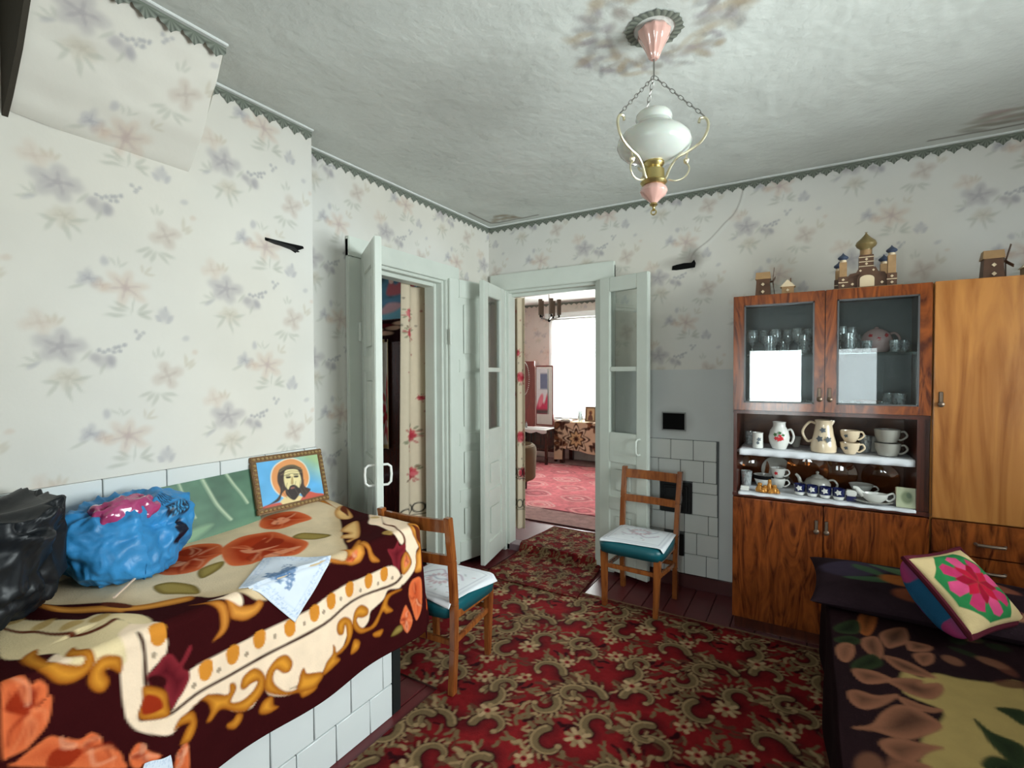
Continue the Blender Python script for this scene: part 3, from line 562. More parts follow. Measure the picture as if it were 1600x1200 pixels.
# ---- floor of painted planks
floor = thing('floor', 'dark red painted plank floor', 'floor', kind='structure')
box('subfloor', M['gap'], floor, -2.9, 3.9, -4.65, .0, -.12, -.022)
pm = None
for i in range(30):
    x0 = .02 + i * .125
    if pm is None:
        pm = box('plank', M['plank'], floor, 0, .121, -4.5, 0, -.022, 0, .003); pm.location.x = x0
    else:
        c = pm.copy(); COL.objects.link(c); c.location.x = x0; c.location.z = random.uniform(-.0012, .0008)

# ---- ceiling
def ceil_paint(U, V):
    cv = Canvas(U, V, (.60, .62, .585))
    cv.C *= (1 + .05 * vnoise(cv.U, cv.V, 2.2, 3) + .03 * vnoise(cv.U, cv.V, 7.0, 6))[:, None]
    g = random.Random(4)
    for k in range(120):                                          # stencilled flower wreath round the lamp
        a = g.uniform(0, 6.28); r = g.uniform(.16, .30)
        col = g.choice([(.40, .33, .24), (.34, .31, .28), (.31, .27, .29), (.45, .38, .28), (.28, .27, .27)])
        cv.ell((1.795 + r * math.cos(a), -1.665 + .85 * r * math.sin(a)), g.uniform(.02, .05), g.uniform(.010, .022), g.uniform(0, 3.14), col, .8, g.uniform(.35, .75))
    dk = (.14, .12, .10)
    cv.stroke([(.09, -.40), (.085, -.25), (.085, -.12), (.105, -.085), (.25, -.08), (.50, -.08)], .016, dk, .012, True, .8)
    for k in range(14): cv.ell((g.uniform(.12, .34), g.uniform(-.24, -.10)), .05, .02, g.uniform(0, 3), (.33, .28, .21), .8, .5)
    cv.stroke([(2.79, -.09), (2.95, -.085), (3.2, -.08), (3.5, -.08)], .016, dk, .012, True, .85)
    for k in range(46): cv.ell((g.uniform(2.92, 3.6), g.uniform(-.30, -.11)), .06, .02, g.uniform(-.4, .4), g.choice([(.24, .22, .18), (.40, .30, .28), (.30, .28, .22)]), .8, .6)
    return cv.out()
M['v_ceil'] = vmat('rough_whitewashed_ceiling', .95, .1, .06, 3, .55, 26, .008)
U, V = np.meshgrid(np.linspace(0, 3.76, 376), np.linspace(-4.5, 0, 450))
rel = .006 * vnoise(U, V, 4.0, 8) + .003 * vnoise(U, V, 14.0, 9)
ce = link('ceiling', grid_mesh('ceiling', np.stack([U, V, H + np.minimum(rel, .004) * .5], -1), ceil_paint(U, V), flip=True), M['v_ceil']); tag(ce, 'uneven whitewashed ceiling with painted flower wreath', 'ceiling', kind='structure')
box('slab', M['plaster'], ce, -3.0, 4.0, -4.7, .0, H + .02, H + .14)

# ---- left wall with the first doorway
wl = thing('wall_left', 'floral papered wall holding the side door', 'wall', kind='structure')
D1Y0, D1Y1, D1T = -1.395, -.585, 2.11
joined('wallpaper', [patch(XP(0), -1.83, D1Y0, 0, H, ST, paper), patch(XP(0), D1Y0, D1Y1, D1T, H, ST, paper), patch(XP(0), D1Y1, 0, 0, H, ST, paper)], M['v_paper'], wl)
b = MB(); b.box(-.14, -.002, -2.6, D1Y0, 0, H); b.box(-.14, -.002, D1Y0, D1Y1, D1T, H); b.box(-.14, -.002, D1Y1, .35, 0, H); b.build('masonry', M['plaster'], wl)

# ---- chimney breast standing in front of the left wall, with its sloped flue
wc = thing('wall_chimney', 'papered chimney breast with sloped flue at the ceiling', 'wall', kind='structure')
CX = .157; CY = -1.815
TZ0, TZ1 = .72, 1.073                                            # tile strip above the bench
def chim_paint(U, Z):
    C = paper(U, Z)
    return C
chs = [patch(XP(CX), -3.4, CY, TZ1 - .01, H, .0052, chim_paint), patch(XP(CX), -4.5, -3.4, TZ1 - .01, H, .03, chim_paint)]
yy, zz = np.meshgrid(np.linspace(0, CX, 20), np.linspace(0, H, 300))
chs.append((np.stack([yy, np.full_like(yy, CY), zz], -1), paper(yy - 2.3, zz)))
joined('wallpaper', chs, M['v_paper'], wc)
b = MB(); b.box(.0, CX - .002, -4.5, CY - .002, 0, H); b.build('masonry', M['plaster'], wc)
# slot left by a missing damper
b = MB(); b.prism([(-2.066, 2.034), (-2.02, 2.026), (-1.95, 2.022), (-1.912, 2.008), (-1.905, 2.02), (-1.867, 2.038), (-1.872, 2.048), (-1.95, 2.046), (-2.04, 2.046), (-2.066, 2.046)], 'x', CX - .004, CX + .004)
b.build('damper_slot', M['black'], wc)
b = MB(); b.prism([(-2.06, 2.032), (-1.96, 2.020), (-1.90, 2.012), (-1.93, 2.030), (-2.05, 2.040)], 'x', CX, CX + .02); b.build('damper_plate', M['iron'], wc, bevel=.002)
# sloped flue
FY0, FY1 = -2.90, -2.385; FZ = 2.235; FX = .43
nu, nv = 104, 90
Uy, T = np.meshgrid(np.linspace(FY0, FY1, nu), np.linspace(0, 1, nv))
Zf = FZ + (H - FZ) * T + .012 * vnoise(Uy, T, 5, 3) * (1 - T); Xf = CX + (FX - CX) * (T ** .8) + .006 * vnoise(Uy, T, 9, 5)
fl = [(np.stack([Xf, Uy, Zf], -1), paper(Uy, FZ + .48 * T))]
for y in (FY1,):
    S, T2 = np.meshgrid(np.linspace(0, 1, 24), np.linspace(0, 1, 40))
    fl.append((np.stack([CX + (FX - CX) * (T2 ** .8) * S, np.full_like(S, y), FZ + (H - FZ) * T2], -1), paper(S * .27 + y, FZ + .4 * T2)))
joined('flue', fl, M['v_paper'], wc)
b = MB(); b.prism([(CX - .002, FZ - .02), (CX + .05, FZ + .03), (CX + .14, FZ + .14), (CX + .22, FZ + .27), (FX - .002, H), (CX - .002, H)], 'y', FY0 - .012, FY0 + .002); b.build('flue_side', mat('shade_brown_side', (.045, .038, .028), .8, .2, var=.3), wc)  # shadow on the flue's side face, put into its dark brown colour
# tile strip: two courses of white tiles
b = MB(); b.box(CX - .002, CX + .006, -4.5, CY, TZ0, TZ1 - .004); b.build('tile_bed', M['joint'], wc)
tl = None
def tile_proto(name, m, parent, axis, w, h, t):
    b = MB()
    if axis == 'x': b.box(0, t, 0, w, 0, h)
    else: b.box(0, w, -t, 0, 0, h)
    return b.build(name, m, parent, world=False, bevel=.0025, seg=1)
def place(proto, parent, loc, state={}):
    k = proto.name
    if k not in state: state[k] = 1; proto.location = loc; return proto
    c = proto.copy(); COL.objects.link(c); c.parent = parent; c.location = loc; return c
TP = tile_proto('tile', M['tile'], wc, 'x', .197, .171, .012)
for r, (z, sh) in enumerate(((TZ1 - .175, -.07), (TZ1 - .350, -.17))):
    y = CY + .0 + sh - .20
    while y > -3.7: place(TP, wc, (CX + .004, y, z)); y -= .20
TH = tile_proto('tile', M['tile'], wc, 'x', .066, .171, .012)
place(TH, wc, (CX + .004, CY - .068, TZ1 - .175))
TH2 = tile_proto('tile', M['tile'], wc, 'x', .166, .171, .012)
place(TH2, wc, (CX + .004, CY - .168, TZ1 - .350))

# ---- far wall with the second doorway 
wf = thing('wall_far', 'floral papered wall behind the sideboard with open double doorway', 'wall', kind='structure')
D2X0, D2X1, D2T, TH_ = .16, .955, 2.105, .10
def far_paint(U, Z):
    C = paper(U, Z, .48, 2.30)
    cv = Canvas(U, Z, 0); cv.C = C.reshape(-1, 3)
    g = (cv.U > 1.05) & (cv.V < 1.452)
    cv.C[g] = np.array((.60, .62, .61)) * (1 + .05 * vnoise(cv.U[g], cv.V[g], 6, 2))[:, None]
    cr = [(1.91, 2.60), (1.885, 2.50), (1.85, 2.43), (1.80, 2.385), (1.757, 2.34), (1.70, 2.285), (1.635, 2.24), (1.60, 2.20), (1.59, 2.15)]
    cv.stroke(cr, .006, (.25, .23, .20), .008, True, .75)
    cv.stroke([(p[0] + .012, p[1] - .012) for p in cr], .012, (.76, .77, .74), .012, True, .3)
    cv.ell((1.60, 2.19), .05, .07, .2, (.16, .14, .12), 1.2, .6); cv.ell((1.54, 2.17), .12, .035, .05, (.25, .22, .19), 1.2, .5)
    cv.ell((1.49, 1.105), .10, .075, 0, (.28, .28, .27), .9, .45)
    return cv.out()
joined('wallpaper', [patch(YP(0), 0, D2X0, 0, H, ST, far_paint), patch(YP(0), D2X0, D2X1, D2T, H, ST, far_paint), patch(YP(0), D2X1, 3.76, 0, H, ST, far_paint)], M['v_paper'], wf)
b = MB(); b.box(-.14, D2X0, .002, TH_, 0, H); b.box(D2X0, D2X1, .002, TH_, D2T, H); b.box(D2X1, 3.9, .002, TH_, 0, H); b.build('masonry', M['plaster'], wf)
b = MB(); b.prism([(1.471, 2.120), (1.50, 2.116), (1.56, 2.118), (1.619, 2.122), (1.624, 2.150), (1.614, 2.172), (1.596, 2.156), (1.55, 2.158), (1.50, 2.152), (1.474, 2.146)], 'y', -.003, .01); b.build('damper_slot', M['black'], wf)
box('skirting', M['base'], wf, 1.05, 3.7, -.022, 0, 0, .088, .003)

# ---- right and back walls (behind the lens) with their windows
def window(name, label, axis, c, a0, a1, z0, z1, depth, out, bars=True):
    w = thing(name, label, 'window', kind='structure')
    def bx(n, m, p0, p1, q0, q1, d0, d1, bev=.003, par=w):
        if axis == 'x': return box(n, m, par, min(c + out * d0, c + out * d1), max(c + out * d0, c + out * d1), p0, p1, q0, q1, bev)
        return box(n, m, par, p0, p1, min(c + out * d0, c + out * d1), max(c + out * d0, c + out * d1), q0, q1, bev)
    f = .05; mid = (a0 + a1) / 2; d0, d1 = depth * .4, depth * .4 + .05
    bx('frame', M['whitepaint'], a0, a0 + f, z0, z1, d0, d1); bx('frame', M['whitepaint'], a1 - f, a1, z0, z1, d0, d1)
    bx('frame', M['whitepaint'], a0 + f, a1 - f, z1 - f, z1, d0, d1); bx('frame', M['whitepaint'], a0 + f, a1 - f, z0, z0 + f, d0, d1)
    if not bars:
        bx('pane', M['pane'], a0 + f, a1 - f, z0 + f, z1 - f, d0 + .022, d0 + .026, 0)
        bx('sill', M['whitepaint'], a0 - .04, a1 + .04, z0 - .035, z0, -.10, d0, .006); return w
    bx('mullion', M['whitepaint'], mid - .025, mid + .025, z0 + f, z1 - f, d0, d1); zt = z0 + (z1 - z0) * .70
    bx('transom', M['whitepaint'], a0 + f, mid - .025, zt - .02, zt + .02, d0, d1); bx('transom', M['whitepaint'], mid + .025, a1 - f, zt - .02, zt + .02, d0, d1)
    for p0, p1 in ((a0 + f, mid - .025), (mid + .025, a1 - f)):
        for q0, q1 in ((z0 + f, zt - .02), (zt + .02, z1 - f)): bx('pane', M['pane'], p0, p1, q0, q1, d0 + .022, d0 + .026, 0)
    bx('sill', M['whitepaint'], a0 - .04, a1 + .04, z0 - .035, z0, -.10, d0, .006)
    return w
wr = thing('wall_right', 'floral papered wall with window above the bed', 'wall', kind='structure')
RW = (-2.60, -.90, 1.00, 2.15)
joined('wallpaper', [patch(XP(3.75), -4.5, RW[0], 0, H, .03, paper), patch(XP(3.75), RW[1], 0, 0, H, .03, paper), patch(XP(3.75), RW[0], RW[1], 0, RW[2], .03, paper), patch(XP(3.75), RW[0], RW[1], RW[3], H, .03, paper)], M['v_paper'], wr)
b = MB(); b.box(3.752, 3.95, -4.7, RW[0], 0, H); b.box(3.752, 3.95, RW[1], 0, 0, H); b.box(3.752, 3.95, RW[0], RW[1], 0, RW[2]); b.box(3.752, 3.95, RW[0], RW[1], RW[3], H); b.build('masonry', M['plaster'], wr)
window('window_1', 'white framed window in the right wall', 'x', 3.75, RW[0], RW[1], RW[2], RW[3], .2, 1)
wb = thing('wall_back', 'floral papered wall behind the viewer with two windows', 'wall', kind='structure')
BW = ((1.56, 2.24), (2.52, 3.00)); bz0, bz1 = .75, 1.76
pt = [patch(YP(-4.5), 0, 1.56, 0, H, .03, paper), patch(YP(-4.5), 2.24, 2.52, 0, H, .03, paper), patch(YP(-4.5), 3.00, 3.75, 0, H, .03, paper)]
b = MB(); b.box(-.1, 1.56, -4.7, -4.502, 0, H); b.box(2.24, 2.52, -4.7, -4.502, 0, H); b.box(3.00, 3.95, -4.7, -4.502, 0, H)
for a0, a1 in BW:
    pt += [patch(YP(-4.5), a0, a1, 0, bz0, .03, paper), patch(YP(-4.5), a0, a1, bz1, H, .03, paper)]
    b.box(a0, a1, -4.7, -4.502, 0, bz0); b.box(a0, a1, -4.7, -4.502, bz1, H)
joined('wallpaper', pt, M['v_paper'], wb); b.build('masonry', M['plaster'], wb)
window('window_2', 'white framed window in the back wall', 'y', -4.5, BW[0][0], BW[0][1], bz0, bz1, .2, -1, False)
window('window_3', 'narrower white framed window in the back wall', 'y', -4.5, BW[1][0], BW[1][1], bz0, bz1, .2, -1, False)

# ---- paper border with scalloped edge and its white bead, along each wall head
def border(name, label, a, bpt, nrm, pitch=.062, top=H):
    t = thing(name, label, 'border', a, kind='structure')
    A = Vector(a); Bv = Vector(bpt); d = Bv - A; ln = d.length; d.normalize(); nv = Vector(nrm)
    n = max(1, round(ln / pitch)); w = ln / n
    V = []; F = []; C = []
    dk = (.075, .085, .07); lt = (.26, .28, .24); g0 = (.16, .18, .145)
    def q(u, z, o): p = d * u + nv * o; return (p.x, p.y, z - A.z + top)
    k = 0
    V += [q(0, -.004, .004), q(ln, -.004, .004), q(ln, -.016, .004), q(0, -.016, .004)]; C += [g0] * 4; F.append((0, 1, 2, 3)); k = 4
    for i in range(n):
        c = (i + .5) * w
        prof = [(-.5, -.016), (-.5, -.028), (-.40, -.040), (-.22, -.044), (-.10, -.052), (0, -.060), (.10, -.052), (.22, -.044), (.40, -.040), (.5, -.028), (.5, -.016)]
        for j in range(len(prof) - 1):
            col = dk if j % 2 else lt
            V += [q(c, -.014, .0035), q(c + prof[j][0] * w, prof[j][1], .0035), q(c + prof[j + 1][0] * w, prof[j + 1][1], .0035)]
            C += [g0, col, dk if j % 2 == 0 else lt]; F.append((k, k + 1, k + 2)); k += 3
    me = bpy.data.meshes.new('paper_strip'); me.from_pydata(V, [], F); set_col(me, np.array(C)); link('paper_strip', me, M['v_border'], t)
    b = MB(); p0 = A + nv * .011; p1 = Bv + nv * .011; b.bar((p0.x, p0.y, top - .005), (p1.x, p1.y, top - .005), .022, .010, (0, 0, 1)); b.build('bead', M['whitepaint'], t, bevel=.002)
    return t
border('trim_1', 'scalloped grey paper border above the side door', (0, CY, H), (0, 0, H), (1, 0, 0))
border('trim_2', 'scalloped grey paper border along the far wall head', (0, 0, H), (3.75, 0, H), (0, -1, 0))
border('trim_3', 'short scalloped grey border on the chimney breast', (CX, FY1, H), (CX, CY, H), (1, 0, 0))
border('trim_4', 'scalloped grey border across the sloped flue head', (FX, FY0, H), (FX, FY1, H), (1, 0, 0), .075)

# ---- doors
def leaf(door, name, hinge, end, z0, z1, back, glass=True, handle=None, hinges=(), hm='handle'):
    """a framed leaf: stiles, rails, two panes over panels; thickness goes to the `back` side"""
    Hn = Vector((*hinge, 0)); E = Vector((*end, 0)); d = (E - Hn); W = d.length; d.normalize(); nv = Vector((-d.y, d.x, 0)) * back
    T = .038
    def hx(b, u0, u1, w0, w1, a, c):
        q = lambda u, w, z: Hn + d * u + nv * w + Vector((0, 0, z))
        return b.hexa([q(u0, w0, a), q(u1, w0, a), q(u1, w1, a), q(u0, w1, a)], [q(u0, w0, c), q(u1, w0, c), q(u1, w1, c), q(u0, w1, c)])
    s = .085; b = MB()
    hx(b, 0, s, 0, T, z0, z1); hx(b, W - s, W, 0, T, z0, z1)
    zg = z0 + .98; zm = zg + (z1 - .10 - zg) * .45
    rails = [(z0, z0 + .15), (z0 + .44, z0 + .53), (zg - .21, zg - .0), (z1 - .10, z1)] if glass else [(z0, z0 + .15), (z0 + .44, z0 + .53), (z0 + .86, z0 + .95), (z0 + 1.40, z0 + 1.49), (z1 - .13, z1)]
    if glass: rails.insert(3, (zm - .016, zm + .016))
    for a, c in rails: hx(b, s, W - s, 0 if c - a > .04 else .004, T if c - a > .04 else T - .004, a, c)
    lf = b.build('leaf', M['door'], door, bevel=.004); lf['label'] = name
    rs = sorted(rails)
    for i in range(len(rs) - 1):
        a, c = rs[i][1], rs[i + 1][0]
        if glass and a >= zg - .01:
            hx(MB(), s, W - s, T * .5 - .0015, T * .5 + .0015, a, c).build('pane', M['dpane'], lf)
        else:
            b = MB(); hx(b, s, W - s, .010, T - .010, a, c); b.build('panel', M['door'], lf)
            b = MB()
            for sd in (0, 1):
                w0, w1 = ((.003, .012) if sd == 0 else (T - .012, T - .003)); m_ = .045
                hx(b, s + m_, W - s - m_, w0, w1, a + m_, c - m_)
            b.build('raised_field', M['door'], lf, bevel=.005)
    for hz in hinges:
        b = MB(); p = Hn + nv * .0 - nv * .008 + Vector((0, 0, hz)); b.tube([p, p + Vector((0, 0, .11))], .009, 10); b.build('hinge', M['casing'], lf)
    if handle:
        hu, hz, sides, drop = handle
        for sd in sides:
            b = MB(); o = -.0 if sd < 0 else T
            q = lambda u, w, z: Hn + d * u + nv * (o + sd * w) + Vector((0, 0, z))
            pts = [q(hu, 0, hz), q(hu, .030, hz), q(hu, .045, hz - .012), q(hu, .048, hz - .05), q(hu, .045, hz - .09), q(hu, .030, hz - .104), q(hu, 0, hz - .104)]
            b.tube(pts, .0065, 10); b.build('handle', M[hm], lf)
    return lf
M['dpane'] = glassy('old_door_pane', (.93, .95, .93), .04, .03, .03, (.6, .62, .6))

# side door (first doorway, left wall)
d1 = thing('door_1', 'pale green double door standing open to the dark side room', 'door', (0, -1, 0), kind='structure')
for n, y0, y1, z0, z1 in (('jamb_casing', D1Y0 - .085, D1Y0 + .012, 0, 2.2), ('jamb_casing', D1Y1 - .012, D1Y1 + .14, 0, 2.2)):
    box(n, M['casing'], d1, 0, .026, y0, y1, z0, z1, .004)
box('head_casing', M['casing'], d1, 0, .030, D1Y0 - .085, D1Y1 + .14, D1T - .012, 2.212, .004)
box('jamb', M['casing'], d1, -.14, .0, D1Y0, D1Y0 + .03, 0, D1T, .003); box('jamb', M['casing'], d1, -.14, .0, D1Y1 - .03, D1Y1, 0, D1T, .003)
box('head', M['casing'], d1, -.14, .0, D1Y0 + .03, D1Y1 - .03, D1T - .03, D1T, .003)
box('stop', M['casing'], d1, -.14, -.05, D1Y1 - .055, D1Y1 - .03, 0, D1T - .03, .003)
box('head_stop', M['casing'], d1, -.14, -.05, D1Y0 + .03, D1Y1 - .055, D1T - .055, D1T - .03, .003)
box('threshold', M['plank'], d1, -.14, .02, D1Y0, D1Y1, 0, .03, .003)
leaf(d1, 'door leaf swung out towards the bench, seen edge on', (.035, -1.395), (.400, -1.645), .04, 2.12, 1, False, (.40, .965, (-1, 1), 0), (1.62, .4))
leaf(d1, 'panelled door leaf folded back to the wall corner', (.052, -.590), (.150, -.205), .04, 2.115, 1, False, None, (1.64, .28))
# door to the far room
d2 = thing('door_2', 'pale green glazed double door standing open to the bright room', 'door', (.5, 0, 0), kind='structure')
box('jamb_casing', M['casing'], d2, D2X0 - .13, D2X0 + .01, -.028, 0, 0, 2.2, .004); box('jamb_casing', M['casing'], d2, D2X1 - .01, D2X1 + .125, -.028, 0, 0, 2.2, .004)
box('head_casing', M['casing'], d2, D2X0 - .13, D2X1 + .125, -.032, 0, D2T - .01, 2.225, .005)
box('jamb', M['casing'], d2, D2X0, D2X0 + .03, 0, TH_, 0, D2T, .003); box('jamb', M['casing'], d2, D2X1 - .03, D2X1, 0, TH_, 0, D2T, .003)
box('head', M['casing'], d2, D2X0 + .03, D2X1 - .03, 0, TH_, D2T - .03, D2T, .003)
box('head_stop', M['casing'], d2, D2X0 + .03, D2X1 - .03, .05, TH_, D2T - .055, D2T - .03, .003)
box('threshold', mat('lilac_reflection_threshold', (.20, .14, .16), .35, .5, var=.25), d2, D2X0, D2X1, 0, .12, 0, .05, .004)  # lilac grey: window reflection on dark red paint, put into the colour
leaf(d2, 'glazed door leaf open towards the corner', (.172, -.034), (.264, -.465), .035, 2.10, -1, True, None, ())
leaf(d2, 'glazed door leaf open against the stove wall', (.979, -.052), (1.352, -.158), .035, 2.10, 1, True, (.33, .985, (-1,), 0), (), 'casing')

# ---- far room seen through the doorway
FZ0, FH, FY = .05, 2.58, 3.90
rf = thing('floor_far_room', 'raised plank floor of the far room', 'floor', kind='structure'); box('boards', M['plank'], rf, -2.3, 2.2, .12, FY, -.1, FZ0)
cf = thing('ceiling_far_room', 'white ceiling of the far room', 'ceiling', kind='structure'); box('slab', mat('white_ceiling_paint', (.82, .82, .80), .9, .2, var=.03), cf, -2.3, 2.2, TH_, FY, FH, FH + .1)
pink = np.array((.62, .54, .50))
pk = lambda U, Z: paper(U, Z, .2, 1.5, pink, .9)
FW = (-1.31, .15, .69, 2.30)
w2 = thing('wall_far_room', 'pink beige papered window wall of the far room', 'wall', kind='structure')
joined('wallpaper', [patch(YP(FY), -2.3, FW[0], 0, FH, .014, pk), patch(YP(FY), FW[1], 2.2, 0, FH, .03, pk), patch(YP(FY), FW[0], FW[1], 0, FW[2], .03, pk), patch(YP(FY), FW[0], FW[1], FW[3], FH, .014, pk)], M['v_paper'], w2)
b = MB(); b.box(-2.4, FW[0], FY + .002, FY + .2, 0, FH); b.box(FW[1], 2.3, FY + .002, FY + .2, 0, FH); b.box(FW[0], FW[1], FY + .002, FY + .2, 0, FW[2]); b.box(FW[0], FW[1], FY + .002, FY + .2, FW[3], FH); b.build('masonry', M['plaster'], w2)
window('window_4', 'bright white framed window of the far room', 'y', FY, FW[0], FW[1], FW[2], FW[3], .2, 1)
for nm, lb, x, s in (('wall_far_room_left', 'pink papered left wall of the far room', -2.3, -1), ('wall_far_room_right', 'pink papered right wall of the far room', 2.2, 1)):
    w_ = thing(nm, lb, 'wall', kind='structure'); box('wallpaper', mat('pink_paper_' + nm[-4:], (.60, .52, .48), .8, .3, var=.08), w_, min(x, x + s * .1), max(x, x + s * .1), TH_, FY, 0, FH)
w_ = thing('wall_far_room_front', 'pink papered inner wall beside the doorway', 'wall', kind='structure')
b = MB(); b.box(-2.4, -.14, .362, .46, 0, FH); b.build('wallpaper', mat('pink_paper_front', (.60, .52, .48), .8, .3, var=.08), w_)
border('trim_5', 'grey paper border at the far room ceiling', (-2.3, FY, FH), (2.2, FY, FH), (0, -1, 0), .09, FH)

# ---- side room seen through the first doorway
w_ = thing('wall_side_room', 'dim walls of the side room', 'wall', kind='structure')
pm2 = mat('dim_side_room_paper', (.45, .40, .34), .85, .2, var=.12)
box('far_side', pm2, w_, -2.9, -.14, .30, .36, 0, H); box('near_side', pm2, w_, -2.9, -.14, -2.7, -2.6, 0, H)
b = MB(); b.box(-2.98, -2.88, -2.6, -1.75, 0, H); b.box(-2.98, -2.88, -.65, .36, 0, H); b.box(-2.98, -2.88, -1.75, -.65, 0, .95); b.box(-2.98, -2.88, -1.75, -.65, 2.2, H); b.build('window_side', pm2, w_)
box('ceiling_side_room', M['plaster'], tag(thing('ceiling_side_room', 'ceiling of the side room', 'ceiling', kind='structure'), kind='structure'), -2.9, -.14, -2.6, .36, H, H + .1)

# ================================================================== STOVE BENCH, BLANKET AND WHAT LIES ON IT
bench = thing('stove_bench', 'white tiled stove bench along the chimney wall under a brown floral blanket', 'bench', (.47, -2.9, 0))
BX, BY1 = .781, -1.928
b = MB(); b.box(CX + .02, BX - .012, -4.3, BY1 - .004, 0, .735); b.build('core', M['joint'], bench)
offb = base_of(bench); PW = .165
TB = tile_proto('tile', M['tile'], bench, 'x', PW - .004, .165, .014)
TB0 = tile_proto('tile', M['tile'], bench, 'x', PW - .004, .137, .014)
for r, (z, first, proto) in enumerate(((0, .122, TB0), (.141, .052, TB), (.310, .122, TB), (.479, .052, TB))):
    cut = tile_proto('tile', M['tile'], bench, 'x', first - .003, .137 if r == 0 else .165, .014)
    cut.location = (BX - .014 - offb.x, BY1 - first - offb.y, z)
    y = BY1 - first
    while y > -3.9:
        place(proto, bench, (BX - .014 - offb.x, y - PW + .002 - offb.y, z)); y -= PW
b = MB(); b.box(CX + .02, BX, BY1 - .002, BY1 + .05, 0, .735); b.build('end_board', mat('dark_green_black_paint', (.008, .012, .012), .5, .4), bench, bevel=.004)
b = MB(); b.box(CX + .02, BX + .012, -4.3, BY1 + .10, .735, .757); b.build('top_slab', M['joint'], bench, bevel=.003)

# ---- blanket: cloth coordinates t (across, from the wall over the front edge) and s (= y along the bench)
XF, YE, ZT = .800, -1.815, .775
def drape(t, s, lift=0.0):
    """cloth point -> room point. front fold at t = XF, far end fold at s = YE, round corner between"""
    t = np.asarray(t, float); s = np.asarray(s, float)
    a = np.maximum(t - XF, 0); bb = np.maximum(s - YE, 0)
    d = (a ** 6 + bb ** 6) ** (1 / 6); th = np.arctan2(bb, np.maximum(a, 1e-9)); th = np.where(d < 1e-9, 0, th)
    r0 = .022
    rr = np.where(d < r0 * 1.57, r0 * np.sin(np.minimum(d / r0, 1.57)), r0 + (d - r0 * 1.57) * .03)
    dz = np.where(d < r0 * 1.57, r0 * (1 - np.cos(np.minimum(d / r0, 1.57))), r0 + (d - r0 * 1.57))
    hang = np.clip((d - .05) / .3, 0, 1)
    wav = .012 * np.sin(s * 13 + .6) * hang * (a > 0) + .010 * np.sin(th * 6) * hang * (bb > 0) * (a > 0)
    rr = rr + wav + .012 * hang + lift
    x = np.minimum(t, XF) + rr * np.cos(th); y = np.minimum(s, YE) + rr * np.sin(th)
    top = ZT + .038 * np.exp(-((t - .22) / .20) ** 2 - ((s + 1.93) / .26) ** 2) + .012 * np.exp(-((t - .62) / .1) ** 2 - ((s + 1.92) / .1) ** 2)
    top = top + .006 * vnoise(t, s, 7, 2) * np.clip((XF - t) / .1, 0, 1) + .016 * np.exp(-((t - .70) / .09) ** 2 - ((s + 2.86) / .05) ** 2)
    top = top + .010 * np.exp(-((s + 2.93) / .03) ** 2) * (t < .7)
    z = top - dz + np.where(d <= 0, lift, lift * .2)
    return np.stack([x, y, z], -1)
BC = dict(dk=s2l(52, 12, 14), mid=s2l(228, 206, 172), cream=s2l(242, 216, 188), beige=s2l(226, 204, 160), gold=s2l(208, 134, 48), gold2=s2l(206, 128, 34), tan=s2l(206, 156, 88),
          orange=s2l(205, 84, 38), rust=s2l(150, 46, 22), pink=s2l(226, 148, 112), olive=s2l(138, 116, 54), mauve=s2l(112, 30, 38), brown=s2l(96, 44, 26), dline=s2l(58, 30, 22))
bt0, bt1, bs0, bs1 = .185, 1.262, -3.75, -1.36
S, T = np.meshgrid(np.linspace(bs0, bs1, 520), np.linspace(bt0, bt1, 245))
cv = Canvas(T, S, BC['dk'])
# print repeats beyond the traced part so the cloth goes on outside the frame
for q in range(7): cv.ell((.42 + .08 * (q % 2), -3.15 - .09 * q), .07, .05, q, BC['orange'], .3, .9)
INNER = dict(orange=(s2l(176, 58, 26), .05), gold=(s2l(222, 152, 66), .02), gold2=(s2l(216, 146, 48), .02), tan=(s2l(226, 184, 122), .02), mauve=(s2l(82, 18, 26), .03), olive=(s2l(164, 142, 78), .02), mid=(s2l(228, 206, 172), .05))
EDGE = dict(orange=s2l(222, 112, 66), gold=s2l(158, 88, 30), gold2=s2l(150, 80, 22), tan=s2l(176, 118, 60), mauve=s2l(128, 38, 46), olive=s2l(112, 92, 40), mid=s2l(206, 180, 142))
def bpoly(c, pts):
    if c in INNER: cv.poly(pts, EDGE[c], .006, True, 1.0, *INNER[c])
    else: cv.poly(pts, BC[c], .006)
for k, (c, pts) in enumerate(BLANKET): bpoly(c, pts)
for c, pts in BLANKET:                                             # petal folds on the roses
    if c == 'orange':
        Q = np.array(pts); m_ = Q.mean(0); g_ = random.Random(len(pts))
        for k in range(13):
            e_ = Q[g_.randrange(len(Q))]; f0, f1 = g_.uniform(.1, .4), g_.uniform(.7, .95); p0 = m_ + (e_ - m_) * f0; p1 = m_ + (e_ - m_) * f1; n_ = np.array((-(p1 - p0)[1], (p1 - p0)[0])) * g_.uniform(-.35, .35)
            cv.stroke([tuple(p0), tuple((p0 + p1) / 2 + n_), tuple(p1)], g_.uniform(.004, .010), g_.choice([s2l(232, 160, 124), s2l(140, 40, 20), s2l(226, 128, 84)]), .010, True, .8, True)
g = random.Random(3)
for (t, s) in HEARTS:
    cv.ell((t, s), .027, .019, .1, BC['gold'], .15); cv.ell((t - .012, s), .017, .020, 0, BC['gold'], .2)
for (t, s) in DOTS: cv.ell((t, s), .008, .006, 0, s2l(140, 120, 100), .3, .8)
for (t, s) in HEARTS_TOP: cv.ell((t, s), .020, .024, .3, s2l(186, 150, 84), .3, .8)
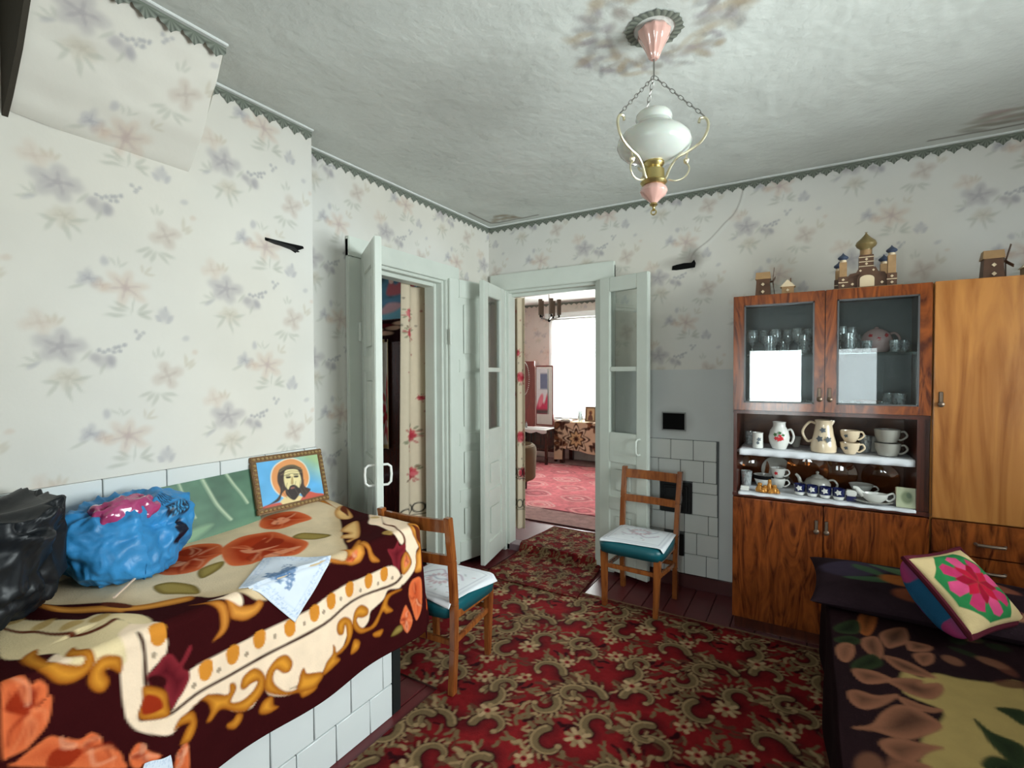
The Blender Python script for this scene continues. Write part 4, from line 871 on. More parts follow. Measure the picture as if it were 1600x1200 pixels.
for q in range(9):                                                # flowers round the end hang
    cv.ell((.25 + .11 * q, -1.50 + .03 * math.sin(q * 2)), .05, .04, q, BC['orange'], .25); cv.ell((.25 + .11 * q, -1.50), .02, .02, q, BC['rust'], .4)
cv.poly([(.2, -1.66), (.5, -1.63), (.8, -1.655), (1.2, -1.63), (1.2, -1.60), (.8, -1.61), (.5, -1.595), (.2, -1.615)], BC['gold2'], .006)
# soft shading of petals in the print
for px, py in ((.45, -2.35), (.38, -2.55), (.30, -2.05)): pass
bl = link('floral_blanket', grid_mesh('floral_blanket', drape(T, S), cv.out(), flip=False), M['v_cloth'])
tag(bl, 'brown plush blanket with orange roses and cream heart border over the bench', 'blanket')
sm = bl.modifiers.new('thickness', 'SOLIDIFY'); sm.thickness = .006; sm.offset = -1

def draped_quad(name, label, cat, q, paint, n=60, lift=.010):
    A, B_, C_, D_ = [np.array(p, float) for p in q]
    u, v = np.meshgrid(np.linspace(0, 1, n), np.linspace(0, 1, n))
    P = (A * ((1 - u) * (1 - v))[..., None] + B_ * (u * (1 - v))[..., None] + C_ * (u * v)[..., None] + D_ * ((1 - u) * v)[..., None])
    cv = Canvas(u, v, (.70, .76, .86)); paint(cv)
    X3 = drape(P[..., 0], P[..., 1], lift); X3[..., 2] += .004 * np.sin(u * 9) * np.sin(v * 7)
    o = link(name, grid_mesh(name, X3, cv.out()), M['v_linen']); tag(o, label, cat)
    m_ = o.modifiers.new('thickness', 'SOLIDIFY'); m_.thickness = .0015; m_.offset = 1
    return o
def p_doily(cv):
    g = random.Random(9); bl_ = (.30, .42, .62)
    for e in (.05, .12):
        for a, c in (((e, e), (1 - e, e)), ((1 - e, e), (1 - e, 1 - e)), ((1 - e, 1 - e), (e, 1 - e)), ((e, 1 - e), (e, e))): cv.stroke([a, c], .018, (.55, .64, .80), .02, False, .6)
    for k in range(260):
        e = g.uniform(.03, .14); t = g.random(); p = g.choice([(e, t), (1 - e, t), (t, e), (t, 1 - e)]); cv.ell(p, .014, .008, g.uniform(0, 3), bl_, .5, .5)
    for k in range(90):
        t = g.random(); a = (.28 + .30 * t + g.uniform(-.05, .05), .28 + .45 * t - .25 * t * t + g.uniform(-.08, .08)); cv.ell(a, .040, .018, g.uniform(0, 3), (.14, .24, .42), .4, .75)
    for k in range(40): cv.ell((g.uniform(.24, .46), g.uniform(.22, .62)), .04, .017, g.uniform(0, 3), (.10, .20, .38), .4, .7)
    for k in range(12): cv.ell((g.uniform(.6, .72), g.uniform(.35, .50)), .02, .012, g.uniform(0, 3), (.16, .24, .40), .4, .7)
draped_quad('embroidered_cloth', 'white and blue embroidered cloth hanging over the blanket edge', 'cloth', [(.776, -2.575), (.619, -2.394), (.800, -2.255), (.962, -2.424)], p_doily)
draped_quad('printed_cloth', 'small pale blue printed cloth at the lower blanket hem', 'cloth', [(1.20, -2.90), (1.118, -2.860), (1.135, -2.803), (1.25, -2.79)], p_doily, 30, .014)

# ---- thin stick
b = MB(); b.tube([(.568, -2.806, .796), (.318, -2.576, .800)], .0035, 8); st = b.build('thin_stick', mat('pale_peeled_wood', (.70, .52, .40), .6, .3), None)
tag(st, 'thin pale wooden stick lying beside the blue bag', 'stick')

# ---- pictures leaning on the tiles
def board(name, TLc, TRc, BRc, thick):
    """a board through three corners; returns (root, mapper(u, v, w)) with u right, v up, w out of the face"""
    TLc, TRc, BRc = Vector(TLc), Vector(TRc), Vector(BRc); ex = (TRc - TLc); W = ex.length; ex.normalize()
    ey = (TRc - BRc); Hh = ey.length; ey = (ey - ex * ey.dot(ex)).normalized(); ez = ex.cross(ey)
    O = BRc - ex * W
    return W, Hh, (lambda u, v, w: O + ex * u + ey * v + ez * w)
def board_box(b, f, u0, u1, v0, v1, w0, w1):
    return b.hexa([f(u0, v0, w0), f(u1, v0, w0), f(u1, v1, w0), f(u0, v1, w0)], [f(u0, v0, w1), f(u1, v0, w1), f(u1, v1, w1), f(u0, v1, w1)])
def board_pic(name, parent, f, u0, u1, v0, v1, w, n, paint, base, m=None):
    nu = n; nv = max(2, int(n * (v1 - v0) / (u1 - u0)))
    a, c = np.meshgrid(np.linspace(0, 1, nu), np.linspace(0, 1, nv)); cv = Canvas(a, c, base); paint(cv)
    o = np.array(f(0, 0, 0)); ex = np.array(f(1, 0, 0)) - o; ey = np.array(f(0, 1, 0)) - o; ez = np.array(f(0, 0, 1)) - o
    P = o + ex * (u0 + a * (u1 - u0))[..., None] + ey * (v0 + c * (v1 - v0))[..., None] + ez * w
    if parent is not None: P = P - np.array(base_of(parent))
    return link(name, grid_mesh(name, P, cv.out()), m or M['v_print'], parent)

def p_icon(cv):
    u, v = cv.U, cv.V; k = np.clip((u + v - 1.2) * 1.6, 0, 1)[:, None]
    cv.C = np.array(s2l(96, 170, 220)) * (1 - k) + np.array(s2l(170, 200, 150)) * k
    cv.C *= (1 + .12 * vnoise(u, v, 6, 3))[:, None]
    ICON = [('halo', [(0.527, 0.982), (0.729, 0.823), (0.788, 0.497), (0.694, 0.26), (0.437, 0.091), (0.239, 0.301), (0.189, 0.611), (0.282, 0.874)]),
            ('neck', [(0.374, 0.155), (0.582, 0.114), (0.64, 0.01), (0.60, -0.05), (0.28, -0.05), (0.24, 0.03)]),
            ('robe', [(0.60, 0.03), (0.732, 0.16), (0.868, 0.09), (1.0, 0.03), (1.0, -0.05), (0.6, -0.05)]), ('robe', [(0.0, 0.04), (0.16, 0.06), (0.271, 0.045), (0.27, -0.05), (0.0, -0.05)]),
            ('hair', [(0.315, 0.739), (0.442, 0.838), (0.583, 0.823), (0.69, 0.684), (0.69, 0.456), (0.697, 0.292), (0.785, 0.204), (0.7, 0.098), (0.647, 0.049), (0.59, 0.192), (0.5, 0.3), (0.38, 0.3), (0.313, 0.234), (0.254, 0.095), (0.092, 0.049), (0.001, 0.015), (0.212, 0.138), (0.296, 0.301), (0.272, 0.527)]),
            ('face', [(0.415, 0.725), (0.500, 0.748), (0.620, 0.700), (0.652, 0.466), (0.612, 0.299), (0.542, 0.189), (0.45, 0.213), (0.392, 0.339), (0.376, 0.533)]),
            ('beard', [(0.385, 0.36), (0.42, 0.30), (0.455, 0.365), (0.51, 0.385), (0.555, 0.355), (0.60, 0.29), (0.635, 0.37), (0.61, 0.20), (0.54, 0.08), (0.48, 0.04), (0.41, 0.12), (0.37, 0.22)]),
            ('lip', [(0.461, 0.33), (0.51, 0.335), (0.525, 0.305), (0.47, 0.295)]), ('dark', [(0.415, 0.59), (0.486, 0.585), (0.483, 0.55), (0.424, 0.553)]), ('dark', [(0.545, 0.58), (0.615, 0.572), (0.605, 0.535), (0.546, 0.545)]),
            ('shade', [(0.503, 0.56), (0.521, 0.555), (0.517, 0.41), (0.475, 0.415)]), ('crown', [(0.328, 0.775), (0.44, 0.842), (0.581, 0.832), (0.69, 0.710), (0.685, 0.668), (0.571, 0.765), (0.455, 0.785), (0.335, 0.715)])]
    cc = dict(halo=s2l(222, 150, 92), neck=s2l(226, 204, 150), robe=s2l(196, 88, 72), hair=s2l(66, 52, 46), face=s2l(230, 214, 160), beard=s2l(52, 44, 42), lip=s2l(150, 96, 84), dark=s2l(44, 36, 34), shade=s2l(176, 150, 100), crown=s2l(112, 98, 74))
    h = ICON[0][1]; c0 = np.array((.49, .54)); cv.poly([tuple(c0 + (np.array(p) - c0) * 1.05) for p in h], s2l(232, 226, 204), .02)
    for n, p in ICON: cv.poly(p, cc[n], .02)
    for y in np.linspace(.62, .78, 4): cv.stroke([(.34, y - .02), (.5, y + .03), (.68, y - .04)], .012, s2l(134, 116, 84) if int(y * 100) % 2 else s2l(46, 40, 34), .010, True, .8)
    for x in (.36, .42, .56, .64, .70): cv.stroke([(x, .45), (x - .03, .3), (x + .02, .12)], .010, s2l(96, 84, 74), .012, True, .6)
    cv.stroke([(.42, .61), (.48, .62)], .016, cc['dark'], .012, False); cv.stroke([(.545, .61), (.61, .60)], .016, cc['dark'], .012, False)
W, Hh, f = board('icon', (.178, -2.146, 1.066), (.178, -1.779, 1.058), (.245, -1.805, .815), .022)
ic = thing('framed_icon', 'beaded wooden frame with haloed bearded man on blue, leaning on the tiles', 'picture', tuple(f(W / 2, 0, 0)))
fr = .026; fm = mat('carved_gilt_brown_frame', (.17, .09, .035), .45, .4, .2, var=.3, scale=60)
b = MB(); board_box(b, f, 0, W, 0, fr, -.012, .006); board_box(b, f, 0, W, Hh - fr, Hh, -.012, .006); board_box(b, f, 0, fr, fr, Hh - fr, -.012, .006); board_box(b, f, W - fr, W, fr, Hh - fr, -.012, .006)
fo = b.build('frame', fm, ic, bevel=.003)
bead_m = mat('gilt_bead', (.45, .30, .13), .4, .5, .4)
bb = None
per = [(u, fr / 2) for u in np.arange(.014, W, .020)] + [(u, Hh - fr / 2) for u in np.arange(.014, W, .020)] + [(fr / 2, v) for v in np.arange(.034, Hh - .03, .020)] + [(W - fr / 2, v) for v in np.arange(.034, Hh - .03, .020)]
for (u, v) in per:
    p = f(u, v, .007) - base_of(ic)
    if bb is None: bb = MB().lathe([(0, -.007), (.006, -.004), (.0085, 0), (.006, .004), (0, .007)], (0, 0, 0), 8).build('bead', bead_m, fo, world=False); bb.location = p
    else: c = bb.copy(); COL.objects.link(c); c.location = p
board_pic('painting', ic, f, fr, W - fr, fr, Hh - fr, .002, 150, p_icon, (.2, .4, .6))

def p_birch(cv):
    u, v = cv.U, cv.V; cv.C = np.array(s2l(74, 112, 88)) * (1 + .25 * vnoise(u, v, 4, 2) + .12 * vnoise(u, v, 12, 6))[:, None]
    cv.poly([(0, .0), (.3, .10), (.6, .14), (1, .12), (1, 0), (0, 0)], s2l(92, 132, 100), .1, True, .6); cv.poly([(.0, .12), (.3, .24), (.46, .22), (.3, .10), (.05, .02)], s2l(120, 156, 120), .06)
    for p, w in (([(.44, .98), (.49, .75), (.55, .5), (.66, .22)], .035), ([(.70, 1.0), (.76, .8), (.83, .6), (.88, .42)], .028), ([(.20, 1), (.24, .7), (.30, .4)], .018)):
        cv.stroke(p, w, s2l(150, 176, 146), .03); cv.stroke([(a + .008, c) for a, c in p], w * .3, s2l(186, 200, 170), .02)
W, Hh, f = board('birch', (.176, -2.569, 1.000), (.176, -2.205, 1.012), (.235, -2.150, .785), .01)
bp = thing('birch_painting', 'unframed dark green painting of pale birch trunks behind the blue bag', 'painting', tuple(f(W / 2, 0, 0)))
b = MB(); board_box(b, f, 0, W, 0, Hh, -.008, .0); b.build('backing_board', mat('grey_green_hardboard', (.07, .11, .08), .7, .3), bp)
board_pic('painted_face', bp, f, 0, W, 0, Hh, .0012, 120, p_birch, (.1, .2, .12))

# ---- plastic bags: a soft box, then sharp 3-D creases
def bag_points(dim, ex, seed, amps, shape, nu=150, nv=90):
    a, t = np.meshgrid(np.linspace(0, 2 * math.pi, nu), np.linspace(0, 1, nv)); ph = (t - .5) * math.pi
    sp = lambda c, e: np.sign(c) * np.abs(c) ** e
    x = sp(np.cos(a), ex) * sp(np.cos(ph), ex) * dim[0]; y = sp(np.sin(a), ex) * sp(np.cos(ph), ex) * dim[1]; z = sp(np.sin(ph), ex) * dim[2]
    P = np.stack([x, y, z], -1); nrm = P / np.array(dim) ** 2; nrm /= np.linalg.norm(nrm, axis=-1, keepdims=True) + 1e-9
    d = np.zeros(a.shape); off = Vector((seed * 3.1, seed * 1.7, seed * .9))
    for j in range(nv):
        for i in range(nu):
            p = Vector(P[j, i]) + off; q = p + mnoise.noise_vector(p * 9) * .04
            s_ = 0
            for f_, am in amps: s_ += am * (1 - 2.6 * abs(mnoise.noise(q * f_)))
            d[j, i] = s_
    d[:, -1] = d[:, 0]
    P = P + nrm * d[..., None]
    return shape(P, a, t), a, t
blue = thing('blue_plastic_bag', 'crumpled blue plastic bag with black lettering and pink packet inside', 'bag', (.335, -2.690, .782))
def sh_blue(P, a, t):
    x, y, z = P[..., 0], P[..., 1], P[..., 2]; up = np.clip(z / .12, 0, 1); dn = np.clip(-z / .1, 0, 1)
    y = y + .045 * up * np.clip(y / .16, 0, 1) - .02 * dn * np.sign(y); z = z + .108 - .05 * np.clip(1 - np.hypot(x / .09, (y + .02) / .12), 0, 1) * up
    return np.stack([x, y, np.maximum(z, .003 + .004 * np.sin(a * 9))], -1)
P, a, t = bag_points((.125, .165, .118), .72, 3, ((6, .020), (13, .016), (27, .008), (55, .003)), sh_blue)
cv = Canvas(a, t, s2l(50, 132, 190)); cv.C *= (1 + .18 * vnoise(cv.U * 2, cv.V * 4, 2.2, 4))[:, None]
dkp = s2l(10, 18, 40)
cv.poly([(.62, .46), (.86, .44), (1.0, .52), (.95, .62), (.78, .60), (.70, .54)], dkp, .02); cv.poly([(.55, .68), (1.15, .64), (1.25, .74), (.60, .80)], dkp, .02)
for k in range(8): cv.stroke([(.58 + .07 * k, .67), (.62 + .07 * k, .72), (.57 + .07 * k, .77)], .02, s2l(70, 160, 215), .012)
for k in range(7): cv.stroke([(.55 + .07 * k, .82), (.60 + .07 * k, .86), (.55 + .07 * k, .89)], .022, dkp, .012)
link('bag_skin', grid_mesh('bag_skin', P, cv.out()), M['v_plastic'], blue)
pkm = mat('pink_film_packet', (.40, .045, .16), .18, .6, var=.35, scale=18, bmp=.4, bscale=30, coat=.5)
P, a, t = bag_points((.055, .085, .032), .8, 8, ((16, .016), (36, .008)), lambda P, a, t: P + np.array((.045, -.02, .208)), 60, 36)
link('pink_packet', grid_mesh('pink_packet', P), pkm, blue)
b = MB(); b.tube([(.03, -.04, .205), (.03, -.035, .236), (.03, -.012, .245), (.03, .012, .236), (.03, .02, .21)], .006, 8, flat=.5); b.build('bag_handle', mat('grey_green_film', (.10, .17, .17), .35, .5), blue, world=False)

blk = thing('black_plastic_bag', 'full black plastic sack at the near end of the bench', 'bag', (.385, -3.20, .784))
def sh_black(P, a, t):
    x, y, z = P[..., 0], P[..., 1], P[..., 2]; up = np.clip(z / .16, 0, 1)
    z = z + .150; z = np.minimum(z, .282 + .010 * np.sin(a * 7)); z = z + .050 * np.clip((y - .19) / .12, 0, 1) ** 2 * up - .030 * np.clip(1 - np.hypot(x / .16, (y - .02) / .24), 0, 1) * up
    y = y + .03 * up * np.clip((y - .1) / .2, 0, 1) - .05 * (1 - up) * (y > 0) * np.clip(-z / .1 + .6, 0, 1)
    return np.stack([x, y, np.maximum(z, .004 + .004 * np.sin(a * 11))], -1)
P, a, t = bag_points((.185, .280, .165), .55, 6, ((6, .030), (13, .018), (27, .010), (60, .004)), sh_black)
link('sack_skin', grid_mesh('sack_skin', P), mat('black_polythene', (.007, .009, .012), .42, .35, var=.3, scale=10, bmp=.3, bscale=16, bdist=.006), blk)

# ================================================================== TILED STOVE FRONT ON THE FAR WALL
ts = thing('tiled_stove', 'grey tiled stove front with black doors between the glazed door and the sideboard', 'stove', (1.5, 0, 0))
box('tile_bed', M['joint'], ts, 1.18, 1.772, -.008, 0, .09, .985)
rows = [(.852, .985, [1.18, 1.325, 1.471, 1.616, 1.760]), (.710, .852, [1.18, 1.244, 1.390, 1.535, 1.681, 1.760]), (.639, .710, [1.61, 1.765]), (.494, .639, [1.61, 1.767]), (.370, .494, [1.18, 1.30, 1.435, 1.562, 1.712, 1.770]),
        (.229, .370, [1.562, 1.640, 1.772]), (.091, .229, [1.562, 1.70, 1.775]), (.494, .700, [1.18, 1.40]), (.091, .37, [1.18, 1.30, 1.43])]
for i, (z0, z1, xs) in enumerate(rows):
    for a, c in zip(xs[:-1], xs[1:]): box('tile', M['tile_grey'], ts, a + .002, c - .002, -.018, -.004, z0 + .002, z1 - .002, .002)
box('tile', M['tile_grey'], ts, 1.432, 1.560, -.018, -.004, .093, .205, .002)
od = box('oven_door', M['iron'], ts, 1.405, 1.608, -.030, -.008, .496, .699, .004)
box('raised_rim', M['iron'], od, 1.425, 1.588, -.036, -.030, .516, .680, .004); box('door_field', M['iron'], od, 1.440, 1.573, -.041, -.036, .531, .665, .004)
b = MB(); b.tube([(1.545, -.041, .56), (1.552, -.060, .585), (1.555, -.064, .61), (1.548, -.055, .635)], .006, 8); b.build('latch', M['chain'], od)
sd_ = box('ash_door', M['iron'], ts, 1.432, 1.558, -.024, -.008, .208, .352, .003)
vh = box('soot_hole', M['black'], ts, 1.415, 1.558, -.0055, -.001, 1.049, 1.159)
b = MB()
for x0, x1, z0, z1 in ((1.407, 1.566, 1.159, 1.167), (1.407, 1.566, 1.041, 1.049), (1.407, 1.415, 1.049, 1.159), (1.558, 1.566, 1.049, 1.159)): b.box(x0, x1, -.010, -.001, z0, z1)
b.build('hole_rim', mat('grey_plaster_rim', (.30, .31, .30), .9, .2), ts, bevel=.002)

# ================================================================== RUGS
RUG_A, RUG_H = .475, .470
def rug_plan():
    """one repeat of the scroll pattern: list of (kind, points, widths)"""
    g = random.Random(21); out = []
    def arc(cx, cy, r, a0, sweep, n=12, grow=0.0): return [(cx + (r + grow * k / n) * math.cos(a0 + sweep * k / n), cy + (r + grow * k / n) * math.sin(a0 + sweep * k / n)) for k in range(n + 1)]
    scr = [(.00, .00, .085, .4, 3.9, -.045), (.22, .10, .075, 3.4, -4.0, -.04), (.10, .27, .080, 5.2, 4.2, -.045), (.34, .33, .070, 1.0, -3.8, -.035), (.47, .14, .080, 2.2, 4.0, -.045), (.60, .33, .075, 4.4, -4.2, -.04),
           (.72, .08, .085, .2, 3.8, -.045), (.83, .30, .075, 2.9, -3.9, -.04), (.30, -.10, .060, 1.5, 4.2, -.03), (.62, -.12, .060, 4.0, -4.2, -.03), (.90, -.02, .060, 1.2, 3.8, -.03)]
    for cx, cy, r, a0, sw, gr in scr:
        out.append(('glow', arc(cx, cy, r, a0, sw, 12, gr), .105))
    for k in range(240):
        cx, cy, r, a0, sw, gr = g.choice(scr); q = a0 + sw * g.random(); rr_ = r + g.uniform(-.02, .075); x = cx + rr_ * math.cos(q); y = cy + rr_ * math.sin(q); l = g.uniform(.02, .055); d = q + g.uniform(-.9, .9)
        out.append((g.choice(['brown', 'olive', 'olive', 'tan', 'olive', 'brown', 'dark']), [(x, y), (x + l * .5 * math.cos(d), y + l * .5 * math.sin(d)), (x + l * math.cos(d + .3), y + l * math.sin(d + .3))], g.uniform(.008, .022)))
    for cx, cy, r, a0, sw, gr in scr:
        p = arc(cx, cy, r, a0, sw, 12, gr)
        out.append(('dark', p, .054)); out.append(('olive', p, .040))
        out.append(('tan', arc(cx, cy, r + .012, a0, sw * .9, 12, gr), .010))
        for k in range(2, 9):                                    # acanthus frill
            q = a0 + sw * k / 12; rr = r + gr * k / 12 + .022; x, y = cx + rr * math.cos(q), cy + rr * math.sin(q); d = q + (.8 if sw > 0 else -.8)
            out.append(('tan' if k % 3 else 'olive', [(x, y), (x + .018 * math.cos(d), y + .018 * math.sin(d))], .011))
        out.append(('tan', [p[-1], p[-1]], .026))
    for cx, cy, n, r in ((.16, .17, 7, .034), (.55, .22, 8, .040), (.78, .19, 6, .028), (.02, .36, 6, .028), (.42, .02, 6, .026), (.66, -.02, 5, .022)):
        for k in range(n):
            q = 2 * math.pi * k / n; out.append(('cream' if k % 2 else 'tan', [(cx + r * .6 * math.cos(q), cy + r * .6 * math.sin(q)), (cx + r * 1.15 * math.cos(q), cy + r * 1.15 * math.sin(q))], .021))
        out.append(('rose', [(cx, cy), (cx, cy)], .026)); out.append(('dark', [(cx, cy), (cx, cy)], .010))
    return out
RUG = rug_plan()
RC = dict(dark=s2l(44, 12, 16), olive=s2l(104, 86, 60), tan=s2l(140, 116, 84), brown=s2l(84, 48, 36), cream=s2l(164, 138, 104), rose=s2l(126, 28, 32), glow=s2l(62, 15, 19))
def rug_colors(X, Y, seed=0, kx=1.0):
    sh = X.shape; U = X.ravel() * kx; V = Y.ravel() * kx; a, h = RUG_A, RUG_H
    C = np.empty((U.size, 3)); C[:] = s2l(112, 23, 26)
    C *= (1 + .22 * vnoise(U, V, 4.5, 3 + seed))[:, None]
    for kind, pts, w in RUG:
        Q = np.array(pts, float); c = Q.mean(0); Q = Q - c; rad = np.abs(Q).max() + w
        col = np.array(RC[kind]); soft = .05 if kind == 'glow' else .006; op = .75 if kind == 'glow' else 1.0
        for sx in (0, 1):
            x = U - c[0] - sx * a; y = V - c[1] - sx * h
            x = x - np.round(x / (2 * a)) * 2 * a; y = y - np.round(y / (2 * h)) * 2 * h
            i = np.nonzero((np.abs(x) < rad) & (np.abs(y) < rad))[0]
            if not len(i): continue
            xi = x[i]; yi = y[i]; d = np.full(len(i), 1e9); n = len(Q)
            for k in range(n - 1):
                ex, ey = Q[k + 1] - Q[k]; l2 = ex * ex + ey * ey + 1e-12
                t = np.clip(((xi - Q[k][0]) * ex + (yi - Q[k][1]) * ey) / l2, 0, 1)
                ww = w / 2 * (1 - .55 * k / n) if n > 5 else w / 2
                d = np.minimum(d, np.hypot(xi - Q[k][0] - t * ex, yi - Q[k][1] - t * ey) - ww)
            al = np.clip(.5 - d / soft, 0, 1)[:, None] * op
            C[i] = C[i] * (1 - al) + col * al
    return C.reshape(sh + (3,))
g1x = np.linspace(.835, 2.372, 270); g1y = np.linspace(-3.35, -1.70, 280)
X1, Y1 = np.meshgrid(g1x, g1y); g2x = np.linspace(.235, 2.372, 370); g2y = np.linspace(-1.70, -.455, 215); X2, Y2 = np.meshgrid(g2x, g2y)
rug_items = []
for X_, Y_ in ((X1, Y1), (X2, Y2)):
    C_ = rug_colors(X_, Y_)
    e = np.minimum(2.372 - X_, np.where(Y_ > -1.70, -.455 - Y_, 9))
    m_ = (e < .016)[..., None]; C_ = np.where(m_, np.array(s2l(120, 92, 70)), C_)
    m_ = ((e > .016) & (e < .05))[..., None]; C_ = np.where(m_, C_ * .35 + np.array(s2l(70, 20, 22)) * .65, C_)
    rug_items.append((np.stack([X_, Y_, .009 + .0012 * vnoise(X_, Y_, 60, 2)], -1), C_))
rg = joined('patterned_rug', rug_items, M['v_rug']); tag(rg, 'large red rug with olive scroll pattern covering the floor', 'rug')
b = MB(); b.box(.835, 2.372, -3.35, -1.70, .001, .0075); b.box(.235, 2.372, -1.70, -.455, .001, .0075); b.build('rug_backing', mat('jute_backing', (.10, .05, .04), .95, .1), rg)
# runner over the doorway step
U, V = np.meshgrid(np.linspace(0, 1, 130), np.linspace(-.56, .55, 200))
left = np.interp(V, [-.56, -.42, -.05, .06, .35, .55], [.30, .30, .30, .27, .31, .32]); right = np.interp(V, [-.56, .0, .55], [1.02, .98, .93])
Xr = left + U * (right - left); zr = .013 + .050 * np.clip((V + .05) / .06, 0, 1) + .008 * np.exp(-((V + .07) / .03) ** 2) + .009 * np.exp(-((V + .44) / .03) ** 2) + .004 * vnoise(Xr, V, 12, 3) + .003
Cr = rug_colors(Xr, V, 2, 1.7)
e = np.minimum(np.minimum(U, 1 - U) * .66, np.minimum(.55 - V, V + .56)); Cr = np.where((e < .03)[..., None], Cr * .4 + np.array(s2l(84, 24, 22)) * .6, Cr)
ro = link('door_runner', grid_mesh('door_runner', np.stack([Xr, V, zr], -1), Cr), M['v_rug']); tag(ro, 'narrow rumpled red runner rug stepping up over the doorway threshold', 'rug')
ro.modifiers.new('thickness', 'SOLIDIFY').thickness = .005; ro.modifiers['thickness'].offset = -1

# ================================================================== CHAIRS
def make_chair(label):
    """faces -y; origin on the floor under the seat centre"""
    c = thing('dining_chair', label, 'chair', group='teal seated chairs'); m = M['chairwood']
    for s in (-1, 1):
        b = MB(); b.hexa([(s * .157 - .014, -.189, 0), (s * .157 + .014, -.189, 0), (s * .157 + .014, -.161, 0), (s * .157 - .014, -.161, 0)],
                         [(s * .165 - .020, -.192, .345), (s * .165 + .020, -.192, .345), (s * .165 + .020, -.152, .345), (s * .165 - .020, -.152, .345)])
        b.build('front_leg', m, c, False, .004)
        b = MB(); x = s * .172
        pts = [(.170, 0), (.158, .20), (.160, .40), (.180, .60), (.214, .80)]
        for (y0, z0), (y1, z1) in zip(pts[:-1], pts[1:]):
            xo0 = x + s * .016 * z0; xo1 = x + s * .016 * z1
            b.hexa([(xo0 - .015, y0 - .017, z0), (xo0 + .015, y0 - .017, z0), (xo0 + .015, y0 + .017, z0), (xo0 - .015, y0 + .017, z0)], [(xo1 - .015, y1 - .017, z1), (xo1 + .015, y1 - .017, z1), (xo1 + .015, y1 + .017, z1), (xo1 - .015, y1 + .017, z1)])
        b.build('back_post', m, c, False, .003)
        b = MB(); b.bar((s * .162, -.165, .235), (s * .172, .155, .225), .018, .026, (0, 0, 1)); b.build('side_stretcher', m, c, False, .003)
        b = MB(); b.bar((s * .168, -.165, .330), (s * .172, .155, .345), .020, .040, (0, 0, 1)); b.build('seat_rail', m, c, False, .003)
    b = MB(); b.bar((-.155, -.174, .250), (.155, -.174, .250), .018, .026, (0, 0, 1)); b.build('front_stretcher', m, c, False, .003)
    b = MB(); b.bar((-.165, .160, .225), (.165, .160, .225), .018, .026, (0, 0, 1)); b.build('rear_stretcher', m, c, False, .003)
    for nm, z0, z1, yb in (('top_rail', .728, .785, .200), ('middle_rail', .575, .620, .172)):
        b = MB(); n = 8
        for k in range(n):
            xa = -.168 + .336 * k / n; xb = -.168 + .336 * (k + 1) / n; ya = yb + .012 * math.cos(xa / .168 * 1.57); y2 = yb + .012 * math.cos(xb / .168 * 1.57)
            b.hexa([(xa, ya - .010, z0), (xb, y2 - .010, z0), (xb, y2 + .008, z0), (xa, ya + .008, z0)], [(xa, ya - .006, z1), (xb, y2 - .006, z1), (xb, y2 + .012, z1), (xa, ya + .012, z1)])
        b.build(nm, m, c, False)
    # padded seat
    n = 28; u, v = np.meshgrid(np.linspace(-1, 1, n), np.linspace(-1, 1, n))
    e = np.clip(1 - np.maximum(np.abs(u), np.abs(v)) ** 6, 0, 1)
    rad = (np.abs(u) ** 6 + np.abs(v) ** 6) ** (1 / 6) + 1e-9; k = np.maximum(np.abs(u), np.abs(v)) / rad
    X = u * k * (.205 - .012 * (v + 1)); Y = v * k * .205 - .015
    top = .400 + .022 * (1 - np.maximum(np.abs(u), np.abs(v)) ** 2.5) - .0 * e; edge = np.maximum(np.abs(u), np.abs(v)) > .999
    Pt = np.stack([X, Y, np.where(edge, .385, top)], -1)
    b = MB(); me = grid_mesh('seat', Pt)
    bm = bmesh.new(); bm.from_mesh(me)
    be = [q for q in bm.edges if q.is_boundary]
    r = bmesh.ops.extrude_edge_only(bm, edges=be); nvs = [q for q in r['geom'] if isinstance(q, bmesh.types.BMVert)]
    for q in nvs: q.co.z = .335; q.co.x *= .97; q.co.y = (q.co.y + .015) * .97 - .015
    be = [q for q in bm.edges if q.is_boundary]; bmesh.ops.contextual_create(bm, geom=be); bmesh.ops.recalc_face_normals(bm, faces=bm.faces)
    for q in bm.faces: q.smooth = True
    bm.to_mesh(me); bm.free(); link('seat', me, M['teal'], c)
    return c
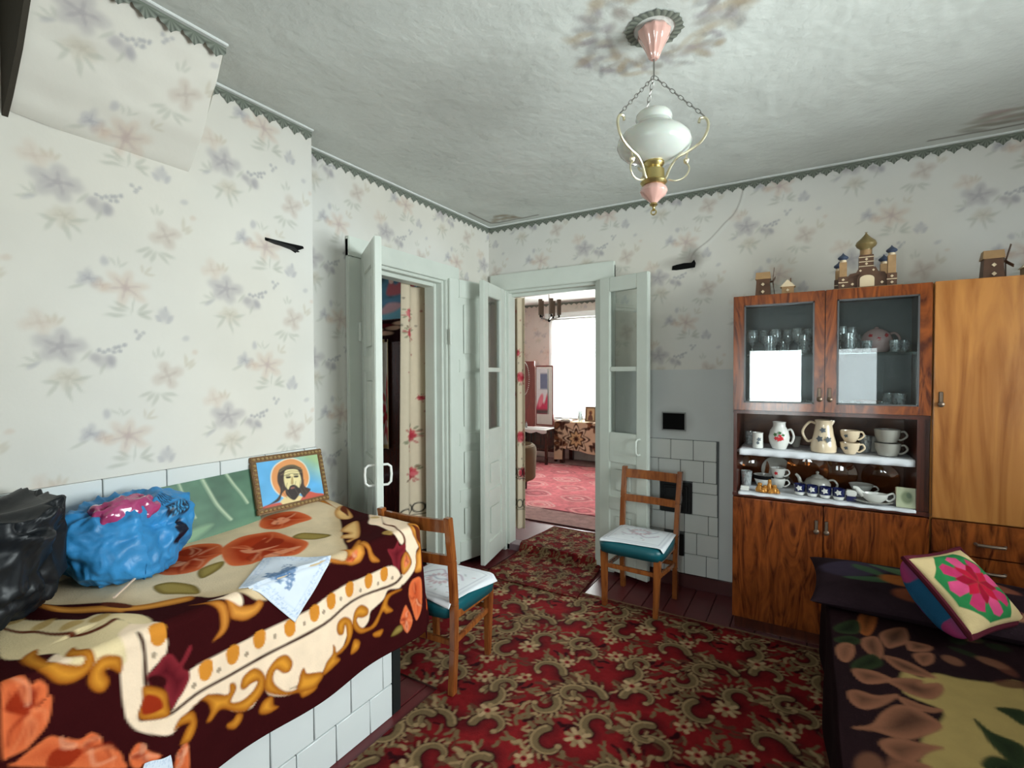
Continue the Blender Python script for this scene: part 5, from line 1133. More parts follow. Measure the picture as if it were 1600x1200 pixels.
def seat_cloth(label, loc, rz, rot, rx=0.0):
    n = 70; u, v = np.meshgrid(np.linspace(-1, 1, n), np.linspace(-1, 1, n)); cv = Canvas(u, v, (.74, .76, .79))
    g = random.Random(5); pk_ = (.50, .30, .34); gy = (.34, .36, .44)
    for e in (.80, .90): cv.stroke([(-e, -e), (e, -e), (e, e), (-e, e), (-e, -e)], .03, gy, .03, False, .55)
    for q in range(14): a = q * .45; cv.ell((.28 * math.cos(a), .15 + .24 * math.sin(a)), .09, .05, a, pk_, .5, .7)
    cv.stroke([(-.55, -.1), (-.3, -.3), (0, -.15), (.3, -.35), (.6, .0)], .05, (.40, .28, .38), .04, True, .8); cv.stroke([(-.5, .35), (-.25, .1), (0, .2), (.3, .1), (.5, .4)], .05, gy, .04, True, .8)
    for q in range(30): cv.ell((g.uniform(-.7, .7), g.uniform(-.7, .7)), .05, .022, g.uniform(0, 3), g.choice([gy, pk_, (.30, .40, .36)]), .5, .6)
    cr, sr = math.cos(rot), math.sin(rot)
    X = (u * cr - v * sr) * .192; Y = (u * sr + v * cr) * .188 - .014
    w = np.maximum(np.abs(X) / .200, np.abs(Y + .015) / .205); Z = .4035 + .022 * (1 - np.clip(w, 0, 1) ** 2.5) + .0025 - np.clip(w - .93, 0, 1) * .22
    o = link('seat_cloth', grid_mesh('seat_cloth', np.stack([X, Y, Z], -1), cv.out()), M['v_linen']); o.location = loc; o.rotation_euler = (rx, 0, rz)
    tag(o, label, 'cloth', 'embroidered seat cloths'); o.modifiers.new('thickness', 'SOLIDIFY').thickness = .0015; o.modifiers['thickness'].offset = 1
def copy_tree(o, parent=None):
    c = o.copy(); COL.objects.link(c); c.parent = parent
    for ch in list(o.children): copy_tree(ch, c)
    return c
ch1 = make_chair('teal seated wooden chair facing the room before the glazed door leaf'); ch1.location = (1.368, -.385, .0052); ch1.rotation_euler = (R(-1.5), 0, R(-3))
ch2 = copy_tree(ch1); ch2['label'] = 'teal seated wooden chair with its back to the blanket covered bench'; ch2.location = (.735, -1.545, .0100); ch2.rotation_euler = (0, 0, R(184))
seat_cloth('white embroidered cloth on the chair before the glazed door', (1.368, -.385, .0052), R(-3), .06, R(-1.5))
seat_cloth('white embroidered cloth on the chair beside the bench', (.735, -1.545, .0100), R(184), -.10)

# ================================================================== HANGING LAMP
LX, LY = 1.792, -1.669
rz_ = thing('ceiling_rosette', 'scalloped grey paper ring round the lamp on the ceiling', 'rosette', (LX, LY, H))
V = []; F = []; C = []; n = 24
for i in range(n):
    a0 = 2 * math.pi * i / n; a1 = 2 * math.pi * (i + 1) / n; am = (a0 + a1) / 2; q = [(a0, .070, (.10, .11, .09)), (a1, .070, (.22, .24, .20)), (a1, .094, (.08, .09, .075)), (am, .104 if i % 3 == 1 else .098, (.26, .28, .23)), (a0, .094, (.08, .09, .075))]
    k = len(V)
    for a, r, c in q: V.append((r * math.cos(a), r * math.sin(a), -.004)); C.append(c)
    F.append(tuple(range(k, k + 5)))
me = bpy.data.meshes.new('ring'); me.from_pydata(V, [], F); set_col(me, np.array(C)); link('ring', me, M['v_border'], rz_)
lp = thing('hanging_lamp', 'old fashioned hanging lamp with milky glass shade, gilt arms and pink ceramic', 'lamp', (LX, LY, H))
def lz(prof): return [(r, z - H) for r, z in prof]
MB().lathe(lz([(.0, H - .001), (.048, H - .002), (.055, H - .012), (.053, H - .026), (.042, H - .045), (.031, H - .065), (.023, H - .085), (.018, H - .100), (.012, H - .105), (0, H - .105)]), n=40, flute=10, fa=.05).build('canopy', M['pinkceramic'], lp, False)
MB().tube([(0, 0, 2.525 - H), (0, 0, 2.462 - H)], .003, 8).build('cord', M['chain'], lp, False)
vd = Vector((LX - 2.2607, LY + 3.4286, 0)).normalized(); rt = Vector((vd.y, -vd.x, 0))
ARM = .178
arms = []
for an in (-10, -130, 110):
    d = rt * math.cos(R(an)) + vd * math.sin(R(an)); arms.append(d)
    def q(r, z): return d * r + Vector((0, 0, z - H))
    b = MB(); path = crom([q(.020, 2.095), q(.040, 2.105), q(.056, 2.140), q(.080, 2.168), q(.115, 2.182), q(.150, 2.202), q(.170, 2.228), q(ARM, 2.258), q(ARM - .008, 2.280), q(ARM - .026, 2.284), q(ARM - .030, 2.270)], 4, False)
    b.tube([tuple(p) for p in path], .0046, 8); ao = b.build('arm', M['armgold'], lp, False)
    b = MB(); path = crom([q(.112, 2.178), q(.108, 2.150), q(.118, 2.125), q(.104, 2.098), q(.075, 2.090), q(.050, 2.098)], 4, False); b.tube([tuple(p) for p in path], .0028, 8); b.build('scroll', M['armgold'], ao, False)
    b = MB(); b.lathe([(0, 2.150 - H - .012), (.008, 2.150 - H - .005), (.010, 2.150 - H + .006), (0, 2.150 - H + .014)], (d.x * .108, d.y * .108, 0), 8); b.build('leaf', M['armgold'], ao, False)
    # chain of oval links from the junction to the arm tip
    p0 = Vector((0, 0, 2.462 - H)); p1 = q(ARM - .012, 2.288); Ln = (p1 - p0).length; t = (p1 - p0).normalized(); nl = int(Ln / .0195)
    sx = t.cross(Vector((0, 0, 1))).normalized(); sy = t.cross(sx)
    co = None; chn = MB()
    for k in range(nl):
        c = p0 + t * (Ln * (k + .5) / nl); w_ = sx if k % 2 else sy
        path = [c + t * (.0125 * math.cos(a)) + w_ * (.0055 * math.sin(a)) for a in np.linspace(0, 2 * math.pi, 11)[:-1]]
        chn.tube([tuple(p) for p in path], .0013, 5, True)
    chn.build('chain', M['chain'], lp, False)
M['opal'], nt, bb_ = nt_of('milky_frosted_glass'); spec(bb_, .22, .5, 0, .5); bb_.inputs['Base Color'].default_value = (.78, .76, .70, 1); bb_.inputs['Transmission Weight'].default_value = .4; bb_.inputs['IOR'].default_value = 1.15; bb_.inputs['Subsurface Weight'].default_value = .2
tn = N(nt, 'ShaderNodeTexNoise'); tn.inputs['Scale'].default_value = 30; bump(nt, bb_, tn.outputs['Fac'], .04, .002)
prof = [(.040, 2.166), (.066, 2.172), (.096, 2.186), (.118, 2.206), (.126, 2.224), (.122, 2.244), (.104, 2.264), (.078, 2.282), (.062, 2.294), (.058, 2.304), (.062, 2.316), (.060, 2.328), (.052, 2.336)]
inner = [(r - .003, z) for r, z in prof[::-1]]
MB().lathe(lz(prof + inner), n=48).build('shade', M['opal'], lp, False)
MB().lathe(lz([(0, 2.176), (.034, 2.172), (.036, 2.160), (.030, 2.150), (.026, 2.146), (.036, 2.138), (.038, 2.100), (.030, 2.096), (0, 2.096)]), n=36).build('burner_cup', M['brass'], lp, False)
MB().lathe(lz([(0, 2.104), (.040, 2.102), (.046, 2.096), (.042, 2.090), (.038, 2.086), (0, 2.086)]), n=36).build('brass_ring', M['brass'], lp, False)
MB().lathe(lz([(0, 2.088), (.030, 2.088), (.044, 2.076), (.047, 2.064), (.040, 2.050), (.026, 2.040), (.016, 2.030), (.011, 2.024), (0, 2.024)]), n=40, flute=12, fa=.02).build('pink_font', M['pinkceramic'], lp, False)
b = MB(); b.lathe(lz([(0, 2.026), (.012, 2.024), (.014, 2.018), (.006, 2.012), (.004, 2.006), (.007, 2.000), (0, 1.996)]), n=16); b.tube([(0.009 * math.cos(a), 0, 1.993 - H + .009 * math.sin(a)) for a in np.linspace(0, 6.28, 13)[:-1]], .0025, 6, True); b.build('finial', M['brass'], lp, False)

# ================================================================== SIDEBOARD: GLAZED DISPLAY UNIT
SX0, SX1, SY, SB, ST_ = 1.905, 2.757, -.431, -.035, 1.846
sbd = thing('display_sideboard', 'red brown veneered sideboard with two glass doors over an open niche', 'sideboard', (2.33, -.23, 0))
vm, vd_, vi = M['veneer'], M['veneer_dark'], M['inner']
box('plinth', vd_, sbd, SX0 + .01, SX1 - .01, SY + .03, SB, 0, .075)
box('side_panel', vd_, sbd, SX0, SX0 + .018, SY + .02, SB, .075, ST_ - .02, .002); box('side_panel', vd_, sbd, SX1 - .018, SX1, SY + .02, SB, .075, ST_ - .02, .002)
box('top_board', vm, sbd, SX0, SX1, SY + .004, SB, ST_ - .02, ST_, .003); box('back_panel', vi, sbd, SX0 + .018, SX1 - .018, SB - .012, SB, .08, ST_ - .02)
box('base_board', vd_, sbd, SX0 + .018, SX1 - .018, SY + .02, SB - .012, .075, .093)
box('niche_floor', vd_, sbd, SX0 + .0, SX1, SY - .004, SB - .012, .748, .768, .003)
box('niche_shelf', vd_, sbd, SX0 + .018, SX1 - .018, SY + .035, SB - .012, .985, 1.003, .002)
box('upper_board', vd_, sbd, SX0 + .0, SX1, SY + .0, SB - .012, 1.205, 1.224, .003)
box('niche_post', vd_, sbd, SX1 - .048, SX1 - .018, SY + .01, SB - .012, .768, 1.205, .002)
def pull(parent, x, z, y=SY, vert=True):
    b = MB()
    if vert:
        b.box(x - .008, x + .008, y - .024, y - .020, z - .036, z + .036); b.lathe([(0, 0), (.012, .002), (.013, .008), (.007, .013), (0, .014)], (0, 0, 0), 14)
        k = len(b.v) - 70
        for i in range(k, len(b.v)): p = b.v[i]; b.v[i] = (x + p[0], y - .024 - p[2], z - .022 + p[1])
    h_ = b.build('handle', M['bronze'], parent, bevel=.002)
    return h_
XM = 2.334
for x0, x1, hx_ in ((SX0 + .003, XM - .0015, XM - .030), (XM + .0015, SX1 - .003, XM + .014)):
    d = box('door', vm, sbd, x0, x1, SY - .02, SY, .080, .744, .003); pull(d, hx_, .635)
for x0, x1, g0, g1, hx_ in ((SX0 + .002, XM - .0015, 1.962, 2.288, XM - .022), (XM + .0015, SX1 - .002, 2.386, 2.709, XM + .022)):
    z0, z1, ga, gb = 1.226, ST_, 1.268, 1.794; b = MB()
    for q in ((x0, g0, z0, z1), (g1, x1, z0, z1), (g0, g1, z0, ga), (g0, g1, gb, z1)): b.box(q[0], q[1], SY - .02, SY, q[2], q[3])
    d = b.build('glass_door', vm, sbd, bevel=.0015)
    b = MB()
    for q in ((g0, g0 + .007, ga, gb), (g1 - .007, g1, ga, gb), (g0, g1, ga, ga + .007), (g0, g1, gb - .007, gb)): b.box(q[0], q[1], SY - .023, SY - .012, q[2], q[3])
    b.build('glazing_bead', mat('silver_grey_bead', (.10, .10, .10), .35, .5, .6), d)
    box('pane', M['cabpane'], d, g0, g1, SY - .013, SY - .009, ga, gb); pull(d, hx_, 1.315, SY)
box('reflection_grey_back', mat('slate_reflection_grey', (.15, .18, .19), .3, .5), sbd, SX0 + .02, SX1 - .02, SB - .016, SB - .0125, 1.226, ST_ - .022)  # plain backing, no mirror; the glass's grey reflection is put into its colour
box('glass_shelf', glassy('green_edged_glass', (.75, .88, .86), .12, .02, .06, (.4, .6, .55)), sbd, SX0 + .02, SX1 - .02, SY + .02, SB - .02, 1.522, 1.528)
box('divider', vd_, sbd, XM - .008, XM + .008, SY + .01, SB - .012, 1.226, ST_ - .02)

wu = thing('wardrobe_unit', 'honey veneered wardrobe unit with drawers beside the glass cupboard', 'wardrobe', (3.2, -.23, 0))
WX0, WX1 = 2.759, 3.64; vl = M['veneer_light']
box('plinth', vd_, wu, WX0 + .01, WX1 - .01, SY + .03, SB, 0, .075)
b = MB(); b.box(WX0, WX0 + .018, SY + .02, SB, .075, ST_); b.box(WX1 - .018, WX1, SY + .02, SB, .075, ST_); b.box(WX0 + .018, WX1 - .018, SY + .02, SB, ST_ - .02, ST_); b.box(WX0 + .018, WX1 - .018, SB - .012, SB, .075, ST_ - .02); b.box(WX0 + .018, WX1 - .018, SY + .02, SB, .075, .093); b.box(WX0 + .018, WX1 - .018, SY + .02, SB, .735, .753); b.build('carcass', vl, wu)
for x0, x1, hx_ in ((WX0 + .003, 3.198, WX0 + .030), (3.201, WX1 - .003, WX1 - .03)):
    d = box('door', vl, wu, x0, x1, SY - .02, SY, .752, ST_ + .002, .003); pull(d, hx_, 1.303)
for z0, z1, hz in ((.595, .746, .655), (.425, .590, .532), (.255, .420, .36), (.082, .250, .19)):
    d = box('drawer', M['veneer'], wu, WX0 + .003, WX1 - .003, SY - .02, SY, z0, z1, .003)
    b = MB(); b.tube([(2.915, SY - .02, hz), (2.92, SY - .038, hz), (2.965, SY - .043, hz), (3.01, SY - .038, hz), (3.015, SY - .02, hz)], .007, 8); b.build('handle', M['bronze'], d)

# ---- shelf cloths
def shelf_cloth(label, z, x0, x1, y0, drop):
    u, v = np.meshgrid(np.linspace(x0, x1, 80), np.linspace(0, 1, 30)); ln = (SB - .05 - y0) + drop
    s = v * ln; top = (SB - .05) - np.minimum(s, SB - .05 - y0); dn = np.maximum(s - (SB - .05 - y0), 0)
    wv = .004 * np.sin(u * 70) * (dn > 0) * dn / drop
    cv = Canvas(u, v, (.72, .74, .78)); cv.C *= (1 + .06 * vnoise(cv.U, cv.V, 20, 3))[:, None]
    o = link('shelf_cloth', grid_mesh('shelf_cloth', np.stack([u, top - .004 * (dn > 0) + wv, z - dn + .0015], -1), cv.out()), M['v_linen']); tag(o, label, 'cloth')
    o.modifiers.new('thickness', 'SOLIDIFY').thickness = .001; o.modifiers['thickness'].offset = 1
shelf_cloth('white cloth hanging over the upper niche shelf', 1.006, SX0 + .03, SX1 - .05, SY + .030, .034)
shelf_cloth('white cloth lying on the niche floor', .770, SX0 + .03, SX1 - .05, SY - .006, .012)

# ---- china and glass
def vessel(name, label, cat, loc, prof, m, handle=None, hm=None, group=None, n=28, wall=.003, extra=None, sx=1.0):
    t = thing(name, label, cat, loc, group=group)
    inner = [(max(r - wall, .0008), z) for r, z in prof[::-1] if z > prof[0][1] + wall * 1.2] + [(.0, prof[0][1] + wall)]
    MB().lathe([(0, prof[0][1])] + prof + inner, n=n, sx=sx).build('body', m, t, False)
    if handle:
        an, r0, z0, r1, z1, out, th = handle
        d = Vector((math.cos(an), math.sin(an), 0)); q = lambda r, z: tuple(d * r + Vector((0, 0, z)))
        zm = (z0 + z1) / 2; path = crom([q(r0 - .003, z0), q(r0 + out * .6, z0 + (z0 - zm) * .12), q(max(r0, r1) + out, zm), q(r1 + out * .5, z1 + (z1 - zm) * .10), q(r1 - .003, z1)], 5, False)
        MB().tube([tuple(p) for p in path], th, 8).build('handle', hm or m, t, False)
    if extra: extra(t)
    return t
def dots(t, m, pts, r, nm='flower_print'):
    for (an, rad, z, rr) in pts:
        b = MB(); d = Vector((math.cos(an), math.sin(an), 0)); s = d.cross(Vector((0, 0, 1)))
        c = d * rad + Vector((0, 0, z)); k = len(b.v); vs = []
        for i in range(10):
            a = 2 * math.pi * i / 10; f_ = 1 + .25 * math.cos(5 * a); vs.append(c + s * (rr * f_ * math.cos(a)) + Vector((0, 0, rr * f_ * math.sin(a))) - d * (.5 * (rr * math.cos(a)) ** 2 / rad))
        b.add([v + d * .0015 for v in vs] + [v - d * .002 for v in vs], [tuple(range(10)), tuple(range(10, 20))[::-1]] + [(i, i + 10, (i + 1) % 10 + 10, (i + 1) % 10) for i in range(10)]); b.build(nm, m, t, False)
FRONT = -math.pi / 2; zs = 1.009; zn = .774
vessel('small_glass', 'short clear faceted glass at the left end of the upper niche shelf', 'glass', (1.972, -.20, zs), [(.018, 0), (.022, .01), (.028, .075)], M['ware'])
vessel('tall_mug', 'narrow white cylindrical mug beside the round jug', 'mug', (2.022, -.335, zs), [(.026, 0), (.028, .004), (.027, .08), (.029, .086)], M['porc'], extra=lambda t: dots(t, M['flower_dark'], [(FRONT + .3, .028, .05, .010), (FRONT + .1, .028, .03, .008)], .01))
def ex_jug(t):
    dots(t, M['red'], [(FRONT - .25, .052, .062, .010), (FRONT, .0525, .058, .012), (FRONT + .28, .052, .062, .011), (FRONT + .12, .0525, .075, .009)], 0, 'red_flower'); dots(t, M['leaf'], [(FRONT - .35, .050, .082, .009), (FRONT + .1, .051, .092, .008), (FRONT + .45, .050, .080, .008)], 0, 'green_leaf')
vessel('round_jug', 'round white jug with red flowers on the upper niche shelf', 'jug', (2.127, -.32, zs), [(.032, 0), (.036, .004), (.050, .040), (.053, .065), (.046, .100), (.032, .124), (.031, .140), (.034, .150)], M['porc'], (-.2, .046, .105, .050, .040, .022, .0055), extra=ex_jug)
vessel('small_cup', 'small plain cup right of the round white jug', 'cup', (2.205, -.20, zs), [(.016, 0), (.020, .01), (.028, .06)], M['greyp'])
def ex_pitch(t):
    dots(t, M['flower_dark'], [(FRONT - .1, .048, .120, .013), (FRONT - .35, .058, .075, .014), (FRONT + .35, .058, .072, .014)], 0)
    b = MB(); b.hexa([(.030, -.018, .128), (.030, .018, .128), (.020, .022, .150), (.020, -.022, .150)], [(.052, -.008, .168), (.052, .008, .168), (.026, .020, .172), (.026, -.020, .172)]); b.build('spout', M['cream'], t, False, .004)
vessel('large_pitcher', 'large cream pitcher with dark flowers in the middle of the upper shelf', 'pitcher', (2.335, -.335, zs), [(.050, 0), (.058, .004), (.061, .030), (.055, .060), (.046, .100), (.040, .135), (.038, .155), (.043, .170)], M['cream'], (math.pi, .040, .150, .054, .060, .042, .0065), extra=ex_pitch)
for k, (lab, z) in enumerate((('lower of two stacked cream cups beside the pitcher', 0), ('upper of two stacked cream cups beside the pitcher', .062))):
    vessel('cream_cup', lab, 'cup', (2.450, -.345, zs + z), [(.020, 0), (.026, .004), (.040, .030), (.044, .060)], M['cream'], (-.1 if k == 0 else .25, .042, .050, .032, .016, .020, .0045), group='stacked cream cups', extra=lambda t: dots(t, M['flower_dark'], [(FRONT - .5, .040, .035, .009)], 0))
vessel('dim_glass', 'dim glass between the cream cups and the grey cups', 'glass', (2.525, -.22, zs), [(.020, 0), (.024, .006), (.030, .085)], M['ware'])
for k, (lab, x, z) in enumerate((('lower grey stoneware cup at the right end of the shelf', 2.608, 0), ('upper grey stoneware cup at the right end of the shelf', 2.606, .068))):
    vessel('grey_cup', lab, 'cup', (x, -.325, zs + z), [(.030, 0), (.040, .004), (.052, .035), (.055, .066)], M['greyp'], (-.15, .054, .055, .045, .018, .024, .005), group='stacked grey cups')
vessel('grey_beaker', 'small grey beaker standing behind the grey cups', 'cup', (2.560, -.19, zs), [(.022, 0), (.026, .005), (.030, .08)], M['greyp'])
# niche floor
def plate(label, x, y, r, m, tilt=18):
    t = thing('standing_plate', label, 'plate', (x, y, zn), group='plates standing at the niche back')
    b = MB(); b.lathe([(0, 0), (r * .55, 0), (r * .6, .004), (r * .95, .014), (r, .018), (r * .98, .021), (r * .58, .009), (r * .5, .006), (0, .006)], n=36)
    a = R(90 - tilt); ca, sa = math.cos(a), math.sin(a)
    b.v = [(p[0], -p[2] * sa + p[1] * ca * -1 * -1, r * sa + p[1] * sa + p[2] * ca) for p in b.v]
    b.build('dish', m, t, False); return t
plate('brown glass plate at the left of the niche back', 1.985, -.110, .085, M['amber']); plate('pale plate behind the two white cups', 2.105, -.110, .080, M['greyp'], 14)
plate('large brown glass plate behind the teapot', 2.262, -.125, .105, M['amber']); plate('brown plate with pale rim right of the teapot', 2.410, -.110, .090, M['amber'], 15); plate('dark brown plate at the right of the niche back', 2.600, -.115, .085, M['amber'], 20)
vessel('clear_tumbler', 'clear tumbler in the left corner of the niche floor', 'glass', (1.958, -.25, zn), [(.022, 0), (.024, .004), (.030, .085)], M['ware'])
vessel('dark_bowl', 'white bowl with a black band behind the gilt figurine', 'bowl', (2.045, -.22, zn), [(.028, 0), (.034, .004), (.050, .040), (.054, .066)], M['porc'], extra=lambda t: MB().lathe([(.0515, .044), (.0555, .066), (.0565, .066), (.0525, .044)], n=28).build('black_band', M['black'], t, False))
for k, (lab, z) in enumerate((('lower of two white cups stacked by the gilt figurine', 0), ('upper of two white cups stacked by the gilt figurine', .058))):
    vessel('white_cup', lab, 'cup', (2.118, -.235, zn + z), [(.020, 0), (.026, .004), (.036, .028), (.039, .056)], M['porc'], (-.1, .038, .046, .030, .014, .020, .004), group='stacked white cups', extra=(lambda t: dots(t, M['red'], [(FRONT - .2, .037, .03, .009)], 0, 'red_flower')) if k else None)
fg = thing('gilt_figurine', 'gold brown ceramic figurine of clustered figures on the niche floor', 'figurine', (2.075, -.385, zn))
for i, (x, y, r, h) in enumerate(((-.038, 0, .020, .050), (-.012, -.008, .017, .040), (.010, .004, .016, .072), (.034, -.002, .019, .046), (.048, -.010, .013, .026), (-.022, -.016, .013, .028), (.016, -.018, .014, .026))):
    MB().lathe([(0, 0), (r, .002), (r * 1.05, h * .3), (r * .7, h * .6), (r * .5, h * .7), (r * .6, h * .82), (r * .45, h * .96), (0, h)], (x, y, 0), 14, 5, .08).build('figure', M['gilt'], fg, False)
wb_ = thing('white_box', 'tiny white lidded box at the left front of the niche', 'box', (1.962, -.385, zn)); MB().box(-.022, .022, -.014, .014, 0, .012).build('tray', M['porc'], wb_, False, .002); MB().box(-.020, .024, -.012, .012, .012, .024).build('lid', M['porc'], wb_, False, .002)
def ex_teapot(t):
    MB().lathe([(0, .078), (.034, .078), (.026, .090), (.010, .096), (.006, .100), (.009, .108), (.005, .114), (0, .115)], n=24).build('lid', M['greyp'], t, False)
    path = crom([(-.050, 0, .030), (-.078, 0, .045), (-.088, 0, .072), (-.104, 0, .090)], 5, False); MB().tube([tuple(p) for p in path], [.013 - .0004 * i for i in range(len(path))], 10).build('spout', M['greyp'], t, False)
vessel('grey_teapot', 'pale grey teapot behind the navy cups', 'teapot', (2.310, -.240, zn), [(.036, 0), (.042, .004), (.062, .028), (.064, .048), (.052, .070), (.036, .080)], M['greyp'], (0, .056, .068, .058, .025, .034, .0055), extra=ex_teapot)
for k in range(4):
    vessel('navy_cup', ('leftmost', 'second', 'third', 'rightmost')[k] + ' of four small navy cups with white flowers before the teapot', 'cup', (2.228 + .058 * k, -.355 - .008 * k, zn), [(.016, 0), (.020, .003), (.026, .020), (.028, .058)], M['navy'], None, group='row of navy cups',
           extra=lambda t: (dots(t, M['porc'], [(FRONT - .1, .027, .040, .013)], 0, 'white_flower'), MB().lathe([(.0205, .002), (.0262, .018), (.0270, .018), (.0212, .002)], n=28).build('white_foot_band', M['porc'], t, False)))
cd_ = thing('small_navy_case', 'small white and navy case at the end of the navy cups', 'box', (2.455, -.375, zn)); MB().box(-.022, .022, -.02, .02, 0, .026).build('lower_half', M['navy'], cd_, False, .003); MB().box(-.023, .023, -.021, .021, .026, .056).build('upper_half', M['porc'], cd_, False, .005)
vessel('tea_cup', 'white teacup with brown rim right of the teapot', 'cup', (2.510, -.20, zn), [(.022, 0), (.026, .004), (.044, .034), (.056, .058)], M['porc'], (-.1, .052, .050, .036, .018, .022, .004))
sc = thing('oval_dish', 'shallow grey dish under the gravy boat', 'dish', (2.545, -.375, zn)); MB().lathe([(0, 0), (.05, 0), (.080, .010), (.086, .014), (.080, .016), (.05, .006), (0, .005)], n=36, sy=.75).build('dish', M['greyp'], sc, False)
gb = thing('gravy_boat', 'white porcelain gravy boat standing on the shallow dish', 'sauce boat', (2.553, -.375, zn + .006))
MB().lathe([(0, 0), (.020, 0), (.026, .006), (.038, .022), (.042, .044), (.039, .044), (.034, .024), (0, .012)], n=28, sx=1.35, sy=.8).build('bowl', M['porc'], gb, False)
path = crom([(-.045, 0, .030), (-.062, 0, .046), (-.074, 0, .062), (-.090, 0, .064)], 5, False); MB().tube([tuple(p) for p in path], [.016 - .0006 * i for i in range(len(path))], 10).build('spout', M['porc'], gb, False)
path = crom([(.050, 0, .040), (.074, 0, .050), (.080, 0, .030), (.060, 0, .012), (.046, 0, .016)], 5, False); MB().tube([tuple(p) for p in path], .005, 8).build('handle', M['porc'], gb, False)
cdk = thing('greeting_card', 'pale green folded card at the right end of the niche floor', 'card', (2.672, -.395, zn))
def p_card(cv): cv.C *= (1 + .1 * vnoise(cv.U, cv.V, 5, 2))[:, None]; cv.ell((.5, .5), .28, .3, .4, s2l(92, 108, 72), .5, .8); cv.ell((.6, .62), .12, .15, .4, s2l(70, 90, 62), .5, .8)
Wc, Hc, f = board('card', (2.632, -.385, zn + .095), (2.712, -.395, zn + .095), (2.716, -.410, zn), .002)
b = MB(); board_box(b, f, 0, Wc, 0, Hc, -.003, -.0005); b.build('front_leaf', M['strawl'], cdk); board_pic('printed_face', cdk, f, 0, Wc, 0, Hc, .0005, 40, p_card, s2l(176, 182, 150))
b = MB(); b.hexa([(2.640, -.35, zn), (2.716, -.36, zn), (2.716, -.357, zn), (2.640, -.347, zn)], [(2.634, -.380, zn + .092), (2.712, -.390, zn + .092), (2.712, -.387, zn + .092), (2.634, -.377, zn + .092)]); b.build('rear_leaf', M['strawl'], cdk)
# behind glass
WINE = [(.028, 0), (.029, .003), (.006, .010), (.004, .014), (.004, .050), (.010, .058), (.027, .078), (.030, .105), (.026, .138)]
TUMB = [(.024, 0), (.026, .004), (.031, .10)]; SHOT = [(.016, 0), (.018, .003), (.024, .058)]; BOWL = [(.026, 0), (.030, .004), (.060, .040), (.066, .058)]
zg1, zg0 = 1.5285, 1.2245
ordn = ['first', 'second', 'third', 'fourth', 'fifth', 'sixth', 'seventh', 'eighth', 'ninth']
def rowof(kind, prof, xs, z, where, group, m=M['ware']):
    for i, (x, y) in enumerate(xs): vessel(kind, f"{kind.replace('_', ' ')} {where}, {ordn[i]} from the left", 'glass', (x, y, z), prof, m, group=group, n=20, wall=.0015)
rowof('wine_glass', WINE, [(1.990, -.33), (2.045, -.27), (2.105, -.34), (2.165, -.28), (2.215, -.35), (2.262, -.27)], zg1, 'on the glass shelf behind the left pane', 'stemware behind the left pane')
rowof('clear_tumbler', TUMB, [(2.075, -.36), (2.140, -.20), (2.245, -.37), (2.290, -.20)], zg1, 'on the glass shelf behind the left pane', 'tumblers behind the left pane')
rowof('wine_glass', WINE, [(2.405, -.34), (2.452, -.27)], zg1, 'on the glass shelf behind the right pane', 'stemware behind the right pane')
rowof('clear_tumbler', TUMB, [(2.438, -.37), (2.480, -.22)], zg1, 'on the glass shelf behind the right pane', 'tumblers behind the right pane')
def ex_dot(t):
    dots(t, M['red'], [(FRONT - .5, .062, .085, .009), (FRONT + .05, .066, .068, .009), (FRONT + .6, .064, .085, .009), (FRONT - .15, .060, .035, .009), (FRONT + .4, .064, .050, .009), (FRONT - .7, .064, .045, .009)], 0, 'dot'); MB().lathe([(0, .110), (.036, .110), (.030, .118), (.010, .124), (.008, .130), (0, .134)], n=24).build('lid', M['pinkp'], t, False)
vessel('dotted_teapot', 'pale pink dotted teapot behind the right pane', 'teapot', (2.560, -.30, zg1), [(.040, 0), (.046, .004), (.066, .035), (.068, .068), (.056, .098), (.040, .112)], M['pinkp'], (.1, .058, .095, .064, .045, .032, .006), extra=ex_dot)
rowof('small_glass', SHOT, [(2.512, -.39), (2.625, -.38), (2.668, -.33)], zg1, 'beside the dotted teapot', 'small glasses by the dotted teapot')
rowof('small_glass', SHOT, [(1.985, -.36), (2.105, -.37), (2.150, -.33), (2.205, -.37), (2.245, -.33), (2.280, -.37)], zg0, 'on the lower shelf behind the left pane', 'small glasses behind the left pane')
rowof('glass_bowl', BOWL, [(2.040, -.27), (2.160, -.22)], zg0, 'on the lower shelf behind the left pane', 'bowls behind the left pane')
rowof('small_glass', SHOT, [(2.392, -.37), (2.432, -.33), (2.470, -.38), (2.585, -.39)], zg0, 'on the lower shelf behind the right pane', 'small glasses behind the right pane')
rowof('clear_tumbler', TUMB, [(2.612, -.33), (2.645, -.37)], zg0, 'on the lower shelf behind the right pane', 'lower tumblers behind the right pane')
vessel('flowered_bowl', 'dull pink flowered bowl on the lower shelf behind the right pane', 'bowl', (2.530, -.25, zg0), BOWL, M['pinkp'], n=28); vessel('grey_bowl', 'low grey bowl at the lower right of the glass cupboard', 'bowl', (2.670, -.26, zg0), [(.030, 0), (.034, .004), (.052, .03), (.056, .045)], M['greyp'])

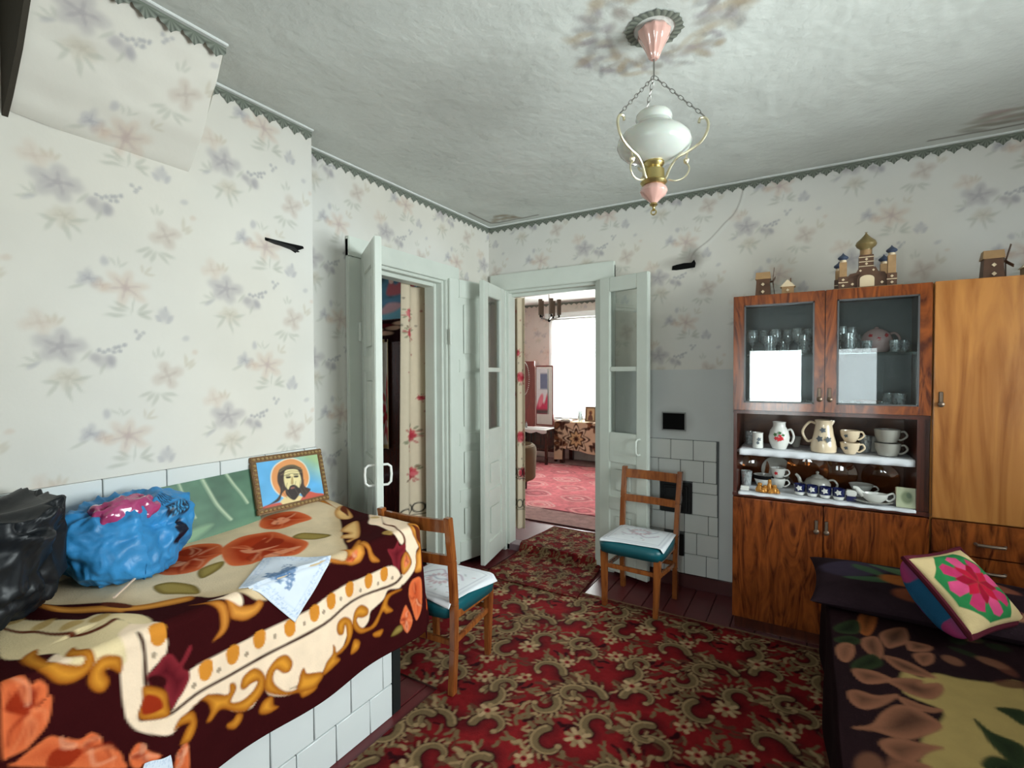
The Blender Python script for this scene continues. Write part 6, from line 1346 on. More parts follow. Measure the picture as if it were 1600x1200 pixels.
# ---- straw models on top
def onion(b, x, y, z, r, h):
    b.lathe([(0, 0), (r * .55, 0), (r * .60, h * .10), (r * .9, h * .22), (r, h * .34), (r * .9, h * .48), (r * .55, h * .64), (r * .25, h * .80), (r * .08, h * .92), (r * .05, h * .95), (r * .16, h * .975), (0, h)], (x, y, z), 20); return b
def rosettes(t, pts, m):
    for x, y, z, r in pts:
        b = MB(); n = 8; vs = [(x + r * math.cos(2 * math.pi * i / n) * (1 if i % 2 == 0 else .7), y - .0015, z + r * math.sin(2 * math.pi * i / n) * (1 if i % 2 == 0 else .7)) for i in range(n)]
        b.add(vs + [(p[0], y + .002, p[2]) for p in vs], [tuple(range(n)), tuple(range(n, 2 * n))[::-1]] + [(i, (i + 1) % n, (i + 1) % n + n, i + n) for i in range(n)]); b.build('straw_star', m, t)
cz = ST_ + .001; cy = -.30
chu = thing('straw_church', 'straw inlaid model church with onion domes on the sideboard', 'model church', (2.50, cy, cz))
box('base_board', M['straw'], chu, 2.365, 2.655, cy - .09, cy + .06, cz, cz + .010, .002)
z0 = cz + .010
box('nave', M['strawd'], chu, 2.395, 2.625, cy - .055, cy + .045, z0, z0 + .052, .001)
b = MB(); b.prism([(2.425, z0 + .052), (2.600, z0 + .052), (2.585, z0 + .075), (2.560, z0 + .080), (2.548, z0 + .104), (2.480, z0 + .104), (2.468, z0 + .080), (2.442, z0 + .076)], 'y', cy - .045, cy + .04); b.build('stepped_gable', M['strawd'], chu)
b = MB(); pts = [(2.475 + 0, z0)] ; pts = [(2.472, z0), (2.552, z0), (2.552, z0 + .045)] + [(2.512 + .040 * math.cos(a), z0 + .045 + .026 * math.sin(a)) for a in np.linspace(0, math.pi, 9)[1:-1]] + [(2.472, z0 + .045)]
b.prism(pts, 'y', cy - .066, cy - .055); b.build('arch_surround', M['strawd'], chu)
b = MB(); pts = [(2.482, z0 + .004), (2.542, z0 + .004), (2.542, z0 + .043)] + [(2.512 + .030 * math.cos(a), z0 + .043 + .018 * math.sin(a)) for a in np.linspace(0, math.pi, 9)[1:-1]] + [(2.482, z0 + .043)]
b.prism(pts, 'y', cy - .070, cy - .064); b.build('arched_doorway', M['strawl'], chu)
MB().box(2.482, 2.542, cy - .030, cy + .030, z0 + .10, z0 + .170).build('main_tower', M['strawd'], chu, bevel=.001); MB().lathe([(.026, z0 + .170), (.026, z0 + .198)], (2.512, cy, 0), 12).build('drum', M['straw'], chu)
b = onion(MB(), 2.512, cy, z0 + .196, .046, .095); b.build('main_dome', M['dome'], chu)
for zz_ in (.112, .135, .158): box('light_band', M['strawl'], chu, 2.480, 2.544, cy - .032, cy - .029, z0 + zz_ - .002, z0 + zz_ + .002)
for (x, y, hh, mm) in ((2.412, cy - .05, .136, 'domeb'), (2.612, cy - .05, .150, 'domeb'), (2.398, cy + .035, .110, 'domeb'), (2.590, cy + .035, .125, 'domeb')):
    tw = MB().box(x - .020, x + .020, y - .018, y + .018, z0, z0 + .062).build('corner_turret', M['strawd'], chu, bevel=.001)
    MB().box(x - .016, x + .016, y - .015, y + .015, z0 + .062, z0 + hh).build('shaft', M['straw'], tw); MB().lathe([(.014, z0 + hh), (.014, z0 + hh + .012)], (x, y, 0), 12).build('neck', M['strawl'], tw); onion(MB(), x, y, z0 + hh + .010, .024, .040).build('cap', M[mm], tw)
    box('light_band', M['strawl'], tw, x - .021, x + .021, y - .0195, y - .018, z0 + .030, z0 + .034)
rosettes(chu, [(2.412, cy - .069, z0 + .016, .007), (2.412, cy - .069, z0 + .046, .007), (2.612, cy - .069, z0 + .016, .007), (2.612, cy - .069, z0 + .046, .007), (2.452, cy - .056, z0 + .022, .007), (2.574, cy - .056, z0 + .022, .007), (2.512, cy - .031, z0 + .124, .007), (2.512, cy - .031, z0 + .147, .007), (2.486, cy - .046, z0 + .088, .006), (2.540, cy - .046, z0 + .088, .006)], M['strawl'])
def mill(label, x, y, hx_):
    t = thing('straw_windmill', label, 'model windmill', (x, y, cz), group='straw windmill models')
    box('base_board', M['straw'], t, x - .045, x + hx_ + .055, y - .05, y + .04, cz, cz + .006, .001)
    b = MB(); b.hexa([(x - .028, y - .024, cz + .006), (x + .028, y - .024, cz + .006), (x + .028, y + .024, cz + .006), (x - .028, y + .024, cz + .006)], [(x - .024, y - .020, cz + .078), (x + .024, y - .020, cz + .078), (x + .024, y + .020, cz + .078), (x - .024, y + .020, cz + .078)]); b.build('tower', M['strawd'], t)
    b = MB(); b.hexa([(x - .028, y - .025, cz + .076), (x + .028, y - .025, cz + .076), (x + .028, y + .025, cz + .076), (x - .028, y + .025, cz + .076)], [(x - .026, y - .020, cz + .104), (x + .026, y - .020, cz + .104), (x + .024, y + .018, cz + .104), (x - .024, y + .018, cz + .104)]); b.build('cap', M['straw'], t)
    rosettes(t, [(x, y - .0265, cz + .024, .007), (x, y - .0245, cz + .054, .007)], M['strawl'])
    for a in (25, 115, 205, 295):
        b = MB(); c = Vector((x + .034, y, cz + .066)); d = Vector((.12, math.cos(R(a)), math.sin(R(a)))).normalized(); b.bar(c, c + d * .058, .010, .002, (1, 0, 0)); b.build('sail', M['strawd'], t)
    MB().tube([(x + .022, y, cz + .066), (x + .038, y, cz + .066)], .004, 8).build('shaft', M['strawd'], t)
    hs = MB().box(x + hx_ - .020, x + hx_ + .022, y - .030, y + .008, cz + .006, cz + .036).build('hut', M['straw'], t)
    b = MB(); b.prism([(x + hx_ - .026, cz + .036), (x + hx_ + .028, cz + .036), (x + hx_ + .001, cz + .064)], 'y', y - .034, y + .012); b.build('hut_roof', M['strawl'], hs)
    MB().box(x + hx_ + .008, x + hx_ + .013, y - .012, y - .007, cz + .045, cz + .072).build('chimney', M['strawd'], hs); rosettes(hs, [(x + hx_ + .001, y - .0315, cz + .022, .006)], M['strawl'])
    t.scale = (1.36, 1.36, 1.36)
mill('straw windmill and hut model left of the model church', 2.042, cy, .088)
mill('straw windmill model on the honey wardrobe unit', 2.990, cy, .092)

# ================================================================== BED WITH DARK FLORAL SPREAD
bed = thing('bed', 'low bed under a dark floral bedspread before the sideboard', 'bed', (3.0, -1.5, 0))
box('frame', M['veneer_dark'], bed, 2.37, 3.66, -2.85, -.56, .08, .26, .01); box('mattress', mat('mattress_ticking', (.3, .28, .25), .9, .2), bed, 2.36, 3.67, -2.85, -.55, .26, .425, .03)
for x in (2.44, 3.60):
    for y in (-2.78, -.62): box('leg', M['veneer_dark'], bed, x - .03, x + .03, y - .03, y + .03, 0, .08)
EX, EZ = 2.345, .445
T, S = np.meshgrid(np.linspace(-.34, 1.33, 260), np.linspace(-2.95, -.54, 330))     # t: metres right of the left edge, s = y
d = np.maximum(-T, 0)
x = np.where(T < 0, EX - .012 * np.sin(np.minimum(d / .03, 1.57)) - .02 * d + .010 * np.sin(S * 11) * np.clip(d / .2, 0, 1), EX + T); z = EZ - np.where(d < .03, d * .4, d - .018) + .006 * vnoise(T, S, 5, 2) * (T > 0)
pr = np.exp(-((S + .80) / .20) ** 4) * np.clip((T + .02) / .12, 0, 1); z = z + .0 * pr
cc = dict(yel=s2l(164, 140, 84), brn=s2l(124, 80, 58), pk=s2l(146, 94, 76), grn=s2l(62, 62, 42), gr2=s2l(34, 44, 22))
cv = Canvas(EX + T, S, s2l(32, 12, 16)); cv.C *= (1 + .2 * vnoise(cv.U, cv.V, 7, 4))[:, None]
for c, p in BEDSPREAD: cv.poly(p, cc[c], .012)
cv.poly([(2.55, -1.75), (3.5, -1.3), (3.6, -2.9), (2.5, -2.9)], cc['yel'], .02, False)
for c, p in BEDSPREAD:
    if c != 'yel': cv.poly(p, cc[c], .012)
g = random.Random(8)
HEAP = [('og', [(2.449, -0.985), (2.486, -0.93), (2.51, -0.93), (2.495, -1.06), (2.462, -1.17), (2.434, -1.13)]), ('brn', [(2.499, -1.14), (2.541, -1.067), (2.59, -1.038), (2.583, -1.153), (2.546, -1.211), (2.511, -1.239)]), ('brn', [(2.58, -1.154), (2.619, -1.147), (2.651, -1.157), (2.63, -1.204), (2.575, -1.23)]),
        ('brn', [(2.442, -1.205), (2.486, -1.164), (2.499, -1.246), (2.485, -1.33), (2.46, -1.325), (2.435, -1.269)]), ('brn', [(2.582, -1.253), (2.639, -1.213), (2.633, -1.276), (2.598, -1.316)]), ('brn', [(2.493, -1.305), (2.554, -1.309), (2.623, -1.368), (2.592, -1.386), (2.525, -1.377)]),
        ('gr2', [(2.354, -1.16), (2.411, -1.057), (2.442, -1.057), (2.434, -1.162), (2.374, -1.198)]), ('gr2', [(2.401, -1.399), (2.461, -1.31), (2.487, -1.362), (2.44, -1.427), (2.398, -1.452)]), ('gr2', [(2.353, -1.257), (2.402, -1.205), (2.435, -1.224), (2.416, -1.266), (2.364, -1.281)])]
cc['og'] = s2l(134, 72, 32)
for c, p in HEAP: cv.poly(p, [q * 1.5 for q in cc[c]], .010, True, 1.0, [q * .35 for q in cc[c]], .035)
for c, p in BEDSPREAD:
    if c in ('brn', 'gr2'): cv.poly(p, [q * 1.45 for q in cc[c]], .010, True, 1.0, [q * .45 for q in cc[c]], .045)
for k in range(16):
    q = (g.uniform(2.66, 3.2), g.uniform(-1.30, -1.0)); cv.ell(q, g.uniform(.03, .06), g.uniform(.018, .03), g.uniform(0, 3), g.choice([cc['brn'], s2l(84, 44, 32), cc['gr2']]), .4, .85)
for k in range(14): q = (g.uniform(2.38, 2.5), g.uniform(-2.6, -1.9)); cv.ell(q, .06, .03, g.uniform(0, 3), cc['brn'], .4, .8)
cv.C *= .46
bs = link('bedspread', grid_mesh('bedspread', np.stack([x, S, z], -1), cv.out()), M['v_cloth']); tag(bs, 'dark maroon bedspread with yellow centre and brown flowers', 'bedspread')
bs.modifiers.new('thickness', 'SOLIDIFY').thickness = .006; bs.modifiers['thickness'].offset = -1
def pillow(name, label, W, D_, Hh, base, paint, mat4, n=90, corner=.12, group=None):
    """cushion: two bulged faces; mat4 places local (x right, y up the face, z out)"""
    u, v = np.meshgrid(np.linspace(-1, 1, n), np.linspace(-1, 1, n))
    k = 1 - corner * (1 - np.abs(v) ** 2 * 1.0) * (np.abs(u) ** 2) ; k2 = 1 - corner * (1 - u ** 2) * v ** 2
    X = u * W / 2 * (1 - corner * .5 * (1 - v ** 2)); Y = v * D_ / 2 * (1 - corner * .5 * (1 - u ** 2))
    bul = np.clip((1 - u ** 2) * (1 - v ** 2), 0, 1) ** .42
    wr_ = .006 * vnoise(u, v, 5, 7) * bul
    cv = Canvas(u, v, base); paint(cv); C = cv.out()
    t = thing(name, label, 'pillow', tuple(mat4.translation), group=group); off = np.array(mat4.translation)
    m3 = np.array(mat4.to_3x3())
    for nm, sg in (('front_cover', 1), ('back_cover', -1)):
        P = np.stack([X, Y, sg * (bul * Hh / 2 + wr_)], -1) @ m3.T
        link(nm, grid_mesh(nm, P, C if sg > 0 else np.broadcast_to(np.array(base) * .9, P.shape).copy(), flip=sg < 0), M['v_cloth'], t)
    return t
def frame_of(o, ex, ey):
    ex = Vector(ex).normalized(); ey = Vector(ey); ey = (ey - ex * ey.dot(ex)).normalized(); ez = ex.cross(ey)
    m_ = Matrix(((ex.x, ey.x, ez.x, o[0]), (ex.y, ey.y, ez.y, o[1]), (ex.z, ey.z, ez.z, o[2]), (0, 0, 0, 1))); return m_
def p_dark(cv):
    cv.C *= (1 + .25 * vnoise(cv.U, cv.V, 3, 3))[:, None]; gr = s2l(54, 76, 54); og = s2l(140, 80, 38)
    cv.poly([(-.95, .4), (-.5, .75), (-.3, .4), (-.5, 0), (-.8, -.1)], s2l(52, 44, 58), .06); cv.poly([(-.62, .55), (-.46, .35), (-.36, -.05), (-.5, .1), (-.62, .3)], gr, .04); cv.poly([(-.45, .7), (-.2, .5), (-.05, .1), (-.25, .2), (-.42, .45)], s2l(70, 92, 66), .04)
    cv.poly([(-.75, -.15), (-.45, -.05), (-.25, -.2), (-.5, -.3)], gr, .04); cv.poly([(-.38, .10), (-.18, .16), (-.08, -.02), (-.14, -.3), (-.32, -.3), (-.42, -.1)], og, .05)
    cv.poly([(-.10, -.25), (.18, -.05), (.30, -.3), (.18, -.52), (-.08, -.45)], s2l(128, 86, 64), .05); cv.poly([(-.32, -.45), (-.1, -.4), (-.05, -.75), (-.3, -.7)], s2l(108, 58, 38), .05); cv.poly([(.25, -.45), (.6, -.4), (.62, -.7), (.3, -.72)], s2l(128, 90, 70), .05)
    cv.poly([(.1, .5), (.5, .7), (.7, .3), (.3, .2)], s2l(120, 70, 54), .05)
pillow('dark_floral_pillow', 'large dark pillow with green leaves and brown flowers at the bed head', .86, .44, .13, s2l(36, 25, 30), p_dark, frame_of((2.705, -.790, .492), (1, .0, .0), (.0, .97, .10)))
_ez = Vector((.55, -.40, .72)).normalized(); _ey = Vector((-.537, .441, .719)); _ey = (_ey - _ez * _ey.dot(_ez)).normalized(); _ex = _ey.cross(_ez)
pw = Matrix(((_ex.x, _ey.x, _ez.x, 2.772), (_ex.y, _ey.y, _ez.y, -.972), (_ex.z, _ey.z, _ez.z, .612), (0, 0, 0, 1)))
def star(cv, field, ring, petals, heart, tips):
    cv.C[:] = field
    o8 = lambda r, o=0: [(r * math.cos(q + o), r * math.sin(q + o)) for q in np.linspace(0, 2 * math.pi, 9)[:-1]]
    cv.poly(o8(.98, .39), ring, .02, False)
    for i in range(8): q = i * math.pi / 4; cv.poly([(.40 * math.cos(q - .39), .40 * math.sin(q - .39)), (.78 * math.cos(q - .25), .78 * math.sin(q - .25)), (.84 * math.cos(q), .84 * math.sin(q)), (.78 * math.cos(q + .25), .78 * math.sin(q + .25)), (.40 * math.cos(q + .39), .40 * math.sin(q + .39))], petals[i % 2], .02, False)
    for i in range(8): q = i * math.pi / 4 + .39; cv.poly([(0, 0), (.36 * math.cos(q - .39), .36 * math.sin(q - .39)), (.58 * math.cos(q), .58 * math.sin(q)), (.36 * math.cos(q + .39), .36 * math.sin(q + .39))], heart[i % 2], .02, False)
    for sx in (-1, 1):
        for sy in (-1, 1): cv.poly([(sx * 1.0, sy * .50), (sx * 1.0, sy * 1.0), (sx * .50, sy * 1.0)], tips, .02, False)
t = thing('patchwork_pillow', 'bright patchwork pillow with pink and green star resting on the dark pillow', 'pillow', tuple(pw.translation)); m3 = np.array(pw.to_3x3()); nP = 110
u, v = np.meshgrid(np.linspace(-1, 1, nP), np.linspace(-1, 1, nP)); X = u * .172 * (1 - .07 * (1 - v ** 2)); Y = v * .145 * (1 - .07 * (1 - u ** 2)); bul = np.clip((1 - u ** 2) * (1 - v ** 2), 0, 1) ** .45; bulb = np.clip((1 - u ** 2) * (1 - v ** 2), 0, 1) ** .30
for nm, sg, ar in (('star_cover', 1, (s2l(172, 152, 112), s2l(34, 98, 54), (s2l(168, 60, 98), s2l(152, 40, 78)), (s2l(146, 20, 42), s2l(120, 14, 34)), s2l(172, 152, 112))),
                   ('reverse_cover', -1, (s2l(28, 74, 104), s2l(34, 84, 116), (s2l(96, 50, 104), s2l(84, 42, 96)), (s2l(132, 18, 40), s2l(108, 12, 32)), s2l(140, 50, 92)))):
    cv = Canvas(u, v, (0, 0, 0)); star(cv, *ar); P = np.stack([X, Y, sg * ((bul * .060 if sg > 0 else bulb * .150) + .004 * vnoise(u, v, 6, 5) * bul)], -1) @ m3.T
    link(nm, grid_mesh(nm, P, cv.out(), flip=sg < 0), M['v_cloth'], t)
rim = []
for s_ in np.linspace(0, 4, 81)[:-1]:
    k = int(s_); f_ = s_ - k; c4 = [(-1, -1), (1, -1), (1, 1), (-1, 1)]; p0, p1 = c4[k % 4], c4[(k + 1) % 4]; uu = p0[0] + (p1[0] - p0[0]) * f_; vv = p0[1] + (p1[1] - p0[1]) * f_
    rim.append(tuple(m3 @ np.array((uu * .174 * (1 - .07 * (1 - vv ** 2)), vv * .147 * (1 - .07 * (1 - uu ** 2)), 0))))
MB().tube(rim, .011, 8, True).build('piping', mat('maroon_piping', (.055, .006, .012), .9, .1), t, False)

# ================================================================== CURTAINS IN THE DOORWAYS
ROSE = (.50, .035, .06); CRM = (.66, .56, .42)
def curtain(name, label, fn, n_u, z0, z1, paint, cat='curtain'):
    u, Z = np.meshgrid(np.linspace(0, 1, n_u), np.linspace(z0, z1, 240)); cv = Canvas(u * .36, Z, CRM); paint(cv)
    o = link(name, grid_mesh(name, fn(u, Z), cv.out()), M['v_linen']); tag(o, label, cat, 'rose printed door curtains'); o.modifiers.new('thickness', 'SOLIDIFY').thickness = .002; return o
def p_curt(cv, loops=(.45,), seed=1):
    g = random.Random(seed)
    for (uu, z, r) in ((.06, 1.86, .040), (.07, 1.72, .042), (.25, 1.60, .03), (.28, 1.40, .045), (.09, .98, .055), (.28, .90, .05), (.10, .70, .050), (.30, .60, .045), (.16, 1.25, .02), (.20, 1.95, .02)):
        for k in range(11):
            q = k * .6; cv.ell((uu + r * .5 * math.cos(q), z + r * .5 * math.sin(q)), r * .5, r * .3, q, g.choice([ROSE, (.62, .14, .16), (.40, .03, .05)]), .4, .85)
        for k in range(14): q = g.uniform(0, 6.28); cv.ell((uu + r * 1.25 * math.cos(q), z + r * 1.35 * math.sin(q)), r * .28, r * .14, q, g.choice([(.16, .18, .10), (.42, .10, .10)]), .5, .7)
    for k in range(40): cv.ell((g.uniform(0, .36), g.uniform(.6, 2.0)), .007, .007, 0, g.choice([(.10, .08, .07), (.35, .08, .08)]), .6, .7)
    for zb in loops:
        for k in range(6):
            c = (.03 + k * .06, zb); cv.stroke([(c[0] + .028 * math.cos(q), c[1] + .034 * math.sin(q)) for q in np.linspace(0, 6.28, 13)], .009, (.025, .022, .022), .006)
        cv.stroke([(0, zb - .05), (.36, zb - .05)], .006, (.12, .10, .09), .006, False)
curtain('door_curtain', 'cream rose printed curtain gathered in the side doorway', lambda u, Z: np.stack([-.19 + .032 * np.sin(u * 15) - .06 * u, -.87 + .56 * u + .04 * (Z - .14) / 2 * (1 - u), Z], -1), 90, .12, 2.07, lambda cv: p_curt(cv, (.44,), 1))
curtain('door_curtain', 'cream rose printed curtain at the left of the far doorway', lambda u, Z: np.stack([.05 + .195 * u - .03 * (Z < .2) * (.2 - Z), .165 + .020 * np.sin(u * 16), Z], -1), 70, .13, 2.06, lambda cv: p_curt(cv, (.34, .60), 4))
curtain('door_curtain', 'cream rose printed curtain edge at the right of the far doorway', lambda u, Z: np.stack([.893 + .16 * u - .012 * np.sin(Z * 5), .165 + .018 * np.sin(u * 14), Z], -1), 50, .10, 2.06, lambda cv: p_curt(cv, (.38, .62), 6))
b = MB(); b.tube([(-.02, .165, 2.085), (1.12, .165, 2.085)], .008, 8); b.tube([(-.20, -.95, 2.09), (-.20, -.45, 2.09)], .008, 8)
tag(MB().tube([(-.05, .165, 2.075), (1.12, .165, 2.075)], .007, 8).build('curtain_rod', M['whitepaint']), 'white curtain rod over the far doorway', 'rod'); tag(MB().tube([(-.20, -1.35, 2.082), (-.20, -.40, 2.082)], .007, 8).build('curtain_rod', M['whitepaint']), 'white curtain rod inside the side doorway', 'rod')

# ================================================================== SIDE ROOM
wd = thing('dark_wardrobe', 'dark polished wardrobe in the side room', 'wardrobe', (-1.25, .05, 0))
box('carcass', M['darkwood'], wd, -1.75, -.78, -.16, .28, .05, 1.92, .004); box('plinth', M['darkwood'], wd, -1.73, -.80, -.13, .28, 0, .05)
for x0, x1 in ((-1.745, -1.267), (-1.263, -.785)): d_ = box('door', M['darkwood'], wd, x0, x1, -.18, -.16, .06, 1.91, .004); box('knob', M['bronze'], d_, (x1 - .04 if x0 < -1.5 else x0 + .02), (x1 - .02 if x0 < -1.5 else x0 + .04), -.20, -.18, .95, .97, .004)
def p_bath(cv):                                                     # generic stand-in: pale figures by blue water under trees
    u, v = cv.U, cv.V; cv.C = np.array(s2l(60, 112, 132)) * (1 + .35 * vnoise(u, v, 6, 3) + .2 * vnoise(u, v, 15, 5))[:, None]
    cv.poly([(0, 0), (1, 0), (1, .22), (.6, .26), (0, .20)], s2l(96, 178, 196), .08); cv.poly([(0, .7), (.4, .8), (.3, 1), (0, 1)], s2l(24, 62, 72), .1); cv.poly([(.5, .85), (1, .8), (1, 1), (.5, 1)], s2l(30, 40, 50), .1)
    cv.poly([(.42, .55), (.55, .50), (.75, .55), (.72, .75), (.60, .70), (.5, .78)], s2l(176, 82, 88), .05); cv.poly([(.78, .62), (.95, .60), (.98, .82), (.82, .80)], s2l(186, 96, 96), .05)
    cv.ell((.52, .80), .05, .07, 0, s2l(214, 178, 160), .4); cv.ell((.9, .85), .05, .06, 0, s2l(214, 178, 160), .4); cv.poly([(.25, .40), (.5, .45), (.85, .42), (.7, .34), (.35, .32)], s2l(70, 130, 160), .05)
    cv.poly([(.3, .16), (.42, .34), (.6, .36), (.74, .30), (.55, .18)], s2l(206, 160, 164), .05); cv.poly([(.02, .52), (.2, .6), (.14, .66), (0, .6)], s2l(196, 190, 180), .05)
def flatpic(name, label, cat, x0, x1, z0, z1, y, paint, base, fm, fw, n=110, tilt=0.0):
    W, Hh, f = board('x', (x0, y - tilt, z1), (x1, y - tilt, z1), (x1, y, z0), .01); t = thing(name, label, cat, tuple(f(W / 2, 0, 0)))
    b = MB(); board_box(b, f, 0, W, 0, Hh, -.012, -.001); b.build('backing', fm, t)
    if fw:
        b = MB()
        for q in ((0, W, 0, fw), (0, W, Hh - fw, Hh), (0, fw, fw, Hh - fw), (W - fw, W, fw, Hh - fw)): board_box(b, f, *q, -.002, .010)
        b.build('frame', fm, t, bevel=.002)
    board_pic('picture', t, f, fw, W - fw, fw, Hh - fw, .001, n, paint, base); return t
flatpic('wall_picture', 'blue picture with pink figures above the dark wardrobe', 'picture', -1.75, -1.02, 1.945, 2.50, .285, p_bath, (.1, .2, .25), mat('pale_blue_frame', (.45, .60, .64), .5, .4), .018)
def p_tow(cv):
    g = random.Random(2)
    for k in range(50): cv.ell((g.uniform(.25, .98), g.uniform(.12, .62)), .10, .035, g.uniform(0, 3), g.choice([ROSE, (.45, .02, .04), (.35, .02, .03), (.08, .14, .06)]), .5, .85)
    cv.poly([(0, 0), (1, 0), (1, .04), (0, .04)], (.45, .30, .12), .02, False); cv.poly([(.93, 0), (1, 0), (1, 1), (.93, 1)], (.50, .38, .18), .02, False); cv.poly([(0, .97), (1, .97), (1, 1), (0, 1)], (.50, .38, .18), .02, False); cv.poly([(.0, .62), (.5, .62), (.62, .96), (0, .96)], (.40, .44, .50), .06, True, .7)
u, Z = np.meshgrid(np.linspace(0, 1, 50), np.linspace(0, 1, 120)); cv = Canvas(u, Z, (.66, .62, .54)); p_tow(cv)
tw = link('rose_towel', grid_mesh('rose_towel', np.stack([-1.13 + .185 * u, -.206 + .010 * np.sin(u * 9), .76 + .98 * Z], -1), cv.out()), M['v_linen']); tag(tw, 'white towel with large red roses hanging on the wardrobe front', 'towel'); tw.modifiers.new('thickness', 'SOLIDIFY').thickness = .003
u, Z = np.meshgrid(np.linspace(0, 1, 70), np.linspace(0, 1, 40)); cv = Canvas(u, Z, s2l(34, 12, 12)); g = random.Random(6)
for k in range(26): cv.ell((g.random(), g.uniform(.1, .9)), .09, .10, g.uniform(0, 3), g.choice([s2l(120, 30, 30), s2l(170, 120, 96), s2l(90, 20, 24), s2l(196, 160, 132)]), .5, .8)
dc = link('dark_floral_cloth', grid_mesh('dark_floral_cloth', np.stack([-1.70 + .92 * u, -.194 + .006 * np.sin(u * 30), 1.715 + .19 * Z], -1), cv.out()), M['v_cloth']); tag(dc, 'dark red flowered cloth hanging from the wardrobe top', 'cloth'); dc.modifiers.new('thickness', 'SOLIDIFY').thickness = .004

# ================================================================== FAR ROOM
X_, Y_ = np.meshgrid(np.linspace(-2.1, 1.9, 330), np.linspace(.64, 3.75, 260)); U_ = X_.ravel(); V_ = Y_.ravel()
cv = Canvas(X_, Y_, s2l(206, 118, 124)); g = random.Random(1)
cv.C *= (1 + .12 * vnoise(cv.U, cv.V, 3, 2))[:, None]
e = np.minimum(cv.V - .64, np.minimum(3.75 - cv.V, np.minimum(cv.U + 2.1, 1.9 - cv.U))); cv.C[e < .40] = np.array(s2l(150, 118, 114)); cv.C *= (1 + .18 * vnoise(cv.U, cv.V, 26, 5))[:, None]; cv.C[(e > .38) & (e < .42)] = np.array(s2l(90, 30, 38))
for i in range(8):
    for j in range(6):
        c = (-1.65 + .5 * i + (.25 if j % 2 else 0), 1.15 + .42 * j)
        if c[0] > 1.5 or c[1] > 3.35: continue
        for q in range(3): cv.stroke([(c[0] + (.16 - .045 * q) * math.cos(a) * (1 + .15 * math.cos(4 * a)), c[1] + (.14 - .04 * q) * math.sin(a)) for a in np.linspace(0, 6.28, 17)], .018, g.choice([s2l(222, 184, 176), s2l(150, 92, 96), s2l(214, 166, 158)]), .012, True, .8)
rg2 = link('pink_red_rug', grid_mesh('pink_red_rug', np.stack([X_, Y_, np.full_like(X_, FZ0 + .012)], -1), cv.out()), M['v_rug']); tag(rg2, 'pink red patterned rug with grey border in the far room', 'rug')
b = MB(); b.box(-2.1, 1.9, .64, 3.75, FZ0 + .001, FZ0 + .010); b.build('rug_edge', mat('dark_rug_edge', (.06, .02, .02), .95, .1), rg2)
tb = thing('side_table', 'small dark table under the window of the far room', 'table', (-.45, 3.62, FZ0)); box('table_top', M['darkwood'], tb, -1.00, .15, 3.42, 3.84, .66, .69, .004)
for x in (-.95, .10):
    for y in (3.46, 3.80): box('leg', M['darkwood'], tb, x - .03, x + .03, y - .03, y + .03, FZ0 + .013, .66)
def p_tab(cv):
    br, lt = s2l(64, 38, 32), s2l(222, 202, 174)
    u, v = cv.U, cv.V
    for c in ((-.70, .45), (-.02, .45)):
        for rr, col in ((.23, br), (.195, lt), (.16, br), (.11, s2l(200, 166, 124)), (.05, br)):
            cv.poly([(c[0] + rr * math.cos(a) * (.8 + .2 * math.cos(8 * a)), c[1] + rr * math.sin(a) * (.85 + .2 * math.cos(8 * a))) for a in np.linspace(0, 6.28, 33)[:-1]], col, .02)
    g = random.Random(3)
    for cx_, cz_ in ((-.99, .64), (-.36, .64), (-.36, .33), (-.98, .33), (-1.03, .48), (-.92, .66), (-.42, .66), (.3, .6), (.3, .3)):
        for k in range(12): cv.ell((cx_ + g.uniform(-.10, .10), cz_ + g.uniform(-.06, .06)), .05, .022, g.uniform(0, 3), g.choice([br, br, s2l(120, 80, 56)]), .4, .9)
xs = np.linspace(-1.06, .2, 170); U2, T2 = np.meshgrid(xs, np.linspace(0, 1, 110)); Lt = .43; Lf = np.where((U2 < -.93), .58, .46 + .05 * np.sin(U2 * 3.2 + 1.5)); s_ = T2 * (Lt + Lf); ytop = 3.84 - np.minimum(s_, Lt); dn = np.maximum(s_ - Lt, 0)
cv = Canvas(U2, .70 - dn, s2l(204, 180, 152)); p_tab(cv)
tc_ = link('tablecloth', grid_mesh('tablecloth', np.stack([U2, ytop - .006 - .012 * np.sin(U2 * 22) * dn / .4 - .01 * dn, .700 - dn + .0], -1), cv.out(), flip=True), M['v_cloth']); tag(tc_, 'beige tablecloth with brown medallion over the far room table', 'tablecloth'); tc_.modifiers.new('thickness', 'SOLIDIFY').thickness = .003
def p_ic2(cv): cv.ell((.5, .62), .22, .2, 0, s2l(160, 96, 60), .3); cv.ell((.5, .60), .12, .14, 0, s2l(96, 60, 44), .3); cv.poly([(.2, 0), (.8, 0), (.68, .42), (.32, .42)], s2l(110, 66, 50), .08)
flatpic('small_icon', 'small brown framed icon standing on the far room table', 'picture', -.60, -.43, .706, .93, 3.50, p_ic2, s2l(206, 176, 130), mat('brown_gilt_frame', (.20, .11, .05), .4, .4), .024, 40, -.03)
bx_ = thing('paper_box', 'flat white paper box at the left of the far room table', 'box', (-.90, 3.50, .704)); MB().box(-.075, .075, -.04, .04, 0, .022).build('tray', M['porc'], bx_, False, .003); MB().box(-.07, .07, -.036, .036, .022, .030).build('lid', M['strawl'], bx_, False, .002)
vessel('glass_vase', 'clear glass vase standing on the far room table by the icon', 'vase', (-.68, 3.52, .704), [(.03, 0), (.035, .01), (.045, .06), (.03, .12), (.04, .16)], M['ware'])
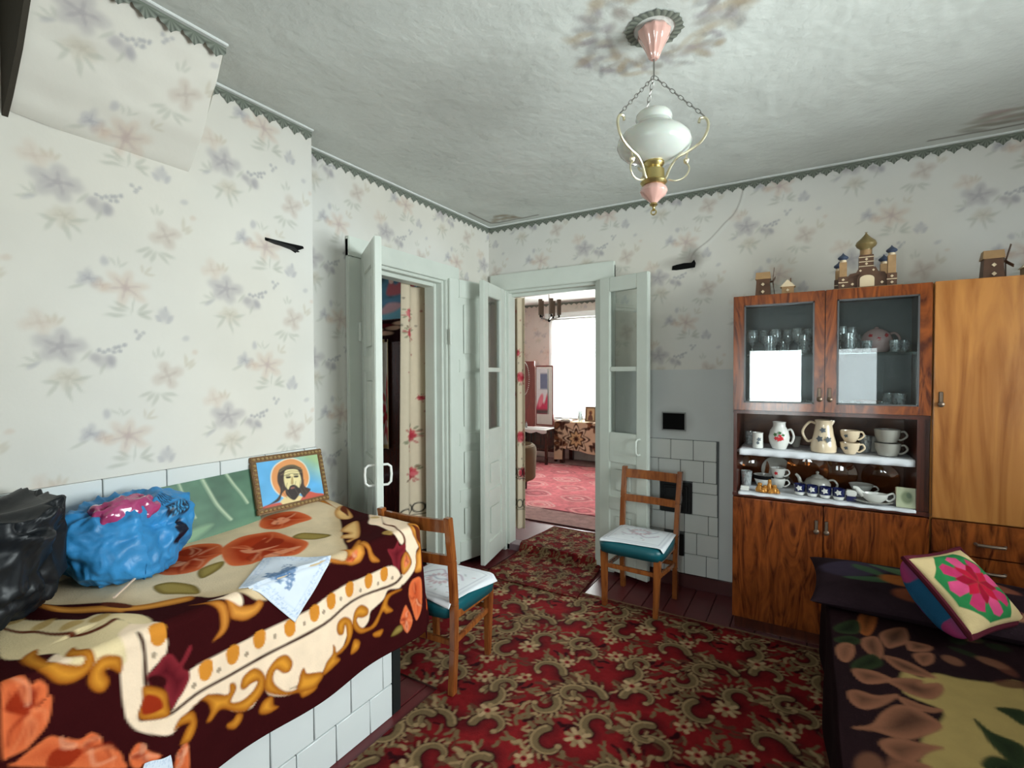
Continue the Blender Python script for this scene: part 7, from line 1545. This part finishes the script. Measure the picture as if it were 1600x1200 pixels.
# dressing table with wing mirror
dt = thing('dressing_table', 'dark low dressing table with wing mirror in the far room corner', 'dressing table', (-1.4, 3.35, FZ0))
box('table_top', M['darkwood'], dt, -1.86, -1.06, 3.16, 3.55, .555, .585, .004); box('lower_shelf', M['darkwood'], dt, -1.84, -1.08, 3.18, 3.53, .28, .30, .003); box('back', M['darkwood'], dt, -1.84, -1.08, 3.53, 3.55, .20, .555)
for x in (-1.83, -1.09):
    for y in (3.19, 3.52): box('leg', M['darkwood'], dt, x - .018, x + .018, y - .018, y + .018, FZ0 + .013, .555)
rdw = wood('red_lacquered_wood', (.16, .025, .018), (.24, .04, .03), .3, .4)
b = MB(); b.hexa([(-1.72, 3.30, .60), (-1.40, 3.40, .60), (-1.40, 3.42, .60), (-1.72, 3.32, .60)], [(-1.72, 3.30, 1.62), (-1.40, 3.40, 1.62), (-1.40, 3.42, 1.62), (-1.72, 3.32, 1.62)]); b.build('mirror_wing', rdw, dt)
mm_, nt, bm_ = nt_of('silvered_mirror'); spec(bm_, .03, .5, 1.0); bm_.inputs['Base Color'].default_value = (.85, .87, .86, 1); q_ = N(nt, 'ShaderNodeTexNoise'); q_.inputs['Scale'].default_value = 4; bump(nt, bm_, q_.outputs['Fac'], .01, .001)
b = MB(); b.hexa([(-1.39, 3.43, .62), (-1.09, 3.43, .62), (-1.09, 3.45, .62), (-1.39, 3.45, .62)], [(-1.39, 3.43, 1.55), (-1.09, 3.43, 1.55), (-1.09, 3.45, 1.55), (-1.39, 3.45, 1.55)]); b.build('mirror_board', rdw, dt); box('mirror', mm_, dt, -1.375, -1.105, 3.424, 3.429, .64, 1.53)
def p_reflection(cv): cv.poly([(0, .15), (.3, .35), (.7, .25), (1, .45), (1, 0), (0, 0)], s2l(206, 60, 96), .08); cv.ell((.4, .3), .25, .12, .4, s2l(230, 130, 150), .4); cv.poly([(.35, .55), (1, .55), (1, .9), (.35, .9)], s2l(120, 130, 160), .05, False); cv.poly([(0, .0), (1, 0), (1, .1), (0, .1)], s2l(90, 70, 70), .05, False)
flatpic('painted_reflection', 'tall panel with painted pink reflection before the wing mirror', 'card', -1.365, -1.175, .80, 1.50, 3.40, p_reflection, s2l(226, 228, 232), M['porc'], 0, 60)  # added panel: the mirror's pink and white reflection painted as a picture
bd = thing('bead_garland', 'string of pale beads hanging on the red mirror wing', 'beads', (-1.52, 3.33, 1.6)); b = MB()
pt = [(-1.56 + .10 * math.sin(a), 3.335, 1.35 + .26 * math.cos(a)) for a in np.linspace(-2.9, 2.9, 46)]
bp_ = None
for p in pt:
    if bp_ is None: bp_ = MB().lathe([(0, -.009), (.007, -.005), (.009, 0), (.007, .005), (0, .009)], (0, 0, 0), 8).build('bead', M['porc'], bd, False); bp_.location = Vector(p) - Vector(bd.location)
    else: c = bp_.copy(); COL.objects.link(c); c.location = Vector(p) - Vector(bd.location)
u, v = np.meshgrid(np.linspace(0, 1, 50), np.linspace(0, 1, 30)); cv = Canvas(u, v, (.72, .70, .68))
xx = -1.86 + .80 * u; s_ = v * .47; yy_ = 3.50 - np.minimum(s_, .36); dn = np.maximum(s_ - .36, 0); o = link('lace_cloth', grid_mesh('lace_cloth', np.stack([xx, yy_, .589 - dn * (.3 + .25 * np.abs(np.sin(u * 12)))], -1), cv.out(), flip=True), M['v_linen']); tag(o, 'white lace cloth over the dressing table top', 'cloth'); o.modifiers.new('thickness', 'SOLIDIFY').thickness = .002
for i, (x, y, h) in enumerate(((-1.66, 3.28, .10), (-1.56, 3.26, .07), (-1.49, 3.30, .09))): vessel('perfume_bottle', ('left', 'middle', 'right')[i] + ' small bottle on the dressing table lace', 'bottle', (x, y, .5925), [(.016, 0), (.018, .004), (.018, h * .6), (.007, h * .75), (.007, h)], M['ware'] if i != 1 else M['porc'], group='bottles on the dressing table', n=14)
# round armchair edge behind the curtain
ac = thing('round_armchair', 'brown upholstered armchair half hidden behind the left door curtain', 'armchair', (-.75, 1.55, FZ0)); am_ = mat('brown_plush', (.16, .11, .06), .9, .2)
MB().lathe([(0, .14), (.26, .14), (.29, .18), (.29, .40), (.25, .44), (0, .45)], (-.75, 1.55, FZ0), 30).build('seat', am_, ac); MB().lathe([(.24, .14), (.31, .16), (.325, .50), (.30, .55), (.26, .56), (.24, .50), (.24, .14)], (-.75, 1.55, FZ0), 36).build('round_back', am_, ac, bevel=.01)
for a in range(4): MB().lathe([(.018, .012), (.026, .14)], (-.75 + .2 * math.cos(a * 1.57 + .8), 1.55 + .2 * math.sin(a * 1.57 + .8), FZ0), 10).build('leg', M['darkwood'], ac)
# sheer curtain, pelmet board and chandelier
u, Z = np.meshgrid(np.linspace(-1.36, .25, 200), np.linspace(.72, 2.30, 60)); ms, nt, bs_ = nt_of('sheer_white_curtain'); nt.nodes.remove(bs_)
tr, tl_, mx = N(nt, 'ShaderNodeBsdfTransparent'), N(nt, 'ShaderNodeBsdfTranslucent'), N(nt, 'ShaderNodeMixShader'); tl_.inputs[0].default_value = (.9, .9, .9, 1); wv_ = N(nt, 'ShaderNodeTexNoise'); wv_.inputs['Scale'].default_value = 300; L(nt, wv_.outputs['Fac'], mx.inputs[0]); L(nt, tr.outputs[0], mx.inputs[1]); L(nt, tl_.outputs[0], mx.inputs[2]); L(nt, mx.outputs[0], nt.nodes['Material Output'].inputs[0])
o = link('sheer_curtain', grid_mesh('sheer_curtain', np.stack([u, FY - .06 + .014 * np.sin(u * 42), Z], -1)), ms); tag(o, 'thin white curtain over the bright far room window', 'curtain')
pl = thing('curtain_pelmet', 'white curtain board with lace edge above the far room window', 'pelmet', (-.55, FY - .05, 2.32)); box('board', M['whitepaint'], pl, -1.42, .30, FY - .10, FY, 2.315, 2.40, .004)
b = MB(); b.tube([(-1.40, FY - .11, 2.29), (.28, FY - .11, 2.29)], .009, 8); b.build('rod', M['chain'], pl)
ch = thing('wooden_chandelier', 'small chandelier with hanging wooden slats in the far room', 'chandelier', (-.545, 2.2, FH)); dm = mat('brown_stained_slat', (.10, .07, .045), .5, .4)
MB().tube([(-.545, 2.2, FH - .0), (-.545, 2.2, 2.10)], .006, 8).build('stem', M['chain'], ch); MB().lathe([(0, FH), (.05, FH), (.04, FH - .03), (0, FH - .035)], (-.545, 2.2, 0), 16).build('canopy', M['chain'], ch)
for k in range(5):
    a = k * 1.257 + .35; d = Vector((math.cos(a), math.sin(a), 0)); c = Vector((-.545, 2.2, 0)) + d * .125
    am2 = MB().tube([(-.545, 2.2, 2.10), tuple(c + Vector((0, 0, 2.13)))], .006, 8).build('arm', M['chain'], ch); MB().lathe([(.028, 2.16), (.028, 2.355)], (c.x, c.y, 0), 4).build('slat_shade', dm, am2); MB().lathe([(.010, 2.13), (.012, 2.16)], (c.x, c.y, 0), 10).build('holder', M['black'], am2)
MB().lathe([(0, 2.075), (.016, 2.085), (.02, 2.10), (.008, 2.12), (0, 2.12)], (-.545, 2.2, 0), 14).build('knob', M['black'], ch)
